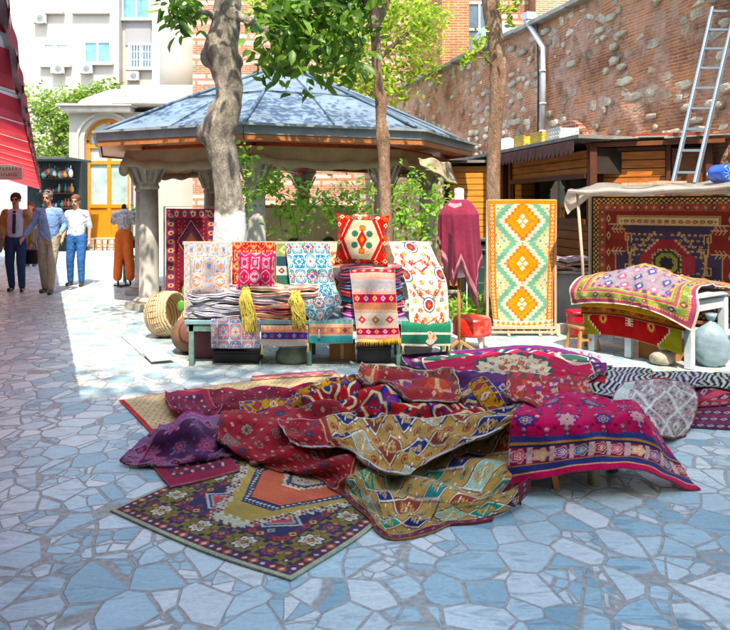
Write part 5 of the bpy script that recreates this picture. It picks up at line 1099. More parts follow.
# ---- things inside the kiosk window
def kp(px, py, inset=.35):
    k = (px-CX)/F; s = (KA.x-k*KA.y)/(k*KD.y-KD.x); p = KA+KD*s; q = p+Vector((.983, .184, 0))*inset; return Vector((q.x, q.y, CH-(py-HY)/F*q.y))
LWH = M('lamp_shade_white', 'd8d4c8', .6, .1, 4); CER = M('white_ceramic', 'e8e6de', .35, .06)
p = kp(534, 212); e = empty('table_lamp', (p.x, p.y, 1.3), 'lamp with a white conical shade behind the kiosk window', 'lamp')
mb = MB(); mb.lathe([(.19, 0), (.09, .2)], (0, 0, .25), 24, False); mb.build('lamp_shade', LWH, e); mb = MB(); mb.lathe([(.09, 0), (.05, .03), (.02, .12), (.02, .27)], (0, 0, -.0), 16); mb.build('base', TRIM, e)
p = kp(566, 225); e = empty('ceramic_jar', (p.x, p.y, 1.36), 'white round-topped jar standing in the kiosk window', 'jar')
mb = MB(); mb.lathe([(.09, 0), (.11, .05), (.11, .2), (.08, .27), (.03, .31)], (0, 0, 0), 20); mb.build('body', CER, e); mb = MB(); mb.ball((0, 0, .32), .03); mb.build('knob', CER, e)
# shelf inside for them
mb = MB(); c = kp(552, 220, .4); mb.box((c.x, c.y, 1.31), (2.2, .5, .04), kang); tag(mb.build('window_shelf', TRIM), 'brown shelf behind the kiosk window holding the lamp and the jar', 'shelf')
# goods on the kiosk roof
CRY = M('yellow_crate', 'dcb84a', .5, .15, 6); CRW = M('white_crate', 'e6e2d4', .5, .1, 6)
def crate(px, py, lab, mat, w_=.42, off=-.1):
    c = kp(px, py, off); c.z = 2.535; e = empty('crate', c, lab, 'crate', 'crates on the kiosk roof', rz=kang); mb = MB()
    for sy in (-1, 1):
        for k in range(3): mb.box((0, sy*.14, .03+k*.055), (w_, .015, .04))
        for k in range(6): mb.box((-w_/2+.02+k*(w_-.04)/5, sy*.14, .085), (.02, .018, .16))
    for sx in (-1, 1):
        for k in range(3): mb.box((sx*w_/2, 0, .03+k*.055), (.015, .28, .04))
    mb.box((0, 0, .01), (w_, .28, .015)); mb.build('body', mat, e); mb = MB(); mb.box((0, .14, .165), (w_+.01, .02, .02)); mb.box((0, -.14, .165), (w_+.01, .02, .02)); mb.build('rim', mat, e)
crate(533, 142, 'yellow plastic crate on the kiosk roof, farthest left of the crates', CRY); crate(551, 140, 'yellow plastic crate on the kiosk roof beside the white crate', CRY); crate(569, 137, 'white plastic crate on the kiosk roof', CRW)
c = kp(487, 148, .3); e = empty('water_tank', (c.x, c.y, 2.54), 'small white tank lying on the kiosk roof behind the straight tree', 'tank', rz=kang); mb = MB(); mb.tube([(-.35, 0, .17), (.35, 0, .17)], .16, 20); mb.build('tank', CER, e); mb = MB(); mb.box((-.2, 0, .03), (.06, .3, .06)); mb.box((.2, 0, .03), (.06, .3, .06)); mb.build('foot', TRIM, e)
# ---- kiosk B at the right
KB0, KB1 = Vector((3.26, 9.72, 0)), Vector((4.46, 9.07, 0)); bd = (KB1-KB0).normalized(); LB = (KB1-KB0).length; bang = math.atan2(bd.y, bd.x)
t = empty('kiosk', KB0, 'orange-boarded wooden kiosk under a ragged tin roof, behind the rug stall', 'kiosk', rz=bang)
# local x runs to the right, local -y faces the yard
mb = MB(); boards(mb, .05, .84, .1, 2.33, .0, .115); mb.build('front_boards', WOODO, t)
mb = MB(); mb.box((0, 0, 1.2), (.08, .1, 2.4)); mb.build('post', TRIM, t); mb = MB(); mb.box((.88, 0, 1.2), (.06, .09, 2.4)); mb.build('post', TRIM, t); mb = MB(); mb.box((.44, -.02, 2.36), (.8, .07, .05)); mb.build('head_rail', TRIM, t); mb = MB(); mb.box((LB, 0, 1.2), (.08, .1, 2.4)); mb.build('post', TRIM, t); mb = MB(); mb.box((-.07, .6, 1.2), (.05, 1.2, 2.4)); mb.build('side_wall', TRIM, t)
mb = MB(); mb.box((1.12, .02, 1.2), (.4, .04, 2.3)); mb.build('door', WOODD, t)
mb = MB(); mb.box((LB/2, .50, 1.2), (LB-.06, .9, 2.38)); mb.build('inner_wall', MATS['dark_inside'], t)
TIN = M('pale_tin', '9a988c', .55, .35, 5, .3, 20, dirt='7a5a44')
for k in range(5):
    mb = MB(); x = -.15+k*.36; mb.box((x+.12, .45, 2.46+.012*(k % 3)), (.40, 1.3+.1*(k % 2), .018), rx=-.03, ry=.02*((k % 3)-1)); mb.build('tin_sheet', TIN, t)
mb = MB(); mb.box((.7, -.16, 2.42), (1.7, .04, .06)); mb.build('roof_edge', WOODD, t)
mb = MB(); mb.box((.9, .0, 2.53), (1.0, .1, .05), rz=.06); mb.build('roof_batten', M('red_batten', '8c3428', .7), t)
# ---- kiosk C, facing the yard beyond the straight tree
t = empty('kiosk', (1.52, 13.0, 0), 'small bright orange-boarded kiosk between the pavilion and the straight tree', 'kiosk', rz=R(-8))
mb = MB(); boards(mb, .05, 1.15, .1, 2.32, 0, .11); mb.build('front_boards', mat_wood('bright_orange_boards', 'd8862c', 'f0a840', 0, .4), t)
for q_ in (0, 1.19): mb = MB(); mb.box((q_, 0, 1.18), (.08, .1, 2.36)); mb.build('post', TRIM, t)
mb = MB(); mb.box((.6, .5, 2.40), (1.5, 1.25, .05)); mb.build('roof', MATS['felt_roof'], t)
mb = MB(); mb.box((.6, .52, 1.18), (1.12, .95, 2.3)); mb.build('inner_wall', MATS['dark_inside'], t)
# ---- rug stall at the right
SDv = Vector((.77, -.638, 0)); SNv = Vector((.638, .77, 0))       # towards the viewer along the rug; away from the yard
S0 = Vector((2.72, 8.4, 0)); sa = math.atan2(SDv.y, SDv.x)
def sp_(a, b, z): p = S0+SDv*a+SNv*b; return (p.x, p.y, z)
t = empty('rug_stall', S0, 'pale timber frame of the rug stall with a plastic sheet roof', 'stall')
def S_(a, b, z): return Vector(sp_(a, b, z))-S0
mb = MB(); PALEW = mat_wood('pale_timber', 'a8947a', 'c9b79c', 2, .6)
mb.beam(S_(-.03, .06, 0), S_(-.03, .06, 1.80), .05); mb.beam(S_(1.85, .06, 0), S_(1.85, .06, 1.84), .05); mb.beam(S_(-.05, .06, 1.73), S_(1.9, .06, 1.74), .045); mb.beam(S_(-.05, -.36, 1.745), S_(1.9, -.36, 1.76), .03)
mb.beam(S_(-.03, .42, 1.81), S_(-.03, -.36, 1.75), .03); mb.beam(S_(1.85, .42, 1.83), S_(1.85, -.36, 1.765), .03); mb.build('frame', PALEW, t)
mb = MB(); mb.tube([S_(.05, -.30, .0), S_(.02, -.32, .9), S_(-.04, -.33, 1.74)], .018, 8); mb.build('prop_pole', PALEW, t)
# plastic roof with sagging front skirt
n, m_ = 60, 16; vs = []
for i in range(n+1):
    a = -.12+2.3*i/n
    for j in range(m_+1):
        q = j/m_
        if q < .7: b = .5-q/.7*.88; z = 1.865-.08*q/.7+.02*math.sin(a*9+b*4)-.02*math.sin(math.pi*((a*1.3) % 1))*q
        else: k = (q-.7)/.3; b = -.38-.04*math.sin(k*3); z = 1.785-k*(.06+.03*math.sin(a*2.5)+.012*math.sin(a*11))
        vs.append(S_(a, b+.01*math.sin(a*14+q*9), z+.03*a/2.5))
mb = MB(); mb.add(vs, [(i*(m_+1)+j, i*(m_+1)+j+1, (i+1)*(m_+1)+j+1, (i+1)*(m_+1)+j) for i in range(n) for j in range(m_)], True); mb.build('plastic_roof', mat_sheet('milky_plastic', 'd4cec2', .5, .25), t)
mb = MB(); vs = []
for i in range(9):
    for j in range(7): a, q = i/8, j/6; vs.append(S_(-.14-.05*math.sin(q*3)+.02*math.sin(a*8), .3-a*.70, 1.83-.05*a-q*(.12+.22*a*(1-.2*a))+.01*math.sin(a*9)))
mb.add(vs, [(i*7+j, i*7+j+1, (i+1)*7+j+1, (i+1)*7+j) for i in range(8) for j in range(6)], True); mb.build('plastic_flap', mat_sheet('milky_flap', 'd0cabf', .4, .25), t)
pat = rug_prayer(1.72, 1.36, .0062); g = [[sp_(a, -.0, z) for a in (0, .43, .86, 1.29, 1.72)] for z in (.34, .8, 1.25, 1.70)]
g = [[tuple(p)+(0,) for p in row] for row in g]
textile('hanging_rug', g, pat, 'big dark red rug with navy field hung at the back of the right stall', 'rug', wr=(.012, .5), collide=False, edge='3a2a20')
# odds on the stall roof: bottles, boards
BLU = M('blue_plastic', '2f62c8', .25, .35, 14, .2, 9, stretch=(1, 1, 1)); BLC = M('blue_cap', 'dfe6f2', .4)
for i, (a, b, lab) in enumerate(((1.52, -.05, 'big blue water bottle lying on the stall roof, nearer the ladder'), (1.72, -.05, 'big blue water bottle lying on the stall roof at the right edge'))):
    e = empty('water_bottle', sp_(a, b, 1.835), lab, 'bottle', 'blue water bottles on the stall roof', rz=R(8)); mb = MB()
    prof = [(.0, 0), (.05, .005), (.10, .0), (.125, .03), (.12, .06), (.125, .1), (.118, .14), (.125, .18), (.12, .24), (.125, .3), (.06, .37), (.03, .4), (.03, .43)]; vs = []
    mb.lathe(prof, (0, 0, 0), 24); o = mb.build('bottle_body', BLU, e, (0, 0, .13)); o.rotation_euler = (R(-90), 0, 0); mb = MB(); mb.lathe([(.035, .42), (.035, .455)], (0, 0, 0), 12, False); o = mb.build('cap', BLC, e, (0, 0, .13)); o.rotation_euler = (R(-90), 0, 0)
    e.scale = (.8, .8, .8)
    mb = MB()
    for k in range(10): mb.beam((.03*math.cos(k*.628), .03*math.sin(k*.628), -.006), (.09*math.cos(k*.628), .09*math.sin(k*.628), -.004), .007, .005)
    o = mb.build('base_ribs', M('pale_blue_rib', '9fc0ee', .3), e, (0, 0, .13)); o.rotation_euler = (R(-90), 0, 0)
mb = MB(); mb.box(sp_(.7, -.2, 1.835), (.5, .1, .03), sa); mb.box(sp_(.95, -.12, 1.85), (.3, .08, .025), sa+.2); tag(mb.build('wood_offcut', PALEW), 'pale wood offcuts lying on the plastic stall roof below the orange boards', 'wood')
# ladder
t = empty('ladder', (0, 0, 0), 'long grey metal ladder leaning against the kiosk roof', 'ladder'); LAD = M('aluminium', '8496a4', .4, .15, 6, .1, metal=.4)
A0_, A1_, B0_, B1_ = at(673, 184, 8.1), at(713, 8, 9.0), at(695, 184, 8.05), at(736, 8, 8.95)
for a, b in ((A0_, A1_), (B0_, B1_)): mb = MB(); mb.beam(a, b, .03, .075); mb.build('rail', LAD, t, bevel=.004)
for k in range(9): f = .06+k*.115; mb = MB(); mb.beam(A0_.lerp(A1_, f), B0_.lerp(B1_, f), .035, .028); mb.build('rung', LAD, t)
# ---- rug table with its drapes
TB = Vector((3.15, 6.78, 0)); TU = Vector((-.6, .8, 0)); TV = Vector((.8, .6, 0)); ta = math.atan2(TU.y, TU.x)
t = empty('stall_table', TB, 'white-painted table under draped rugs in the right stall', 'table')
PW = M('blue_white_paint', 'c9d2d8', .6, .15, 6, .2, dirt='a9aeb2')
def T_(a, b, z): return TU*a*.82+TV*b*1.12+Vector((0, 0, z))
mb = MB(); c = T_(.68, .32, .705); mb.box(c, (1.18, .78, .04), ta); mb.build('table_top', PW, t, bevel=.005)
for a, b in ((.03, .03), (.82, .03), (1.36, .03), (.03, .62), (1.36, .62)): mb = MB(); mb.box(T_(a, b, .345), (.075, .075, .68), ta); mb.build('leg', PW, t, bevel=.004)
mb = MB(); mb.box(T_(.68, .62, .6), (1.05, .03, .1), ta); mb.box(T_(.03, .32, .6), (.03, .6, .1), ta); mb.build('apron', PW, t)
def tb_(a, b, z): p = TB+T_(a, b, z); return (p.x, p.y, p.z, 0)
# textiles hanging over the front side (behind each other: red kilim innermost)
pat = kilim_red(1.42, .34, .006)
textile('red_kilim', [[tb_(1.42, -.035, .18), tb_(.95, -.05, .22), tb_(.5, -.05, .20), tb_(.07, -.045, .14)], [tb_(1.44, -.045, .36), tb_(.95, -.06, .40), tb_(.5, -.06, .38), tb_(.07, -.05, .34)], [tb_(1.44, -.035, .52), tb_(.95, -.05, .54), tb_(.5, -.05, .53), tb_(.07, -.045, .50)]], pat,
        'red kilim with green ends and cream zigzag hanging lowest on the right stall table', 'kilim', wr=(.012, .3), collide=False, edge='b9b23a', group=None)
pat = bands(1.4, .2, .006, [(.03, '7a3418', None), (.1, 'b0681c', ['8a2418', '3a5a2a', 'd89a34']), (.05, '7a4a1c', ['c8902c'])], 31)
textile('orange_kilim', [[tb_(1.46, -.07, .40), tb_(.95, -.085, .44), tb_(.5, -.085, .42), tb_(.0, -.075, .38)], [tb_(1.46, -.06, .56), tb_(.95, -.075, .57), tb_(.5, -.075, .56), tb_(.0, -.065, .54)]], pat, 'narrow orange and brown kilim strip above the red kilim', 'kilim', wr=(.01, .3), collide=False, edge='c8b090')
pat = bands(1.44, .3, .007, [(.12, 'd8a83a', ['c8902c']), (.1, 'c88a2c', None)], 32)
textile('yellow_cloth', [[tb_(1.46, -.10, .49), tb_(.95, -.11, .52), tb_(.5, -.11, .50), tb_(.0, -.10, .46)], [tb_(1.46, -.09, .62), tb_(.95, -.10, .63), tb_(.5, -.10, .63), tb_(.0, -.09, .60)], [tb_(1.46, .0, .735), tb_(.95, .0, .735), tb_(.5, .0, .735), tb_(.0, .0, .735)]], pat, 'yellow woven cloth peeking out under the green-striped rug', 'cloth', wr=(.008, .3), collide=False, edge='e0c060')
pat = rug_green_pink(1.62, 1.0, .0065)
textile('draped_rug', [[tb_(1.55, -.14, .50), tb_(1.15, -.16, .56), tb_(.7, -.17, .58), tb_(.3, -.16, .54), tb_(-.12, -.13, .40)], [tb_(1.58, -.12, .66), tb_(1.15, -.13, .71), tb_(.7, -.14, .71), tb_(.3, -.13, .68), tb_(-.16, -.07, .60)],
        [tb_(1.55, .0, .80), tb_(1.15, .02, .83), tb_(.7, .03, .85), tb_(.3, .02, .82), tb_(-.06, .05, .77)], [tb_(1.5, .3, .80), tb_(1.15, .3, .90), tb_(.75, .3, .96), tb_(.3, .3, .86), tb_(.0, .3, .80)], [tb_(1.45, .52, .78), tb_(1.15, .52, .83), tb_(.75, .52, .85), tb_(.3, .52, .80), tb_(.05, .5, .79)]], pat,
        'pink and green bordered rug draped over the right stall table', 'rug', wr=(.022, .22), collide=False, edge='ddd2ba')
pat = rug_green_pink(.7, .9, .008)
textile('draped_rug', [[tb_(.42, .30, .88), tb_(.15, .33, .82), tb_(-.06, .36, .80)], [tb_(.45, .55, .84), tb_(.1, .62, .80), tb_(-.1, .72, .73)], [tb_(.4, .66, .80), tb_(.05, .82, .77), tb_(-.22, 1.05, .62)]], pat, 'folded end of a pink and green rug at the right edge of the stall table', 'rug', wr=(.015, .2), collide=False, edge='ddd2ba')
# things below the table
def sack(name, c, r, h, mat, label, cat, seed, rz=0):
    e = empty(name, c, label, cat, rz=rz); mb = MB(); rs_ = random.Random(seed); prof = []; seg = 36; vs = []
    rows = 16
    for i in range(rows+1):
        q = i/rows; rr = (1-abs(2*q-.85)**3.2*.75); rr = max(.12, rr) if i < rows else .08
        for k in range(seg):
            a = 2*math.pi*k/seg; w_ = 1+.05*math.sin(a*3+q*5+seed)+.035*math.sin(a*7-q*9)+.02*math.sin(q*40+a*2); vs.append((r[0]*rr*w_*math.cos(a), r[1]*rr*w_*math.sin(a), h*q*(1+.03*math.sin(a*2))))
    mb.add(vs, [(i*seg+k, i*seg+(k+1) % seg, (i+1)*seg+(k+1) % seg, (i+1)*seg+k) for i in range(rows) for k in range(seg)]+[tuple(range(seg-1, -1, -1)), tuple(rows*seg+k for k in range(seg))], True); mb.build('bag', mat, e)
    mb = MB(); mb.lathe([(.03, 0), (.045, .03), (.06, .07), (.02, .05)], (0, 0, h*.98), 14); mb.build('tied_neck', mat, e)
p = TB+T_(.28, .72, 0); sack('plastic_sack', (3.45, 6.98, 0), (.17, .16), .46, mat_sheet('pale_blue_sack', 'a9c4d2', .3, .3), 'big pale blue plastic sack beside the white leg of the stall table', 'sack', 2)
p = TB+T_(.22, .10, 0); sack('cloth_bag', (2.98, 7.02, 0), (.12, .10), .15, M('offwhite_bag', 'a89c8c', .8, .15, 9, .4), 'small off-white bag slumped under the stall table', 'bag', 5)
CARD = M('cardboard', 'a8703c', .85, .15, 5, .2)
def carton(c, s, label, rz=0, mat=None):
    e = empty('carton', c, label, 'box', rz=rz); mb = MB(); mb.box((0, 0, s[2]/2), s); mb.build('box_body', mat or CARD, e, bevel=.004); mb = MB(); mb.box((0, -s[1]*.27, s[2]+.004), (s[0], s[1]*.45, .008), rx=.05); mb.box((0, s[1]*.27, s[2]+.004), (s[0], s[1]*.45, .008), rx=-.05); mb.build('flap', mat or CARD, e)
    mb = MB(); mb.box((0, -s[1]/2-.002, s[2]*.55), (s[0]*.12, .003, s[2]*.9)); mb.build('tape', M('tape', 'c9a878', .35), e)
p = TB+T_(.55, .25, 0); carton(tuple(p), (.36, .3, .2), 'brown cardboard box under the right stall table', ta)
# small wooden stools at the left end, under the drapes
def stool(c, label, h=.3, rr=.13, mat=None, group=None, name='stool', rz=0):
    e = empty(name, c, label, 'stool', group, rz=rz); mb = MB(); mb.box((0, 0, h-.015), (rr*2, rr*2, .03)); mb.build('seat', mat or PALEW, e, bevel=.006)
    for sx in (-1, 1):
        for sy in (-1, 1): mb = MB(); mb.beam((sx*rr*1.05, sy*rr*1.05, 0), (sx*rr*.75, sy*rr*.75, h-.03), .03); mb.build('leg', mat or PALEW, e)
    mb = MB(); mb.beam((-rr*.9, -rr*.9, h*.45), (rr*.9, -rr*.9, h*.45), .022); mb.beam((-rr*.9, rr*.9, h*.45), (rr*.9, rr*.9, h*.45), .022); mb.build('stretcher', mat or PALEW, e); return e
HONEY = mat_wood('honey_wood', 'a8763c', 'c9985a', 2, .5)
stool(tuple(TB+T_(1.5, .0, 0)), 'low wooden stool under the left end of the right stall table', .27, .12, HONEY, rz=.3)
# red bucket
x_, y_, _ = gp(577, 336); e = empty('bucket', (x_, y_, 0), 'red lidded plastic bucket between the zigzag kilim and the stall table', 'bucket'); REDP = M('red_plastic', 'c8142c', .35, .12, 5, .06)
mb = MB(); mb.lathe([(.10, 0), (.11, .01), (.128, .27), (.13, .28)], (0, 0, 0), 28); mb.build('body', REDP, e); mb = MB(); mb.lathe([(.14, .275), (.142, .30), (.13, .315), (.04, .32)], (0, 0, 0), 28); mb.build('lid', REDP, e); mb = MB(); mb.box((0.02, -.123, .15), (.07, .012, .05)); mb.build('sticker', M('pale_sticker', 'e0b8b0', .6), e, bevel=.01)
mb = MB(); mb.tube([(.14*math.cos(a), .14*math.sin(a)*.3-.05, .27-.08*abs(math.sin(a))) for a in [math.pi*k/10 for k in range(11)]], .004, 6); mb.build('handle', M('wire2', '9a9a9a', .4), e)
# low grey block with folded kilims on it, below the kiosk window
x_, y_ = 2.62, 9.3; e = empty('stone_block', (x_, y_, 0), 'pale grey-blue stone block under the heap of folded kilims', 'block'); mb = MB(); mb.box((0, 0, .36), (.72, .5, .70), rz=-.2); mb.build('block', M('grey_block', '9aa4aa', .8, .2, 4, .4), e, bevel=.02); mb = MB(); mb.box((0, 0, .73), (.78, .56, .04), rz=-.2); mb.build('slab', M('grey_slab', 'a8a8a4', .8, .2, 4, .4), e, bevel=.008)

# ================= folded textiles, one object each =================
def folded(c, sx, sy, h, colors, label, seed, rz=0, group=None, cat='textile', name='folded_textile'):
    rs_ = np.random.RandomState(seed); n = 40; prof = []
    lay = max(1, len(colors)); nr_ = 10; vs = []; cols = []; ang = np.linspace(0, 2*math.pi, n, endpoint=False)
    rings = [(0.0, .86), (.10, .97), (.28, 1.0), (.42, .985), (.5, .955), (.58, .985), (.74, 1.0), (.9, .97), (1., .86), (1.02, .5), (1.0, .05)]
    ph = rs_.uniform(0, 6, 4)
    for k, (q, s_) in enumerate(rings):
        for a in ang:
            ca, sa_ = math.cos(a), math.sin(a); e_ = 5.; r = 1/((abs(ca)**e_+abs(sa_)**e_)**(1/e_)); x = sx/2*s_*r*ca; y = sy/2*s_*r*sa_
            x += .012*math.sin(a*5+ph[0]+q*2); y += .014*math.sin(a*4+ph[1]); z = h*q+.012*math.sin(x*14+ph[2])+.006*math.sin(x*31+y*20+ph[3]); vs.append((x, y, z))
            ci = int(abs(x*22+z*8+seed) % len(colors)) if k >= 8 or k in (2, 6) else (k//2+seed) % len(colors); cols.append(tuple(min(.8, v*1.35+.03) for v in lin(colors[ci])))
    fs = [(i*n+k, i*n+(k+1) % n, (i+1)*n+(k+1) % n, (i+1)*n+k) for i in range(len(rings)-1) for k in range(n)]+[tuple(range(n-1, -1, -1)), tuple((len(rings)-1)*n+k for k in range(n))]
    mb = MB(); mb.add(vs, fs, True); me = mb.mesh(name); A = me.color_attributes.new('Col', 'FLOAT_COLOR', 'POINT'); cc = np.ones((len(vs), 4)); cc[:, :3] = cols; A.data.foreach_set('color', cc.ravel().astype(np.float32))
    o = link(name, me, WOOL, None, c, rz); return tag(o, label, cat, group)
def colour_stack(px0, px1, ypx0, ypx1, Z, dz, palettes, labs, seed, group, depth=.42):
    x0, x1 = (px0-CX)/F*Z, (px1-CX)/F*Z; z0 = CH-(ypx0-HY)/F*Z; z1 = CH-(ypx1-HY)/F*Z; n = len(palettes); h = (z1-z0)/n; rs_ = random.Random(seed)
    for k in range(n):
        folded(((x0+x1)/2+rs_.uniform(-.02, .02), Z+depth/2+rs_.uniform(-.02, .02), z0+k*h), (x1-x0)*rs_.uniform(.93, 1.03), depth, h*1.14, palettes[k], labs[k], seed*10+k, rs_.uniform(-.04, .04), group)
ORD = ['lowest', 'second from the bottom', 'third from the bottom', 'fourth from the bottom', 'fifth from the bottom', 'sixth from the bottom', 'seventh from the bottom', 'eighth from the bottom', 'ninth from the bottom', 'tenth from the bottom']
def labs(txts, where): return ['folded %s textile, %s in %s' % (tx, 'topmost' if k == len(txts)-1 else ORD[k], where) for k, tx in enumerate(txts)]

# ================= the long display table =================
TZ, TH = 6.95, .455
t = empty('display_table', ((318-CX)/F*TZ, TZ+.3, 0), 'long low green-legged table carrying cushions and stacked textiles', 'table'); GRN = M('green_paint', '4f7468', .6, .25, 8, .2, dirt='8a9a90')
def tl(px): return (px-318)/F*TZ
mb = MB(); mb.box((0, 0, TH-.02), (tl(452)-tl(185), .62, .04)); mb.build('table_top', M('blue_grey_top', '7a9aa0', .6, .2, 6), t, bevel=.004)
mb = MB(); mb.box((0, -.28, TH-.075), (tl(450)-tl(187), .03, .07)); mb.box((0, .28, TH-.075), (tl(450)-tl(187), .03, .07)); mb.build('apron', GRN, t)
for px in (191, 309, 399, 449):
    for y in (-.27, .27): mb = MB(); mb.box((tl(px), y, (TH-.04)/2), (.05, .05, TH-.04)); mb.build('leg', GRN, t, bevel=.004)
# wooden rail at the back from which runners hang
RZ = 7.62; t = empty('hanging_rail', ((310-CX)/F*RZ, RZ, 0), 'wooden rail behind the table holding the hung runners', 'rail')
rh = CH-(243-HY)/F*RZ; mb = MB(); mb.beam(((183-310)/F*RZ, 0, rh), ((432-310)/F*RZ, 0, rh), .035); mb.build('rail', PALEW, t)
for px in (186, 282, 333, 428): mb = MB(); mb.beam(((px-310)/F*RZ, .02, 0), ((px-310)/F*RZ, .02, rh), .04); mb.build('post', PALEW, t)
def hang(rows): return [[tuple(at(x, y, z))+(0,) for x, y, z in r] for r in rows]
def sheet_rows(x0, x1, y0, y1, z0, z1, n=4, m=3): return [[((x0+(x1-x0)*j/m), y0+(y1-y0)*i/n, z0+(z1-z0)*i/n) for j in range(m+1)] for i in range(n, -1, -1)]
Zr = RZ-.03
textile('hanging_cloth', hang(sheet_rows(184, 231, 242, 318, Zr, 7.45)), damask(.5, .8, .006, 'bdb8b0', 'a8b4c8', 'd08a5a', '5f86b8'), 'white floral cloth with blue and orange scrolls, hung left of the red one', 'cloth', wr=(.01, .2), collide=False, edge='e6e2da', thick=.004)
textile('hanging_cloth', hang(sheet_rows(232, 275, 242, 300, Zr, 7.5)), damask(.46, .62, .006, 'b8202e', 'd8a45a', 'c8303a', 'd8b48a', 5), 'red and gold brocade cloth hung behind the red cushion', 'cloth', wr=(.01, .2), collide=False, edge='c8a060', thick=.004)
textile('hanging_cloth', hang(sheet_rows(276, 290, 243, 300, Zr+.01, 7.5)), bands(.15, .6, .006, [(.1, '7a9a5a', ['d8d0a0']), (.04, '2f5a4a', None), (.12, '3a6a5a', None), (.1, 'b8d0c8', ['a82430', '2f4a6a']), (.1, '2c4a5a', None), (.14, '8aa060', ['d8c890'])], 41), 'narrow green and navy patchwork strip hung beside the red cloth', 'cloth', wr=(.006, .2), collide=False, thick=.004)
textile('hanging_cloth', hang(sheet_rows(327, 344, 243, 290, Zr+.01, 7.5)), bands(.2, .5, .006, [(.1, 'c89a7a', ['8a3a3a']), (.06, 'e0d0b8', None), (.1, 'b86a5a', ['e0c890']), (.06, 'd8c8a8', None)], 42), 'narrow peach striped strip hung left of the tall pillow', 'cloth', wr=(.006, .2), collide=False, thick=.004)
rn = textile('table_runner', hang([[(312, 321, 6.92), (319, 329, 6.9), (331, 314, 6.93)], [(298, 306, 6.98), (320, 308, 6.94), (341, 302, 6.98)], [(291, 288, 7.12), (314, 289, 7.1), (336, 287, 7.12)], [(288, 265, 7.4), (311, 265, 7.38), (332, 265, 7.4)], [(285, 243, 7.58), (307, 242, 7.58), (330, 243, 7.58)]]), ikat(.46, .95, .0055), 'pointed teal and blue runner with rosettes, hung in front of the stacks', 'runner', wr=(.006, .2), collide=False, edge='e6e2d8', thick=.004)
def tassel(px, py, Z, col, parent=None, ln=.09, r=.014):
    mb = MB(); c = at(px, py, Z); mb.tube([c, c-Vector((0, 0, .02)), c-Vector((0, 0, .03)), c-Vector((0, 0, ln))], [.004, r*.7, r*.5, r*1.2], 10); return mb.build('tassel', M('tassel_'+col, col, .9, .2, 30, .6), parent)
def mid(px0, py0, px1, py1, Z): pass
tassel(319, 329, 6.89, 'c8d0d4', rn)
textile('table_runner', hang([[(421, 338, 6.9), (431, 345, 6.88), (440, 335, 6.9)], [(410, 322, 6.92), (430, 324, 6.9), (448, 320, 6.92)], [(409, 302, 7.0), (429, 303, 6.98), (448, 300, 7.0)], [(405, 280, 7.16), (426, 281, 7.14), (446, 280, 7.16)], [(394, 258, 7.4), (416, 258, 7.4), (437, 260, 7.4)], [(389, 242, 7.58), (408, 241, 7.58), (429, 242, 7.58)]]), suzani(.42, 1.1, .0055), 'pointed cream runner embroidered with red sprays, right end of the table', 'runner', wr=(.006, .2), collide=False, edge='e8e0d4', thick=.004)
run = textile('table_runner', hang([[(357, 339, 6.9), (378, 339, 6.89), (400, 338, 6.9)], [(355, 318, 6.91), (376, 318, 6.9), (398, 318, 6.91)], [(352, 292, 6.96), (375, 292, 6.95), (396, 292, 6.96)], [(350, 272, 7.02), (373, 271, 7.0), (395, 272, 7.02)], [(350, 264, 7.3), (373, 264, 7.3), (395, 265, 7.3)]]),
        bands(.45, .95, .0055, [(.04, 'e0a0a0', None), (.06, 'a81c50', ['e0b05a', 'd8b8c8']), (.03, 'd8b4a0', None), (.10, 'bab4a6', ['b8343a', 'a85a30', 'b8343a']), (.03, 'b8a08a', None), (.05, 'b87a5a', None), (.06, 'a81c50', ['e0b05a', 'd8b8c8']), (.03, 'd89a8a', None), (.10, 'b0acae', None), (.07, 'd09a8a', None), (.06, 'a81c50', ['e0b05a']), (.05, 'd8b8a0', None), (.1, 'aca8a2', None)], 43), 'pale runner with magenta bands and yellow fringe below the tall pillow', 'runner', wr=(.004, .2), collide=False, edge='d8d0c4', thick=.004)
def fringe(parent, a, b, n, ln, col, sw=.004, r=.005):
    mb = MB(); rr_ = random.Random(n)
    for k in range(n):
        p = Vector(a).lerp(Vector(b), k/(n-1)); q = p+Vector((rr_.uniform(-.01, .01), -.012, -ln*rr_.uniform(.85, 1.1))); mb.tube([p, p.lerp(q, .5)+Vector((0, -.01, 0)), q], [r, r, r*.6], 5)
    return mb.build('fringe', M('fringe_'+col, col, .9, .2, 30, .3), parent)
fringe(run, at(357, 339, 6.9), at(400, 338, 6.9), 34, .065, 'd8a020')
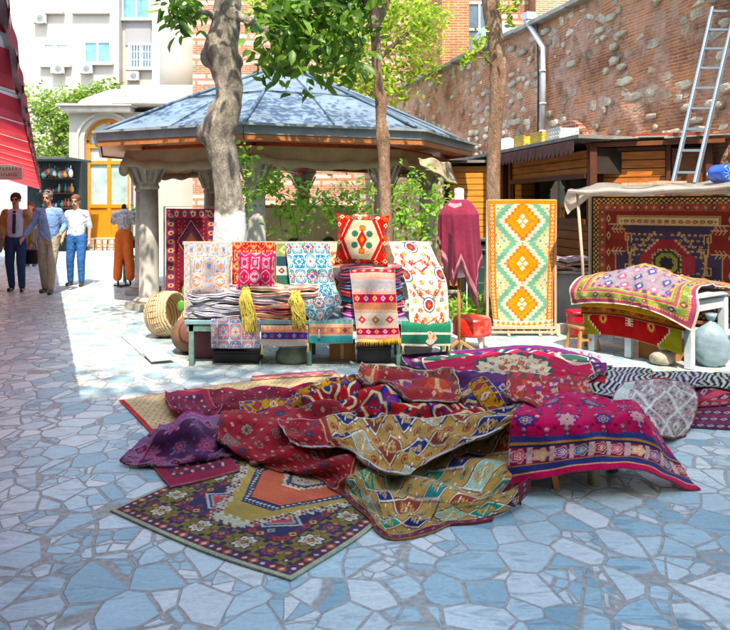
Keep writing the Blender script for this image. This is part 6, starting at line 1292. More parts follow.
# cloths hanging over the table's front edge
def apron_cloth(x0, x1, y0, y1, pat, label, edge='d8d0c4', Z=6.9, wr=(.006, .15)):
    return textile('table_cloth', hang([[(x0, y1, Z), ((x0+x1)/2, y1+.7, Z-.01), (x1, y1, Z)], [(x0, (y0+y1)/2, Z), ((x0+x1)/2, (y0+y1)/2, Z-.015), (x1, (y0+y1)/2, Z)], [(x0, y0, Z+.02), ((x0+x1)/2, y0, Z+.02), (x1, y0, Z+.02)], [(x0+1, y0-2, Z+.2), ((x0+x1)/2, y0-2, Z+.2), (x1-1, y0-2, Z+.2)]]), pat, label, 'cloth', collide=False, edge=edge, thick=.004, wr=wr)
apron_cloth(211, 260, 320, 348, ikat(.5, .4, .0055, 'bcbcb8', '6a8ab0', 'c8606a', '3f68a8', pu=.25, pv=.3), 'white cloth with a blue medallion and red buds, hanging over the table front')
o = apron_cloth(261, 308, 326, 346, bands(.47, .3, .0055, [(.05, 'b8b4b0', None), (.03, 'c8a890', None), (.07, '2c3f8a', ['c88a70', 'b03a50']), (.03, 'c88a6a', None), (.04, 'd8a488', ['c06a50']), (.12, 'c8a890', None)], 44), 'beige cloth with a navy band of rosettes over the table front'); tassel(262, 345, 6.88, 'd8c878', o); tassel(308, 343, 6.88, 'd8c878', o)
apron_cloth(309, 353, 320, 343, bands(.44, .3, .0055, [(.07, '3f9aa0', None), (.02, 'b8a08a', None), (.06, 'b87a6a', ['e0b05a', '7a2440']), (.03, 'd8b090', None), (.05, '5aa8a8', ['b03a50']), (.1, '6ab0b0', None)], 45), 'turquoise and peach banded cloth over the table front')
o = apron_cloth(401, 451, 322, 346, bands(.5, .3, .0055, [(.02, 'd8d8c8', None), (.08, '1f6a50', None), (.02, 'd8d8c8', None), (.1, '2a7a5c', None), (.1, '3a6a5c', None)], 46), 'dark green cloth with cream lines over the right table front'); tassel(403, 345, 6.88, 'd8c878', o); tassel(449, 344, 6.88, 'd8c878', o)
# stacks
pa = [['9a9aa8', 'c8c4c0', '6a7488', 'b8a8a8'], ['b0b4c0', '7a7a90', 'd0c8c8'], ['8a90a0', 'c8ccd0', '5a6478'], ['c8c4c8', '8a8098', 'a8b0b8'], ['a0a4b0', '6a6a80', 'd8d0cc'], ['b8bcc8', '80708a', 'c8c8c8'], ['9aa0b0', 'd0ccc8', '8a6a7a'], ['d0c8c8', '7a4a5a', 'a8b0c0']]
colour_stack(186, 243, 320, 290, 6.98, 0, pa, labs(['grey-blue', 'lilac-grey', 'slate blue', 'pale mauve', 'dusty blue', 'grey and white', 'pale blue', 'white and wine'], 'stack below the white cushion'), 3, 'stack below the white cushion')
pb = [['7a3a2c', 'c88a5a', '4a2c2c'], ['b86a4a', 'e0b890', 'c8a080'], ['8a2430', 'c8603a', '3a3a6a'], ['e0d0b0', '8a5a3a', 'b84a3a'], ['2f5a8a', 'c8a08a', 'b8b0c0'], ['b8b8d0', '8a7a9a', 'd8d0d8'], ['c88a6a', 'e8d8c0', '9a5a4a'], ['b03a4a', 'e0c8a0', '7a8a6a']]
colour_stack(244, 318, 323, 288, 6.98, 0, pb, labs(['dark brown', 'peach', 'red and navy', 'cream and brown', 'blue', 'lilac', 'salmon', 'rose and cream'], 'stack below the red cushion'), 4, 'stack below the red cushion')
pcs = [['b05aa8', '7a3a8a', 'c87ab8'], ['8a2a6a', 'b0489a', '5a2a5a'], ['d8708a', 'b03a5a', 'e0a0a8'], ['2f8aa8', '5ab8c8', '2a6a8a'], ['a81c3a', '7a1430', 'c8485a'], ['3a5aa0', '8a2a6a', '5ab0b8'], ['2c3a7a', 'b83040', '3a8aa0'], ['a82430', '2f4a8a', '7a3a6a'], ['5a2a4a', 'b04a3a', '3a6a8a']]
colour_stack(340, 404, 320, 268, 7.04, 0, pcs, labs(['violet', 'purple', 'pink', 'turquoise', 'crimson', 'blue and plum', 'navy and red', 'red and blue', 'plum'], 'bright stack below the tall pillow'), 5, 'stack below the tall pillow', .5)
# cushions
x, y, z = at(210, 276, 7.06); cushion('cushion', (x, y, z), .44, .42, .15, damask(.44, .42, .0055, 'c4baac', '9aa8c4', 'd0845a', '5f86b8', 51, .24, .30), 'white cushion with a floral medallion leaning on the white floral cloth', lean=.22, group='cushions on the table')
x, y, z = at(256, 271, 7.1); cushion('cushion', (x, y, z), .40, .41, .15, damask(.40, .41, .0055, 'b8204a', 'c0a0b0', '9a3050', '8a90a8', 52, .22, .28), 'crimson and silver cushion leaning on the red brocade cloth', lean=.22, group='cushions on the table')
x, y, z = at(362, 240, 7.15); cushion('cushion', (x, y, z), .55, .53, .17, kilim_cushion(.55, .53, .0055), 'tall red-framed kilim cushion with a red diamond, on the bright stack', tilt=R(2), lean=.12, group='cushions on the table')
# yellow tasselled scarves
def scarf(px, py0, py1, lab, seed):
    mb = MB(); rr_ = random.Random(seed)
    for k in range(34):
        a = at(px+rr_.uniform(-4, 5), py0+rr_.uniform(-2, 2), 6.93); pts = [a]; x = px+rr_.uniform(-5, 5)
        for q in range(1, 5): pts.append(at(x+rr_.uniform(-3.2, 3.2)+q*1.1, py0+(py1-py0)*q/4+rr_.uniform(-2, 2), 6.9-rr_.uniform(0, .04)))
        sp, sr = smooth_path(pts, [.006, .010, .009, .008, .003], 4); mb.tube(sp, sr, 6)
    sc_ = mb.build('yellow_scarf', M('yellow_wool', 'c8b84e', .9, .25, 25, .8, 60)); tag(sc_, lab, 'scarf', 'yellow scarves'); return sc_
scarf(246, 288, 332, 'wispy yellow scarf hanging over the left side of the middle stack', 3); scarf(295, 292, 328, 'wispy yellow scarf hanging over the right side of the middle stack', 4)
# under and around the table
def gbox(name, px, py, s, mat, label, cat, Z=None, rz=0, lid=True, taper=1.0):
    x, y, _ = gp(px, py); e = empty(name, (x, y+s[1]/2, 0), label, cat, rz=rz); mb = MB(); mb.box((0, 0, s[2]/2), s, taper=taper); mb.build('body', mat, e, bevel=.008)
    if lid: mb = MB(); mb.box((0, 0, s[2]+.012), (s[0]+.02, s[1]+.02, .024)); mb.build('rim', mat, e, bevel=.006)
    return e
BLK = M('black_plastic', '1c1e20', .5, .3, 6)
gbox('plastic_crate', 236, 363, (.46, .32, .10), BLK, 'low black plastic crate under the left half of the table', 'crate')
gbox('foam_box', 419, 362, (.26, .2, .12), M('foam_white', 'cfd6d8', .8, .08), 'white foam box under the right half of the table', 'box')
gbox('foam_box', 405, 350, (.2, .2, .10), MATS['foam_white'], 'smaller pale box behind the white foam box', 'box')
x, y, _ = gp(342, 361); carton((x, y+.14, 0), (.26, .24, .17), 'brown carton under the turquoise cloth of the table')
gbox('black_case', 374, 363, (.34, .25, .14), BLK, 'black case under the magenta banded runner', 'case')
x, y, _ = gp(292, 365); e = empty('stone_drum', (x, y+.18, 0), 'squat greenish stone drum under the middle of the table', 'stone drum'); mb = MB(); mb.lathe([(.17, 0), (.19, .03), (.18, .1), (.15, .13), (.16, .16)], (0, 0, 0), 24); mb.build('drum', M('mossy_stone', '7f8a78', .9, .3, 6, .6, 14), e); mb = MB(); mb.lathe([(.165, .16), (.17, .18), (.05, .185)], (0, 0, 0), 24); mb.build('cap', MATS['mossy_stone'], e)
gbox('suitcase', 216, 359, (.55, .3, .28), M('wine_leather', '6a3038', .5, .25, 5, .2), 'dark red suitcase standing under the left end of the table', 'suitcase')
x, y, _ = gp(182, 357); e = empty('clay_drum', (x+.03, y+.22, 0), 'brown rounded drum leaning under the left table end', 'drum'); mb = MB(); mb.lathe([(.10, -.2), (.17, -.15), (.2, -.02), (.19, .1), (.12, .2)], (0, 0, 0), 26); o = mb.build('body', M('brown_clay', '7a5a44', .75, .3, 5, .3), e, (0, 0, .2)); o.rotation_euler = (R(72), R(8), .25); mb = MB(); mb.lathe([(.125, .2), (.13, .215), (.11, .22)], (0, 0, 0), 26); o = mb.build('rim', TRIM, e, (0, 0, .2)); o.rotation_euler = (R(72), R(8), .25)
# wicker basket lying on its side
def mat_wicker():
    m, tt, b = _nodes('wicker'); tc = N(tt, 'ShaderNodeTexCoord'); w1 = N(tt, 'ShaderNodeTexWave', bands_direction='Z'); w1.inputs['Scale'].default_value = 9; w1.inputs['Distortion'].default_value = 3; w1.inputs['Detail'].default_value = 2; tt.links.new(tc.outputs['Object'], w1.inputs['Vector'])
    c = ramp(tt, w1.outputs['Fac'], [(.2, 'a88a60'), (.6, 'd8c29a')]); c = mix(tt, c, ramp(tt, noise(tt, tc.outputs['Object'], 20, 4), [(.3, (.75,)*3), (.7, (1.1,)*3)]), .8, 'MULTIPLY'); tt.links.new(c, b.inputs['Base Color']); b.inputs['Roughness'].default_value = .85; bump(tt, b, w1.outputs['Fac'], .9, .01); return m
x, y, _ = gp(162, 340); e = empty('wicker_basket', (x, y+.22, 0), 'round pale wicker basket lying on its side left of the table', 'basket', rz=0); WK = mat_wicker(); mb = MB()
mb.lathe([(.03, -.15), (.2, -.155), (.262, -.12), (.275, 0), (.262, .12), (.24, .16), (.225, .155), (.23, .1), (.24, 0), (.2, -.12), (.03, -.13)], (0, 0, 0), 48); o = mb.build('body', WK, e, (0, 0, .275)); o.rotation_euler = (0, R(78), R(-22))
mb = MB()
for z in (-.14, .155): mb.tube([((.235)*math.cos(2*math.pi*k/48), (.235)*math.sin(2*math.pi*k/48), z+.006*math.sin(k*3)) for k in range(49)], .014, 8, cap=False)
for k in range(24): a = 2*math.pi*k/24; mb.tube([(.25*math.cos(a), .25*math.sin(a), -.14), (.282*math.cos(a), .282*math.sin(a), 0), (.245*math.cos(a), .245*math.sin(a), .155)], .006, 5)
o = mb.build('rib', WK, e, (0, 0, .275)); o.rotation_euler = (0, R(78), R(-22))
# marble slabs left on the ground
def slab(pts, lab, z=.0, h=.025):
    P = [gp(*p) for p in pts]; mb = MB(); mb.prism([(p[0], p[1]) for p in P], z+.004, z+h); o = mb.build('marble_slab', M('loose_marble', 'c6ccd0', .4, .15, 3, .1), bevel=.003); tag(o, lab, 'slab', 'loose marble slabs')
slab([(121, 337), (141, 336), (164, 354), (144, 358)], 'longer white marble slab on the ground left of the basket'); slab([(142, 356), (160, 353), (174, 363), (151, 365)], 'shorter white marble slab on the ground nearer the viewer', .026)
# rug hung between the pavilion columns
x0, x1 = (166-CX)/F*9.3, (216-CX)/F*9.3
textile('hanging_rug', [[(x0, 9.3, .15, 0), ((x0+x1)/2, 9.28, .15, 0), (x1, 9.3, .15, 0)], [(x0, 9.3, .85, 0), ((x0+x1)/2, 9.31, .85, 0), (x1, 9.3, .85, 0)], [(x0, 9.3, 1.555, 0), ((x0+x1)/2, 9.3, 1.55, 0), (x1, 9.3, 1.555, 0)]],
        rug_bokhara(.72, 1.45, .007).border(.02, .12, .06, dia(['c8a07a', '2c3a6a'], .5, '8a2430'), 'a8303a').diamond(.36, 1.0, .20, .3, [(1, 'c89a7a'), (.95, '2c2a4a'), (.8, '8a1c34'), (.55, '3a4a6a'), (.4, 'b8603a')]), 'dark red rug hung upright behind the left end of the table', 'rug', wr=(.01, .4), collide=False, edge='3a2030')
e = empty('rug_stand', ((191-CX)/F*9.34, 9.34, 0), 'thin metal stand behind the upright dark red rug', 'stand'); mb = MB(); hw = (x1-x0)/2+.03
mb.tube([(-hw, .02, 0), (-hw, .02, 1.58), (hw, .02, 1.58), (hw, .02, 0)], .014, 8, smooth=False); mb.build('frame', M('grey_metal', '8a8c8e', .4, .15, metal=.5), e); mb = MB(); mb.beam((-hw, -.15, .015), (-hw, .2, .015), .03); mb.beam((hw, -.15, .015), (hw, .2, .015), .03); mb.build('foot', MATS['grey_metal'], e)
# yellow zigzag kilim on its stand
Zk = 8.62; c = at(522, 267, Zk)
textile('hanging_kilim', hang([[(494, 328, Zk-.02), (512, 330, Zk-.03), (531, 330, Zk-.03), (553, 328, Zk-.02)], [(490, 290, Zk), (511, 290, Zk-.02), (533, 290, Zk-.02), (553, 290, Zk)], [(489, 245, Zk), (511, 245, Zk-.015), (534, 245, Zk-.015), (555, 245, Zk)], [(488, 200, Zk), (511, 199.6, Zk), (534, 199.6, Zk), (557, 200, Zk)]]), kilim_yellow(.84, 1.6, .006), 'tall yellow and pale green zigzag kilim with three diamonds on a stand', 'kilim', wr=(.008, .3), collide=False, edge='e0d4b0')
e = empty('kilim_stand', (c.x, Zk+.04, 0), 'low pale rack holding up the zigzag kilim', 'stand'); mb = MB(); hw = .42
mb.beam((-hw, 0, 0), (-hw, 0, 1.66), .03); mb.beam((hw, 0, 0), (hw, 0, 1.66), .03); mb.beam((-hw, 0, 1.655), (hw, 0, 1.655), .03); mb.build('frame', PALEW, e)
mb = MB(); mb.beam((-hw, -.10, .10), (hw, -.10, .10), .03); mb.beam((-hw, -.10, .045), (hw, -.10, .045), .03)
for k in range(9): mb.beam((-hw+.05+k*.095, -.10, .045), (-hw+.05+k*.095, -.10, .10), .014)
for x in (-hw, -.18, .2, hw): mb.beam((x, -.16, 0), (x, .06, .08), .03)
mb.build('base_rack', PALEW, e)
# textiles heaped on the stone block
for k, (c_, lb) in enumerate(((['3a4a5a', '7a3a3a', 'b8a08a'], 'dark striped'), (['8a4a3a', '2c3a4a', 'c8b098'], 'brown and navy'), (['4a7a8a', 'c8c0b0', '7a4a5a'], 'blue-grey'))):
    folded((2.62+.02*k, 9.22, .752+k*.055), .68-.05*k, .44, .055, c_, 'folded %s kilim on the grey block below the kiosk window' % lb, 60+k, -.2, 'kilims on the stone block')
# folded cloth under the pavilion / dark green bins
x, y, _ = gp(481, 305); e = empty('green_bin', (1.85, 11.2, 0), 'dark green wheeled bin behind the straight tree', 'bin'); DG = M('dark_green_plastic', '1c4a40', .5, .2, 5); mb = MB(); mb.box((0, 0, .5), (.55, .55, 1.0), taper=1.1); mb.build('body', DG, e, bevel=.03); mb = MB(); mb.box((0, -.02, 1.04), (.64, .66, .07), rx=-.06); mb.build('lid', DG, e, bevel=.02)
for x in (-.2, .2): mb = MB(); mb.tube([(x-.03, .25, .09), (x+.03, .25, .09)], .09, 14); mb.build('wheel', BLK, e)
mb = MB(); mb.tube([(-.2, -.33, .9), (.2, -.33, .9)], .015, 8); mb.build('handle', DG, e)
e = empty('rope_stand', (1.62, 9.9, 0), 'thin white metal rack standing beside the dark green bin', 'rack'); mb = MB()
for z in (.5, .72): mb.beam((-.18, 0, z), (.18, 0, z), .012)
for x in (-.18, .18): mb.beam((x, 0, 0), (x, 0, .95), .014)
mb.build('frame', CER, e); mb = MB(); mb.beam((-.18, -.12, .02), (-.18, .12, .02), .02); mb.beam((.18, -.12, .02), (.18, .12, .02), .02); mb.build('foot', CER, e)
# red leather stool
x, y, _ = gp(474, 352); e = empty('leather_stool', (x, y+.15, 0), 'round red leather stool with white legs in front of the mannequin', 'stool'); RL = M('red_leather', 'd02818', .35, .18, 5, .15, 18, dirt='e8b0a0')
mb = MB(); mb.lathe([(.19, 0), (.205, .01), (.212, .05), (.212, .16), (.2, .195), (.17, .205), (.02, .21)], (0, 0, .16), 40); mb.build('seat', RL, e)
for a in (30, 120, 210, 300): mb = MB(); mb.tube([(.13*math.cos(R(a)), .13*math.sin(R(a)), .17), (.17*math.cos(R(a)), .17*math.sin(R(a)), 0)], [.028, .02], 10); mb.build('leg', CER, e)
mb = MB(); mb.lathe([(.213, .015), (.216, .02), (.213, .025)], (0, 0, .16), 40); mb.build('piping', M('dark_red_piping', '9a1c14', .5), e)
# mannequin with the burgundy shawl
x, y = (459-CX)/F*7.55, 7.55; e = empty('mannequin', (x, y, 0), 'white dress form on a wooden pole, wrapped in a burgundy shawl', 'mannequin'); WHM = M('mannequin_white', 'e6e2dc', .5, .06)
mb = MB(); mb.caps((0, 0, 1.62), (0, 0, 1.74), .062, .05, 18); mb.lathe([(.058, 1.72), (.055, 1.775), (.02, 1.785)], (0, 0, 0), 20); mb.caps((-.13, 0, 1.5), (.13, 0, 1.5), .075, .075, 16); mb.caps((0, 0, 1.5), (0, 0, 1.12), .15, .12, 20, .75); mb.caps((0, 0, 1.1), (0, 0, .95), .13, .14, 20, .75); remeshed(mb, 'torso', WHM, e, .012, 5)
mb = MB(); mb.tube([(0, 0, 0.03), (0, 0, .9)], .018, 10); mb.build('pole', HONEY, e); mb = MB()
for k in range(3): a = R(90+120*k); mb.beam((0, 0, .14), (.25*math.cos(a), .25*math.sin(a), .015), .025)
mb.build('foot', HONEY, e)
# shawl: a sheet wrapped round the shoulders, its hem cut to two points
pat = Pat(1.25, 1.25, .0075, '8a2f4a', 61); pat.put((pat.V > .12) & (pat.V < .22), 'c08a94'); pat.put((pat.V > .02) & (pat.V < .10), '4a2c3c'); pat.put((pat.U > 1.10) & (pat.U < 1.2), 'b8808c'); pat.put((pat.V > 1.13) & (pat.V < 1.19) & (pat.U > .3) & (pat.U < .62), 'b8909a'); pat.put((pat.U > .40) & (pat.U < .46) & (pat.V < .7), '4a2438'); pat.tiles((pat.V > .04) & (pat.V < .2) , .08, .08, dia(['7a3a4a'], .3)); pat.finish(1.0)
nv, nu = pat.nv, pat.nu; P = np.zeros((nv+1, nu+1, 3))
for j in range(nu+1):
    f = j/nu; th = -2.0+4.2*f     # angle round the body; 0 faces the viewer
    low = 1.02-.12*math.sin((th+2)*1.1); pts_ = [(-2.0, 1.25), (-1.2, 1.1), (-.8, .96), (-.35, .72), (.0, .97), (.35, .74), (.7, .47), (1.0, .78), (1.4, 1.1), (2.2, 1.3)]
    for (a0, l0), (a1, l1) in zip(pts_, pts_[1:]):
        if a0 <= th <= a1: low = l0+(l1-l0)*(th-a0)/(a1-a0)
    for i in range(nv+1):
        q = i/nv; z = low+(1.66-low)*q; sh = min(1, max(0, (1.66-z)/.16)); rx = .07+(.215-.07)*sh**.55; ry = .065+(.14-.065)*sh**.6
        fl = .020*math.sin(th*9+z*3)*(1-q)+.012*math.sin(th*17+z*5)*(1-q)
        if z < 1.25: rx += .05*(1.25-z); ry += .03*(1.25-z)
        P[i, j] = (x+(rx+fl)*math.sin(th)*1.0, y-(ry+fl)*math.cos(th)-.02, z+.0)
o = grid_mesh('shawl', P, pat.C, '7a3046', .006, '5a2c40'); tag(o, 'burgundy shawl with pale bands wrapped around the white dress form', 'shawl')
# ================= RUGS ON THE GROUND =================
RG = 'rugs piled on the paving'
def rug(grid, pat, label, **k):
    k.setdefault('slack', 1.08); k.setdefault('thick', .011)
    return textile('rug', grid, pat, label, 'rug', group=None, **k)
# flat ones first, then the pile, back to front
rug([[(152, 434, .01), (225, 422, .01), (300, 408, .01), (372, 398, .01)], [(134, 415, .01), (205, 402, .015), (275, 392, .01), (350, 384, .01)], [(119, 400, .01), (190, 389, .02), (262, 379, .01), (335, 372, .01)]],
    rug_cream(2.2, 1.0, .008), 'cream rug with small red flowers and a red edge, far left of the pile', slack=None, wr=(.006, .3), edge='c8484a', thick=.006)
# front rug: a rectangle on the ground
L0 = Vector(gp(110, 512)); B0 = Vector(gp(291, 582)); uu = (B0-L0).normalized(); vv = Vector((-uu.y, uu.x, 0)); W_ = (B0-L0).length; Ln = 2.0
def fr(u, v, h=.005): p = L0+uu*u*W_+vv*v*Ln; return (p.x, p.y, h, 0)
rug([[fr(0, 0), fr(.33, -.012, .006), (fr(.66, -.016, .006)), fr(1, 0)], [fr(-.015, .25), fr(.33, .25), fr(.66, .25), fr(1.02, .25)], [fr(.0, .5, .008), fr(.33, .5), fr(.66, .5), fr(.985, .5)], [fr(0, .75), fr(.33, .75), fr(.66, .75), fr(1, .75)], [fr(0, 1), fr(.33, 1), fr(.66, 1), fr(1, 1)]],
    rug_olive(W_, Ln, .0048), 'flat olive, navy and orange rug with a stepped medallion, nearest the viewer', slack=None, wr=(.004, .35), edge='a8b090', thick=.008)
# strip of pinkish rug peeping out under the purple one
rug([[(154, 468, .01), (172, 490, .01)], [(168, 462, .012), (188, 484, .012)], [(200, 455, .02), (222, 474, .02)]][::-1] and [[(152, 466, .008), (190, 458, .01), (225, 452, .012)], [(160, 476, .008), (198, 468, .01), (232, 462, .012)], [(170, 490, .006), (205, 482, .008), (240, 472, .01)]],
    rug_bokhara(.55, .25, .006, '9a4a5c', '7a3a54', 'c89a8a'), 'thin pink-brown rug end peeping out under the rolled purple rug', slack=None, wr=(.002, .2), edge='b8606a')
# purple striped rugs at the right edge
rug([[(655, 425, .0), (700, 429, .0), (760, 432, .0)], [(664, 408, .02), (710, 408, .02), (765, 408, .02)], [(668, 390, .03), (715, 388, .03), (765, 386, .03)]], rug_stripes(1.0, .8, .008, ('3c1c50', '7a1c48', '2c2458', '8a2040')), 'purple and wine striped rug lying flat at the right edge', slack=None, wr=(.008, .3), edge='6a2a50')
rug([[(600, 392, .10), (650, 396, .10), (700, 402, .06), (755, 400, .04)], [(598, 380, .14), (650, 382, .13), (700, 388, .10), (755, 388, .06)], [(592, 368, .08), (650, 370, .12), (700, 376, .08), (755, 378, .04)]], rug_stripes(1.5, .5, .008, ('8a1430', 'b02c44', '5c1c3c', 'c8485a', '7a2450'), 71, .06), 'crimson striped rug bunched behind the grey-white kilim', wr=(.03, .18), edge='b83a4c')
rug([[(600, 378, .08), (650, 386, .12), (700, 384, .12), (745, 392, .06)], [(605, 370, .12), (650, 376, .17), (700, 376, .15), (750, 382, .10)], [(615, 368, .05), (655, 369, .10), (705, 370, .08), (750, 374, .04)]], rug_zebra(1.4, .34, .007), 'black and white zigzag kilim rolled along the right back of the pile', wr=(.02, .16), edge='2c2c34')
rug([[(545, 372, .10), (575, 384, .14), (612, 392, .12), (650, 398, .08)], [(548, 362, .12), (580, 372, .18), (615, 378, .17), (650, 384, .12)], [(556, 356, .06), (588, 362, .12), (620, 368, .12), (650, 374, .08)]], rug_zebra(1.1, .4, .007), 'dark blue and white zigzag kilim crumpled in the middle of the pile back', wr=(.03, .14), edge='cfc8b4', seed=5)
rug([[(556, 368, .04), (585, 374, .04), (612, 378, .02)], [(552, 356, .12), (580, 360, .12), (604, 366, .06)], [(556, 346, .06), (580, 348, .07), (600, 353, .04)]], bands(.5, .45, .007, [(.06, 'b88aa8', None), (.04, 'd8d0cc', ['5a6aa8']), (.06, 'c8a0b0', ['8a2c5a']), (.05, 'e0dcd4', None), (.05, '8aa0b8', ['c83a5a'])], 72), 'small pale lilac and pink kilim folded behind the medallion rug', wr=(.015, .18), edge='d8d0c8')
# back left: dark red rug with rows of small figures
rug([[(196, 416, .05), (240, 414, .03), (290, 410, .04), (332, 402, .08), (360, 396, .10)], [(180, 402, .09), (228, 402, .05), (280, 398, .05), (328, 388, .10), (352, 384, .14)], [(186, 388, .05), (225, 387, .06), (275, 385, .08), (322, 380, .10), (345, 374, .12)]],
    rug_bokhara(1.75, .75, .007), 'dark red rug with rows of small orange marks, behind the purple rug', slack=1.12, wr=(.035, .26), edge='9a8a90')
rug([[(182, 416, .05), (205, 418, .06), (222, 408, .05)], [(170, 403, .12), (190, 404, .14), (214, 402, .10)], [(166, 390, .06), (182, 388, .09), (205, 390, .06)]], rug_bokhara(.5, .45, .007, '7a3458', '6a2c4c', '8a5a7a'), 'small purple-brown rug folded over at the left back of the pile', wr=(.012, .16), edge='b0a0ac')
rug([[(355, 398, .10), (300, 412, .06), (255, 416, .04)], [(345, 392, .13), (298, 403, .10), (245, 408, .08)], [(340, 388, .10), (296, 396, .07), (240, 402, .05)]], rug_multi(1.0, .3, .006), 'narrow pale-edged end of a red and gold rug beside the dark red rug', wr=(.014, .14), edge='c9c4d0', seed=9)
rug([[(250, 381, .01), (290, 378, .012), (332, 376, .012)], [(252, 376, .01), (290, 373, .012), (335, 370, .01)]], bands(.85, .3, .008, [(.1, 'd87a4a', ['e8d8b0']), (.1, 'c8a0b0', ['8a2c4a']), (.1, 'b8485a', None)], 73), 'orange and pink kilim lying flat behind the cream rug', slack=None, wr=(.004, .2), edge='c88a8a', thick=.005)
# medallion rug at the back
rug([[(432, 372, .08), (470, 381, .22), (508, 392, .28), (560, 390, .20), (600, 386, .08)], [(412, 364, .13), (463, 369, .28), (515, 372, .34), (566, 374, .26), (606, 380, .08)], [(404, 358, .13), (462, 356, .24), (515, 355, .30), (562, 358, .22), (604, 370, .05)], [(403, 353, .10), (465, 348, .16), (525, 343, .20), (562, 347, .12), (598, 362, .03)]],
    rug_medallion(1.95, 1.3, .0065), 'magenta and green rug with a cream flower medallion, at the back of the pile', slack=1.03, wr=(.026, .32), edge='c8c0cc')
rug([[(466, 404, .12), (505, 410, .16), (545, 408, .18)], [(458, 392, .20), (500, 396, .26), (545, 396, .26)], [(455, 382, .16), (500, 386, .22), (545, 386, .24)]], rug_stripes(.75, .45, .007, ('3a2468', '5c2058', '2c2c6a', '7a2450'), 74), 'violet-blue fold of a striped rug below the medallion rug', wr=(.035, .16), edge='c8c4d4', seed=14)
# red and gold crumpled rug in the centre
rug([[(262, 424, .08), (318, 420, .16), (380, 424, .20), (445, 424, .20), (520, 412, .30)], [(285, 410, .12), (335, 404, .26), (388, 404, .27), (442, 410, .22), (508, 408, .26)], [(296, 398, .12), (340, 388, .28), (385, 388, .28), (436, 400, .22), (496, 402, .22)], [(304, 388, .10), (340, 376, .22), (378, 376, .22), (432, 392, .18), (486, 396, .18)]],
    rug_multi(1.6, .95, .006), 'crumpled red rug with cream paisleys and gold border, centre of the pile', slack=1.2, wr=(.055, .2), edge='c8c2cc', seed=22)
rug([[(366, 390, .22), (410, 402, .24), (452, 402, .22)], [(360, 376, .33), (404, 386, .30), (458, 392, .26)], [(360, 366, .34), (400, 373, .29), (456, 380, .24)], [(362, 362, .26), (402, 366, .22), (452, 374, .18)]], rug_brown(.75, .5, .006), 'brick red rug with a pale violet diamond, propped behind the centre', slack=1.12, wr=(.035, .2), edge='d0c0ac', seed=31)
# purple rug with its rolled end
rug([[(131, 464, .015), (165, 468, .01), (200, 462, .02), (235, 452, .05), (274, 440, .08)], [(124, 459, .05), (162, 456, .06), (200, 452, .08), (238, 444, .09), (278, 434, .12)], [(130, 449, .09), (168, 442, .10), (205, 438, .13), (242, 431, .12), (282, 427, .15)], [(150, 430, .14), (178, 424, .17), (210, 420, .18), (246, 418, .18), (285, 419, .16)], [(160, 424, .04), (185, 418, .08), (215, 414, .10), (250, 412, .10), (288, 414, .08)]],
    rug_purple(1.25, .85, .006), 'rolled purple and mauve rug with a curled end, at the left of the pile', slack=1.16, wr=(.034, .2), edge='8a2c5c', seed=41)
# large gold rug, red at its left end
rug([[(226, 450, .03), (264, 464, .035), (322, 478, .03), (358, 503, .03), (393, 533, .02), (450, 519, .03), (509, 492, .03)], [(222, 443, .10), (274, 448, .13), (330, 462, .13), (362, 482, .11), (396, 509, .08), (455, 492, .10), (527, 462, .15)], [(222, 430, .12), (280, 428, .16), (338, 444, .17), (368, 462, .14), (400, 482, .10), (462, 462, .12), (535, 428, .28)], [(226, 416, .08), (285, 410, .14), (345, 424, .16), (374, 445, .10), (404, 464, .05), (464, 438, .14), (531, 404, .40)]],
    rug_hooks(1.95, .85, .0048, .78), 'large gold rug with hooked figures, maroon border and red flowered end', slack=1.11, wr=(.026, .3), edge='a8744a', seed=51)
# second gold rug folded across the top
rug([[(297, 442, .18), (345, 444, .21), (391, 467, .17), (448, 446, .20), (534, 408, .40)], [(288, 430, .22), (338, 430, .25), (390, 442, .23), (448, 430, .25), (532, 403, .43)], [(280, 418, .21), (332, 414, .26), (390, 416, .25), (450, 414, .26), (526, 399, .41)]],
    rug_hooks(1.55, .42, .0055, .3, 81, False, ('8e3b2c', '1d2c66', '7a3a2c', '1d2c66', 'a9a890')), 'gold and brown hooked rug with a white edge, folded across the middle', slack=1.12, wr=(.022, .22), edge='cfd0d8', seed=52)
rug([[(430, 524, .01), (485, 519, .012), (522, 504, .015)], [(436, 512, .06), (486, 506, .07), (528, 490, .09)], [(440, 500, .10), (488, 494, .12), (530, 476, .16)]], rug_hooks(.55, .3, .006, 0, 83, True), 'maroon-edged rug corner sticking out under the large gold rug', wr=(.01, .15), edge='6a1828', collide=False, seed=53)
a_, b_ = int((1.03-HX0)/HS), int((3.99-HY0)/HS); HM[a_:a_+25, b_:b_+28] = np.maximum(HM[a_:a_+25, b_:b_+28], .40)
# low bench under the pink rug
bx_, by_ = gp(570, 488)[:2]; e = empty('low_bench', (1.27, 4.27, 0), 'low wooden bench with round legs under the pink rug', 'bench'); mb = MB(); mb.box((0, 0, .355), (.48, .54, .03)); mb.build('seat', PALEW, e, bevel=.006)
for (x, y) in ((.04, -.26), (.22, -.05), (-.2, .22), (.2, .24)): mb = MB(); mb.tube([(x, y, 0), (x, y, .345)], .034, 14); mb.build('leg', mat_wood('pale_log', '8a7458', 'b09a78', 2, .7), e)
e = empty('stool', (.96, 4.10, 0), 'orange wooden stool under the left end of the pink rug', 'stool'); ORW = mat_wood('orange_wood', 'b0601c', 'd8842c', 2, .4); mb = MB(); mb.box((0, 0, .315), (.2, .26, .03)); mb.build('seat', ORW, e, bevel=.004)
for sx, sy in ((-1, -1), (1, -1), (-1, 1), (1, 1)): mb = MB(); mb.beam((sx*.12, sy*.14, 0), (sx*.08, sy*.12, .305), .032); mb.build('leg', ORW, e)
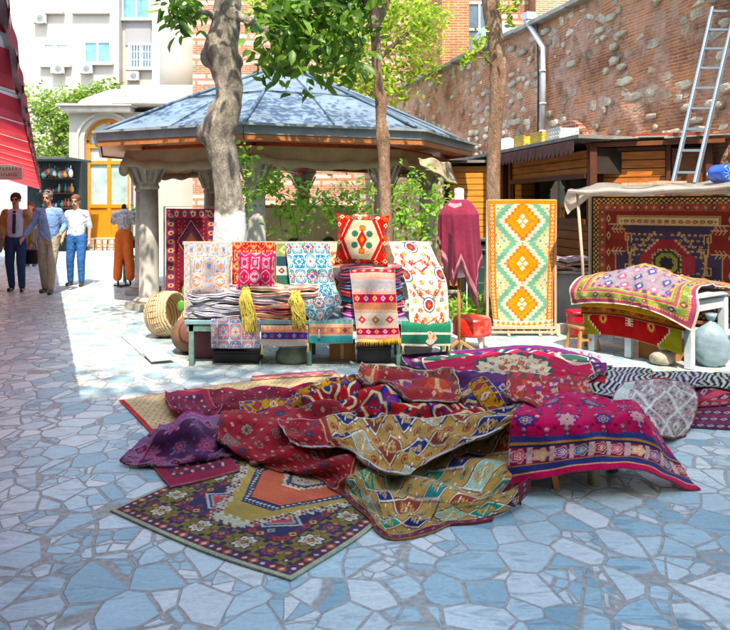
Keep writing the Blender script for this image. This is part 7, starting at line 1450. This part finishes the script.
mb = MB(); mb.beam((-.11, -.135, .14), (.11, -.135, .14), .04, .03); mb.beam((-.11, .135, .14), (.11, .135, .14), .04, .03); mb.build('stretcher', ORW, e)
rug([[(528, 408, .40), (552, 410, .42), (585, 406, .40)], [(512, 394, .40), (548, 393, .46), (590, 394, .42)], [(507, 386, .38), (545, 382, .44), (588, 382, .38)], [(510, 380, .28), (545, 374, .32), (586, 374, .26)]], rug_brown(.62, .5, .006).tiles(np.ones((84, 104), bool), .12, .12, flower(['c82848', 'd8a0a0'], 'b8203c', None, 5, .3), True), 'red rug with pale flowers heaped behind the pink rug', wr=(.02, .18), edge='b83048', seed=61)
rug([[(634, 421, .16), (662, 431, .10), (684, 434, .02)], [(618, 404, .22), (655, 408, .20), (694, 414, .08)], [(614, 392, .26), (655, 388, .26), (697, 394, .14)], [(624, 380, .24), (655, 376, .24), (688, 380, .16)]], rug_white(.62, .62, .0055), 'grey-white kilim with pale zigzags slung over the pile, right of the pink rug', slack=1.04, wr=(.016, .2), edge='8a5058', collide=False, seed=62)
rug([[(508, 480, -3.84), (560, 468, -3.8), (605, 463, -3.8), (648, 466, -3.84), (698, 489, .008)], [(511, 446, -3.90), (562, 441, -3.86), (607, 437, -3.88), (650, 444, -3.95), (680, 462, .10)], [(515, 415, .425), (562, 415, .43), (603, 414, .43), (640, 413, .42), (665, 440, .22)], [(519, 405, .44), (565, 396, .47), (610, 402, .44), (638, 404, .43), (656, 424, .28)], [(527, 397, .42), (570, 388, .46), (612, 396, .43), (634, 398, .42), (648, 414, .30)]][::-1],
    rug_pink(1.12, .82, .0055), 'bright pink rug with navy and flower borders draped over the low bench', slack=1.05, wr=(.02, .22), edge='b81850', hold=.02, collide=False, seed=63)

# ================= PEOPLE =================
SKIN = M('skin', 'b98262', .5, .08, 12, .05); SKIN2 = M('skin_warm', 'c08a6a', .5, .08, 12, .05)
def cloth(n, c, var=.14): return M(n, c, .88, var, 7, .9, 13, dist=.04)
def person(px, py, H, label, pose, mats, extras=(), yaw=0, top_r=1.0, hairstyle='short', female=False):
    x, y, _ = gp(px, py); e = empty('person', (x, y, 0), label, 'person', rz=yaw); s = H/1.75
    J = dict(hip=(0, 0, .95), chest=(0, 0, 1.28), neck=(0, .0, 1.47), head=(0, -.02, 1.63), sL=(-.165, 0, 1.405), sR=(.165, 0, 1.405), hL=(-.09, 0, .92), hR=(.09, 0, .92),
             kL=(-.10, -.03, .5), kR=(.10, -.03, .5), aL=(-.10, .02, .09), aR=(.10, .02, .09), eL=(-.27, .02, 1.15), eR=(.27, .02, 1.15), wL=(-.29, -.08, .90), wR=(.29, -.08, .90))
    J.update(pose); J = {k: Vector(v)*s for k, v in J.items()}; w_ = .9 if female else 1.0
    mb = MB()   # one continuous body
    mb.caps(J['hip'], J['chest'], .125*s*w_, .135*s*w_, 16, .72); mb.caps(J['chest'], J['neck']-Vector((0, 0, .09*s)), .14*s*w_, .08*s, 16, .7); mb.caps(J['sL'], J['sR'], .055*s, .055*s, 12)
    mb.caps(J['neck']-Vector((0, 0, .05*s)), J['head'], .058*s, .052*s); hd = J['head']
    mb.ball(hd+Vector((0, .01, .03))*s, (.076*s, .092*s, .10*s), 18, 12); mb.ball(hd+Vector((0, -.03, -.055))*s, (.054*s, .055*s, .06*s), 14, 10)
    mb.caps(hd+Vector((0, -.095, .01))*s, hd+Vector((0, -.112, -.025))*s, .010*s, .015*s, 8); mb.ball(hd+Vector((0, -.082, .03))*s, (.055*s, .018*s, .014*s), 10, 6)
    for q in (-1, 1): mb.ball(hd+Vector((q*.078, .012, 0))*s, (.012*s, .02*s, .032*s), 8, 6)
    for S in 'LR':
        q = -1 if S == 'L' else 1
        mb.caps(J['h'+S], J['k'+S], .082*s, .055*s, 14); mb.caps(J['k'+S], J['a'+S], .054*s, .036*s, 14); mb.caps(J['a'+S]+Vector((0, .03, -.045))*s, J['a'+S]+Vector((q*.015, -.12, -.06))*s, .032*s, .028*s, 10)
        mb.caps(J['s'+S], J['e'+S], .05*s, .038*s, 12); mb.caps(J['e'+S], J['w'+S], .038*s, .025*s, 12)
        d = (J['w'+S]-J['e'+S]).normalized(); sd_ = Vector((0, 1, 0)); pl = J['w'+S]+d*.075*s; mb.caps(J['w'+S]+d*.01*s, pl, .026*s, .034*s, 12, .55)
        side = d.cross(Vector((1, 0, 0))).normalized()
        for f in range(4):
            b0 = pl+side*(f-1.5)*.017*s+d*.012*s; ln = (.062, .072, .068, .052)[f]*s; m1 = b0+d*ln*.55+Vector((-q*.006, 0, 0)); mb.caps(b0, m1, .0092*s, .0085*s, 8); mb.caps(m1, m1+(d*.8+Vector((-q*.5, 0, 0))).normalized()*ln*.5, .0085*s, .007*s, 8)
        th = J['w'+S]+d*.03*s-side*.03*s; mb.caps(th, th+(d-side*.6).normalized()*.05*s, .0105*s, .009*s, 8)
    b = remeshed(mb, 'body', mats['skin'], e, .0085, 3)
    # trousers
    mb = MB(); mb.caps(J['hip']+Vector((0, 0, .05))*s, J['hip']-Vector((0, 0, .02))*s, .148*s*w_, .155*s*w_, 16, .78)
    for S in 'LR': mb.caps(J['h'+S]+Vector((0, 0, .02)), J['k'+S], .104*s, .078*s, 14); mb.caps(J['k'+S], J['a'+S]+Vector((0, 0, .015)), .076*s, .058*s, 14)
    remeshed(mb, 'trousers', mats['legs'], e, .012, 2)
    for S in 'LR':
        q = -1 if S == 'L' else 1; mb = MB(); a = J['a'+S]; mb.caps(a+Vector((0, .045, -.048))*s, a+Vector((q*.02, -.15, -.055))*s, .042*s, .036*s, 12, .8); mb.caps(a+Vector((0, .01, .0))*s, a+Vector((0, .02, -.04))*s, .045*s, .045*s, 12); remeshed(mb, 'shoe', mats['shoe'], e, .01, 2)
    # top
    mb = MB(); k = top_r; mb.caps(J['hip']+Vector((0, 0, .06))*s, J['chest'], .155*s*w_*k, .165*s*w_*k, 18, .8); mb.caps(J['chest'], J['neck']-Vector((0, 0, .1*s)), .165*s*w_*k, .09*s, 18, .75); mb.caps(J['sL'], J['sR'], .072*s, .072*s, 12); mb.caps(J['neck']-Vector((0, 0, .04))*s, J['neck']-Vector((0, 0, .01))*s, .072*s, .066*s)
    for S in 'LR':
        mb.caps(J['s'+S], J['e'+S], .072*s, .056*s, 14)
        if mats.get('sleeve', 'long') == 'long': mb.caps(J['e'+S], J['w'+S]-(J['w'+S]-J['e'+S]).normalized()*.02*s, .056*s, .042*s, 14)
    for S in 'LR': mb.caps(J['neck']-Vector((0, 0, .03))*s, J['s'+S], .062*s, .066*s, 12)
    remeshed(mb, mats.get('topname', 'shirt'), mats['top'], e, .011, 5)
    # hair
    mb = MB(); mb.ball(hd+Vector((0, .018, .052))*s, (.089*s, .100*s, .092*s), 18, 12)
    if hairstyle == 'long': mb.caps(hd+Vector((0, .06, .04))*s, hd+Vector((0, .09, -.2))*s, .08*s, .06*s); mb.caps(hd+Vector((-.06, .03, .04))*s, hd+Vector((-.07, .03, -.14))*s, .035*s, .03*s); mb.caps(hd+Vector((.06, .03, .04))*s, hd+Vector((.07, .03, -.14))*s, .035*s, .03*s)
    ho = remeshed(mb, 'hair', mats['hair'], e, .01, 1); rh_ = random.Random(px)
    for v_ in ho.data.vertices: v_.co += Vector((rh_.uniform(-.006, .006), rh_.uniform(-.006, .006), rh_.uniform(-.006, .006)))
    mb = MB()
    for q in (-1, 1): mb.ball(hd+Vector((q*.03, -.083, .008))*s, (.011*s, .008*s, .007*s), 8, 6)
    mb.build('eye', M('eye_dark', '2a201c', .3), e)
    mb = MB(); mb.caps(hd+Vector((-.02, -.088, -.055))*s, hd+Vector((.02, -.088, -.055))*s, .006*s, .006*s, 8); mb.build('mouth', M('lips', '9a5a4c', .5), e)
    return e, J, s
BLKL = M('black_leather', '17181a', .35, .3, 6, .15)
# man in the tan jacket
e, J, s = person(16, 291, 1.80, 'man in tan jacket, dark tie, navy trousers and sunglasses walking at the far left', dict(head=(.0, -.03, 1.64), aL=(-.08, .05, .09), kL=(-.1, -.02, .5), aR=(.13, -.14, .09), kR=(.11, -.12, .5), eL=(-.25, .04, 1.16), wL=(-.18, -.18, 1.02), eR=(.24, .05, 1.14), wR=(.25, .0, .88)),
    dict(skin=SKIN, legs=cloth('navy_trousers', '1d3a66'), shoe=BLKL, top=cloth('pale_blue_shirt', 'b4c6dc', .08), hair=M('dark_hair', '2e2622', .7, .3, 30, .4)), yaw=R(14))
mb = MB()   # open jacket: shells at the sides and sleeves
for q in (-1, 1): mb.caps(Vector((q*.115, .02, .90))*s, Vector((q*.115, .01, 1.36))*s, .10*s, .085*s, 14, .95); mb.caps(Vector((q*.14, .01, .78))*s, Vector((q*.13, .02, .95))*s, .075*s, .085*s, 12, 1.1)
mb.caps(Vector((0, .09, .85))*s, Vector((0, .06, 1.38))*s, .115*s, .10*s, 14, .6)
for S in 'LR': mb.caps(J['s'+S], J['e'+S], .084*s, .068*s, 14); mb.caps(J['e'+S], J['w'+S]-(J['w'+S]-J['e'+S]).normalized()*.03, .067*s, .054*s, 14)
mb.caps(J['sL'], J['sR']+Vector((0, .03, 0)), .07*s, .07*s)
remeshed(mb, 'jacket', cloth('tan_jacket', '9a7c48'), e, .011, 2)
mb = MB(); mb.box(Vector((0, -.150, 1.22))*s, (.055, .012, .36), rx=R(-5)); mb.box(Vector((0, -.125, 1.43))*s, (.045, .03, .045)); mb.build('tie', cloth('navy_tie', '1c2544'), e)
mb = MB(); hd = J['head']
for q in (-1, 1): mb.ball(hd+Vector((q*.034, -.098, .012))*s, (.028*s, .010*s, .02*s), 12, 8)
mb.beam(hd+Vector((-.08, -.09, .02))*s, hd+Vector((.08, -.09, .02))*s, .008)
for q in (-1, 1): mb.beam(hd+Vector((q*.08, -.09, .02))*s, hd+Vector((q*.082, .02, .015))*s, .006)
mb.build('sunglasses', BLKL, e)
wj = e.matrix_basis
def world(e, v): c, sn = math.cos(e.rotation_euler.z), math.sin(e.rotation_euler.z); return Vector((e.location.x+v.x*c-v.y*sn, e.location.y+v.x*sn+v.y*c, v.z))
h = world(e, J['wR']); b = empty('shoulder_bag', (h.x+.02, h.y, h.z-.42), 'black bag hanging from the hand of the man in the tan jacket', 'bag'); mb = MB(); mb.box((0, 0, .15), (.24, .10, .28), taper=.85); mb.build('bag_body', BLKL, b, bevel=.03)
mb = MB(); mb.tube([(-.08, 0, .28), (-.06, 0, .38), (0, 0, .42), (.06, 0, .38), (.08, 0, .28)], .009, 8); mb.build('strap', BLKL, b)
h = world(e, J['wL']); b = empty('folded_coat', (h.x-.05, h.y-.03, h.z-.30), 'grey-brown coat folded over the arm of the man in the tan jacket', 'coat'); mb = MB(); mb.caps((-.06, 0, .1), (-.02, 0, .34), .11, .09, 14, .6); mb.caps((.0, -.02, .05), (.03, 0, .3), .08, .07, 14, .7); remeshed(mb, 'coat', cloth('taupe_coat', '6f665c'), b, .012, 3)
# man in the blue jumper
e, J, s = person(49, 293, 1.84, 'grey-haired man in a blue jumper and khaki trousers, walking with swinging arms', dict(head=(-.02, -.04, 1.64), aL=(-.10, .10, .09), kL=(-.10, .0, .5), aR=(.08, -.16, .09), kR=(.09, -.14, .52), eL=(-.28, .0, 1.17), wL=(-.36, -.15, .98), eR=(.25, .06, 1.16), wR=(.25, -.16, 1.05)),
    dict(skin=SKIN, legs=cloth('khaki_trousers', '8f8c7c'), shoe=M('dark_shoe', '3a342c', .5, .2), top=cloth('blue_jumper', '6f93c4', .12), hair=M('grey_hair', '6f6c68', .8, .3, 40, .5), belly=1, topname='jumper'), yaw=R(6), top_r=1.08)
mb = MB(); mb.lathe([(.150, 0), (.152, .035)], (0, 0, .93*s), 24, True, 1, .82); mb.build('belt', BLKL, e); mb = MB(); mb.lathe([(.07*s, 0), (.078*s, .03), (.07*s, .04)], J['neck']-Vector((0, 0, .045)), 18, True, 1, .9); mb.build('collar', cloth('white_collar', 'd8dce0', .05), e)
mb = MB()
for q in (-1, 1): mb.ball(J['head']+Vector((q*.034, -.05, .115))*s, (.03*s, .016*s, .02*s), 10, 7)
mb.build('sunglasses', BLKL, e)
# man in the white T-shirt
e, J, s = person(77, 285.5, 1.78, 'ginger-haired man in pale T-shirt and blue trousers behind the man in blue', dict(head=(-.02, -.03, 1.64), aL=(-.13, .02, .09), kL=(-.12, -.03, .5), aR=(.12, -.10, .09), kR=(.11, -.1, .5), eL=(-.23, .06, 1.15), wL=(-.24, -.1, .93), eR=(.23, .05, 1.14), wR=(.25, -.06, .89)),
    dict(skin=SKIN2, legs=cloth('bright_blue_trousers', '1f5a9a'), shoe=M('dark_shoe', '3a342c', .5, .2), top=cloth('pale_tshirt', 'c8d6e2', .08), hair=M('ginger_hair', '6e4a30', .8, .3, 40, .5), sleeve='short', topname='t_shirt'), yaw=R(4))
# woman in pink, far behind
person(31, 266, 1.66, 'red-haired woman in pink half hidden behind the man in the tan jacket', {}, dict(skin=SKIN2, legs=cloth('grey_skirt', '5a5a60'), shoe=BLKL, top=cloth('pink_top', 'd05a7c'), hair=M('red_hair', '8a3c24', .8, .3, 40, .5), sleeve='short', topname='blouse'), hairstyle='long', female=True)

# ================= FAR THINGS ON THE LEFT =================
# dark shop with hanging goods at the end of the awning
YS = 24.0
def fx(px): return (px-CX)/F*YS
def fz(py): return CH-(py-HY)/F*YS
t = empty('souvenir_shop', (0, YS, 0), 'dark souvenir shop hung with small goods left of the white building', 'shop')
mb = MB(); mb.box((fx(52), .45, 1.55), (fx(79)-fx(24), .5, 3.1)); mb.build('wall', M('dark_teal_wall', '1f3034', .8, .4, 3), t); mb = MB(); mb.box((fx(50), .0, 3.15), (fx(78)-fx(20), 2.2, .08)); mb.build('roof', M('shop_roof', '4a5452', .8), t)
rs3 = random.Random(5); gm = [M('goods_red', 'a8342c', .6), M('goods_gold', 'b8903c', .5), M('goods_blue', '3a5f8a', .5), M('goods_cream', 'cfc4a8', .7), M('goods_dark', '2c2420', .7), M('goods_teal', '3a8a88', .5)]
mb = MB()
for z in (.5, 1.0, 1.5, 2.0, 2.5): mb.box((fx(56), .0, z), (fx(76)-fx(40), .35, .03))
mb.build('shelf', TRIM, t)
k = 0
for z in (.52, 1.02, 1.52, 2.02, 2.52):
    for q in range(11):
        x = fx(41+q*3.1); g = empty('souvenir', (x, YS-.02, z), 'small %s %s pot on the %s shelf of the dark souvenir shop' % ('round' if q < 6 else 'tall', ('red', 'golden', 'blue', 'cream', 'black', 'teal')[k % 6], {.52: 'lowest', 1.02: 'second', 1.52: 'middle', 2.02: 'fourth', 2.52: 'top'}[z]), 'souvenir', 'souvenirs on the shop shelves'); r_ = rs3.uniform(.05, .09); h_ = rs3.uniform(.12, .18) if q < 6 else rs3.uniform(.24, .32)
        mb = MB(); mb.lathe([(r_*.6, 0), (r_, h_*.3), (r_*.8, h_*.6), (r_*.3, h_*.8), (r_*.4, h_)], (0, 0, 0), 12); mb.build('pot', gm[k % 6], g); k += 1
for q in range(16):
    x = fx(41+q*2.6); z = 3.1-rs3.uniform(.05, .25); mb = MB(); mb.tube([(0, 0, 0), (0, 0, -.18)], .006, 5); mb.ball((0, 0, -.26), (rs3.uniform(.06, .1), .07, rs3.uniform(.08, .14)), 10, 7); tag(mb.build('hanging_ornament', gm[q % 6], None, (x, YS-.75, z)), '%s %s ornament hanging from the roof of the dark souvenir shop' % (('left', 'middle', 'right')[q//6], ('red', 'golden', 'blue', 'cream', 'black', 'teal')[q % 6]), 'ornament', 'ornaments hanging at the shop')
# low stools before the yellow door
for k in range(5):
    px = 91+k*7.0; x, y, _ = gp(px, 250.5-.4*(k % 2)); e = empty('stool', (x, y, 0), ['leftmost of the five small wooden stools before the yellow door', 'second from the left of the five small wooden stools before the yellow door', 'middle one of the five small wooden stools before the yellow door', 'fourth from the left of the five small wooden stools before the yellow door', 'rightmost of the five small wooden stools before the yellow door'][k], 'stool', 'small stools before the yellow door', rz=.2*k)
    mb = MB(); mb.box((0, 0, .40), (.3, .3, .03)); mb.build('seat', HONEY, e)
    for sx in (-1, 1):
        for sy in (-1, 1): mb = MB(); mb.beam((sx*.14, sy*.14, 0), (sx*.12, sy*.12, .39), .035); mb.build('leg', HONEY, e)
    mb = MB(); mb.beam((-.13, -.13, .2), (.13, -.13, .2), .025); mb.beam((-.13, .13, .2), (.13, .13, .2), .025); mb.build('stretcher', HONEY, e)
# dressed display form with orange trousers
x, y, _ = gp(124, 287); e = empty('display_form', (x, y, 0), 'shop display form wearing a patterned top and bright orange trousers', 'mannequin'); OT = cloth('orange_cloth', 'e0702c', .12)
mb = MB(); mb.caps((-.07, 0, 1.02), (-.12, -.02, .2), .10, .085, 14); mb.caps((.07, 0, 1.02), (.13, -.02, .2), .10, .085, 14); mb.caps((0, 0, 1.05), (0, 0, 1.12), .13, .11, 14, .8); remeshed(mb, 'trousers', OT, e, .012, 2)
mb = MB(); mb.caps((0, 0, 1.15), (0, 0, 1.4), .12, .14, 14, .75); mb.caps((-.15, 0, 1.42), (.15, 0, 1.42), .06, .06, 12); mb.caps((-.17, 0, 1.42), (-.2, 0, 1.28), .065, .07, 12); mb.caps((.17, 0, 1.42), (.2, 0, 1.28), .065, .07, 12); remeshed(mb, 'blouse', M('printed_cotton', 'c8c8cc', .85, .7, 26, .2), e, .012, 2)
mb = MB(); mb.tube([(0, 0, .1), (0, 0, 1.5)], .016, 8); mb.caps((0, 0, 1.48), (0, 0, 1.58), .05, .045, 12)
for sx in (-1, 1): mb.beam((sx*.12, .02, 0), (sx*.12, 0, .2), .03)
mb.beam((-.2, 0, .03), (.2, 0, .03), .03); mb.beam((0, -.2, .03), (0, .2, .03), .03); mb.build('stand', BLK, e)
# plant rack behind the columns
x, y, _ = gp(136, 284); e = empty('plant_rack', (x, y, 0), 'dark metal rack beside the pavilion column at the left', 'rack'); mb = MB()
for sx in (-.16, .16):
    for sy in (-.14, .14): mb.beam((sx, sy, 0), (sx, sy, 1.35), .025)
mb.build('frame', BLK, e)
for z in (.25, .75, 1.3): mb = MB(); mb.box((0, 0, z), (.32, .28, .02)); mb.build('shelf', BLK, e)
for k, (z, n_) in enumerate(((.26, 'grey'), (.76, 'dark'), (1.31, 'white'))):
    g = empty('potted_plant', (x-.02, y-.02, z), 'potted plant in a %s pot on the %s shelf of the dark rack' % (n_, ('lowest', 'middle', 'top')[k]), 'plant', 'pot plants on the dark rack'); mb = MB(); mb.lathe([(.06, 0), (.085, .12), (.09, .14), (.07, .13)], (0, 0, 0), 16); mb.build('pot', (MATS['grey_block'], BLK, CER)[k], g)
    p = rs.normal(size=(60, 3))*.07; p[:, 2] = np.abs(p[:, 2])+.13; leaf_mesh('foliage', p, .09, 80+k, -.3, .35, parent=g, mat=VINE)
# leaf plant at the basket
x, y, _ = gp(181, 352); g = empty('leafy_plant', (x, y+.25, 0), 'small plant with two big round leaves between the basket and the table', 'plant'); mb = MB(); mb.tube([(0, 0, 0), (.0, 0, .3), (-.01, 0, .58)], .007, 6); mb.tube([(0, 0, .1), (-.05, 0, .35), (-.06, 0, .45)], .006, 6); mb.build('stem', MATS['vine_stem'], g)
mb = MB(); mb.ball((-.0, -.01, .64), (.055, .012, .075), 14, 10); mb.ball((-.06, -.01, .47), (.045, .012, .06), 14, 10); mb.build('leaf', M('round_leaf', '4f9a2c', .4, .2, 12), g)
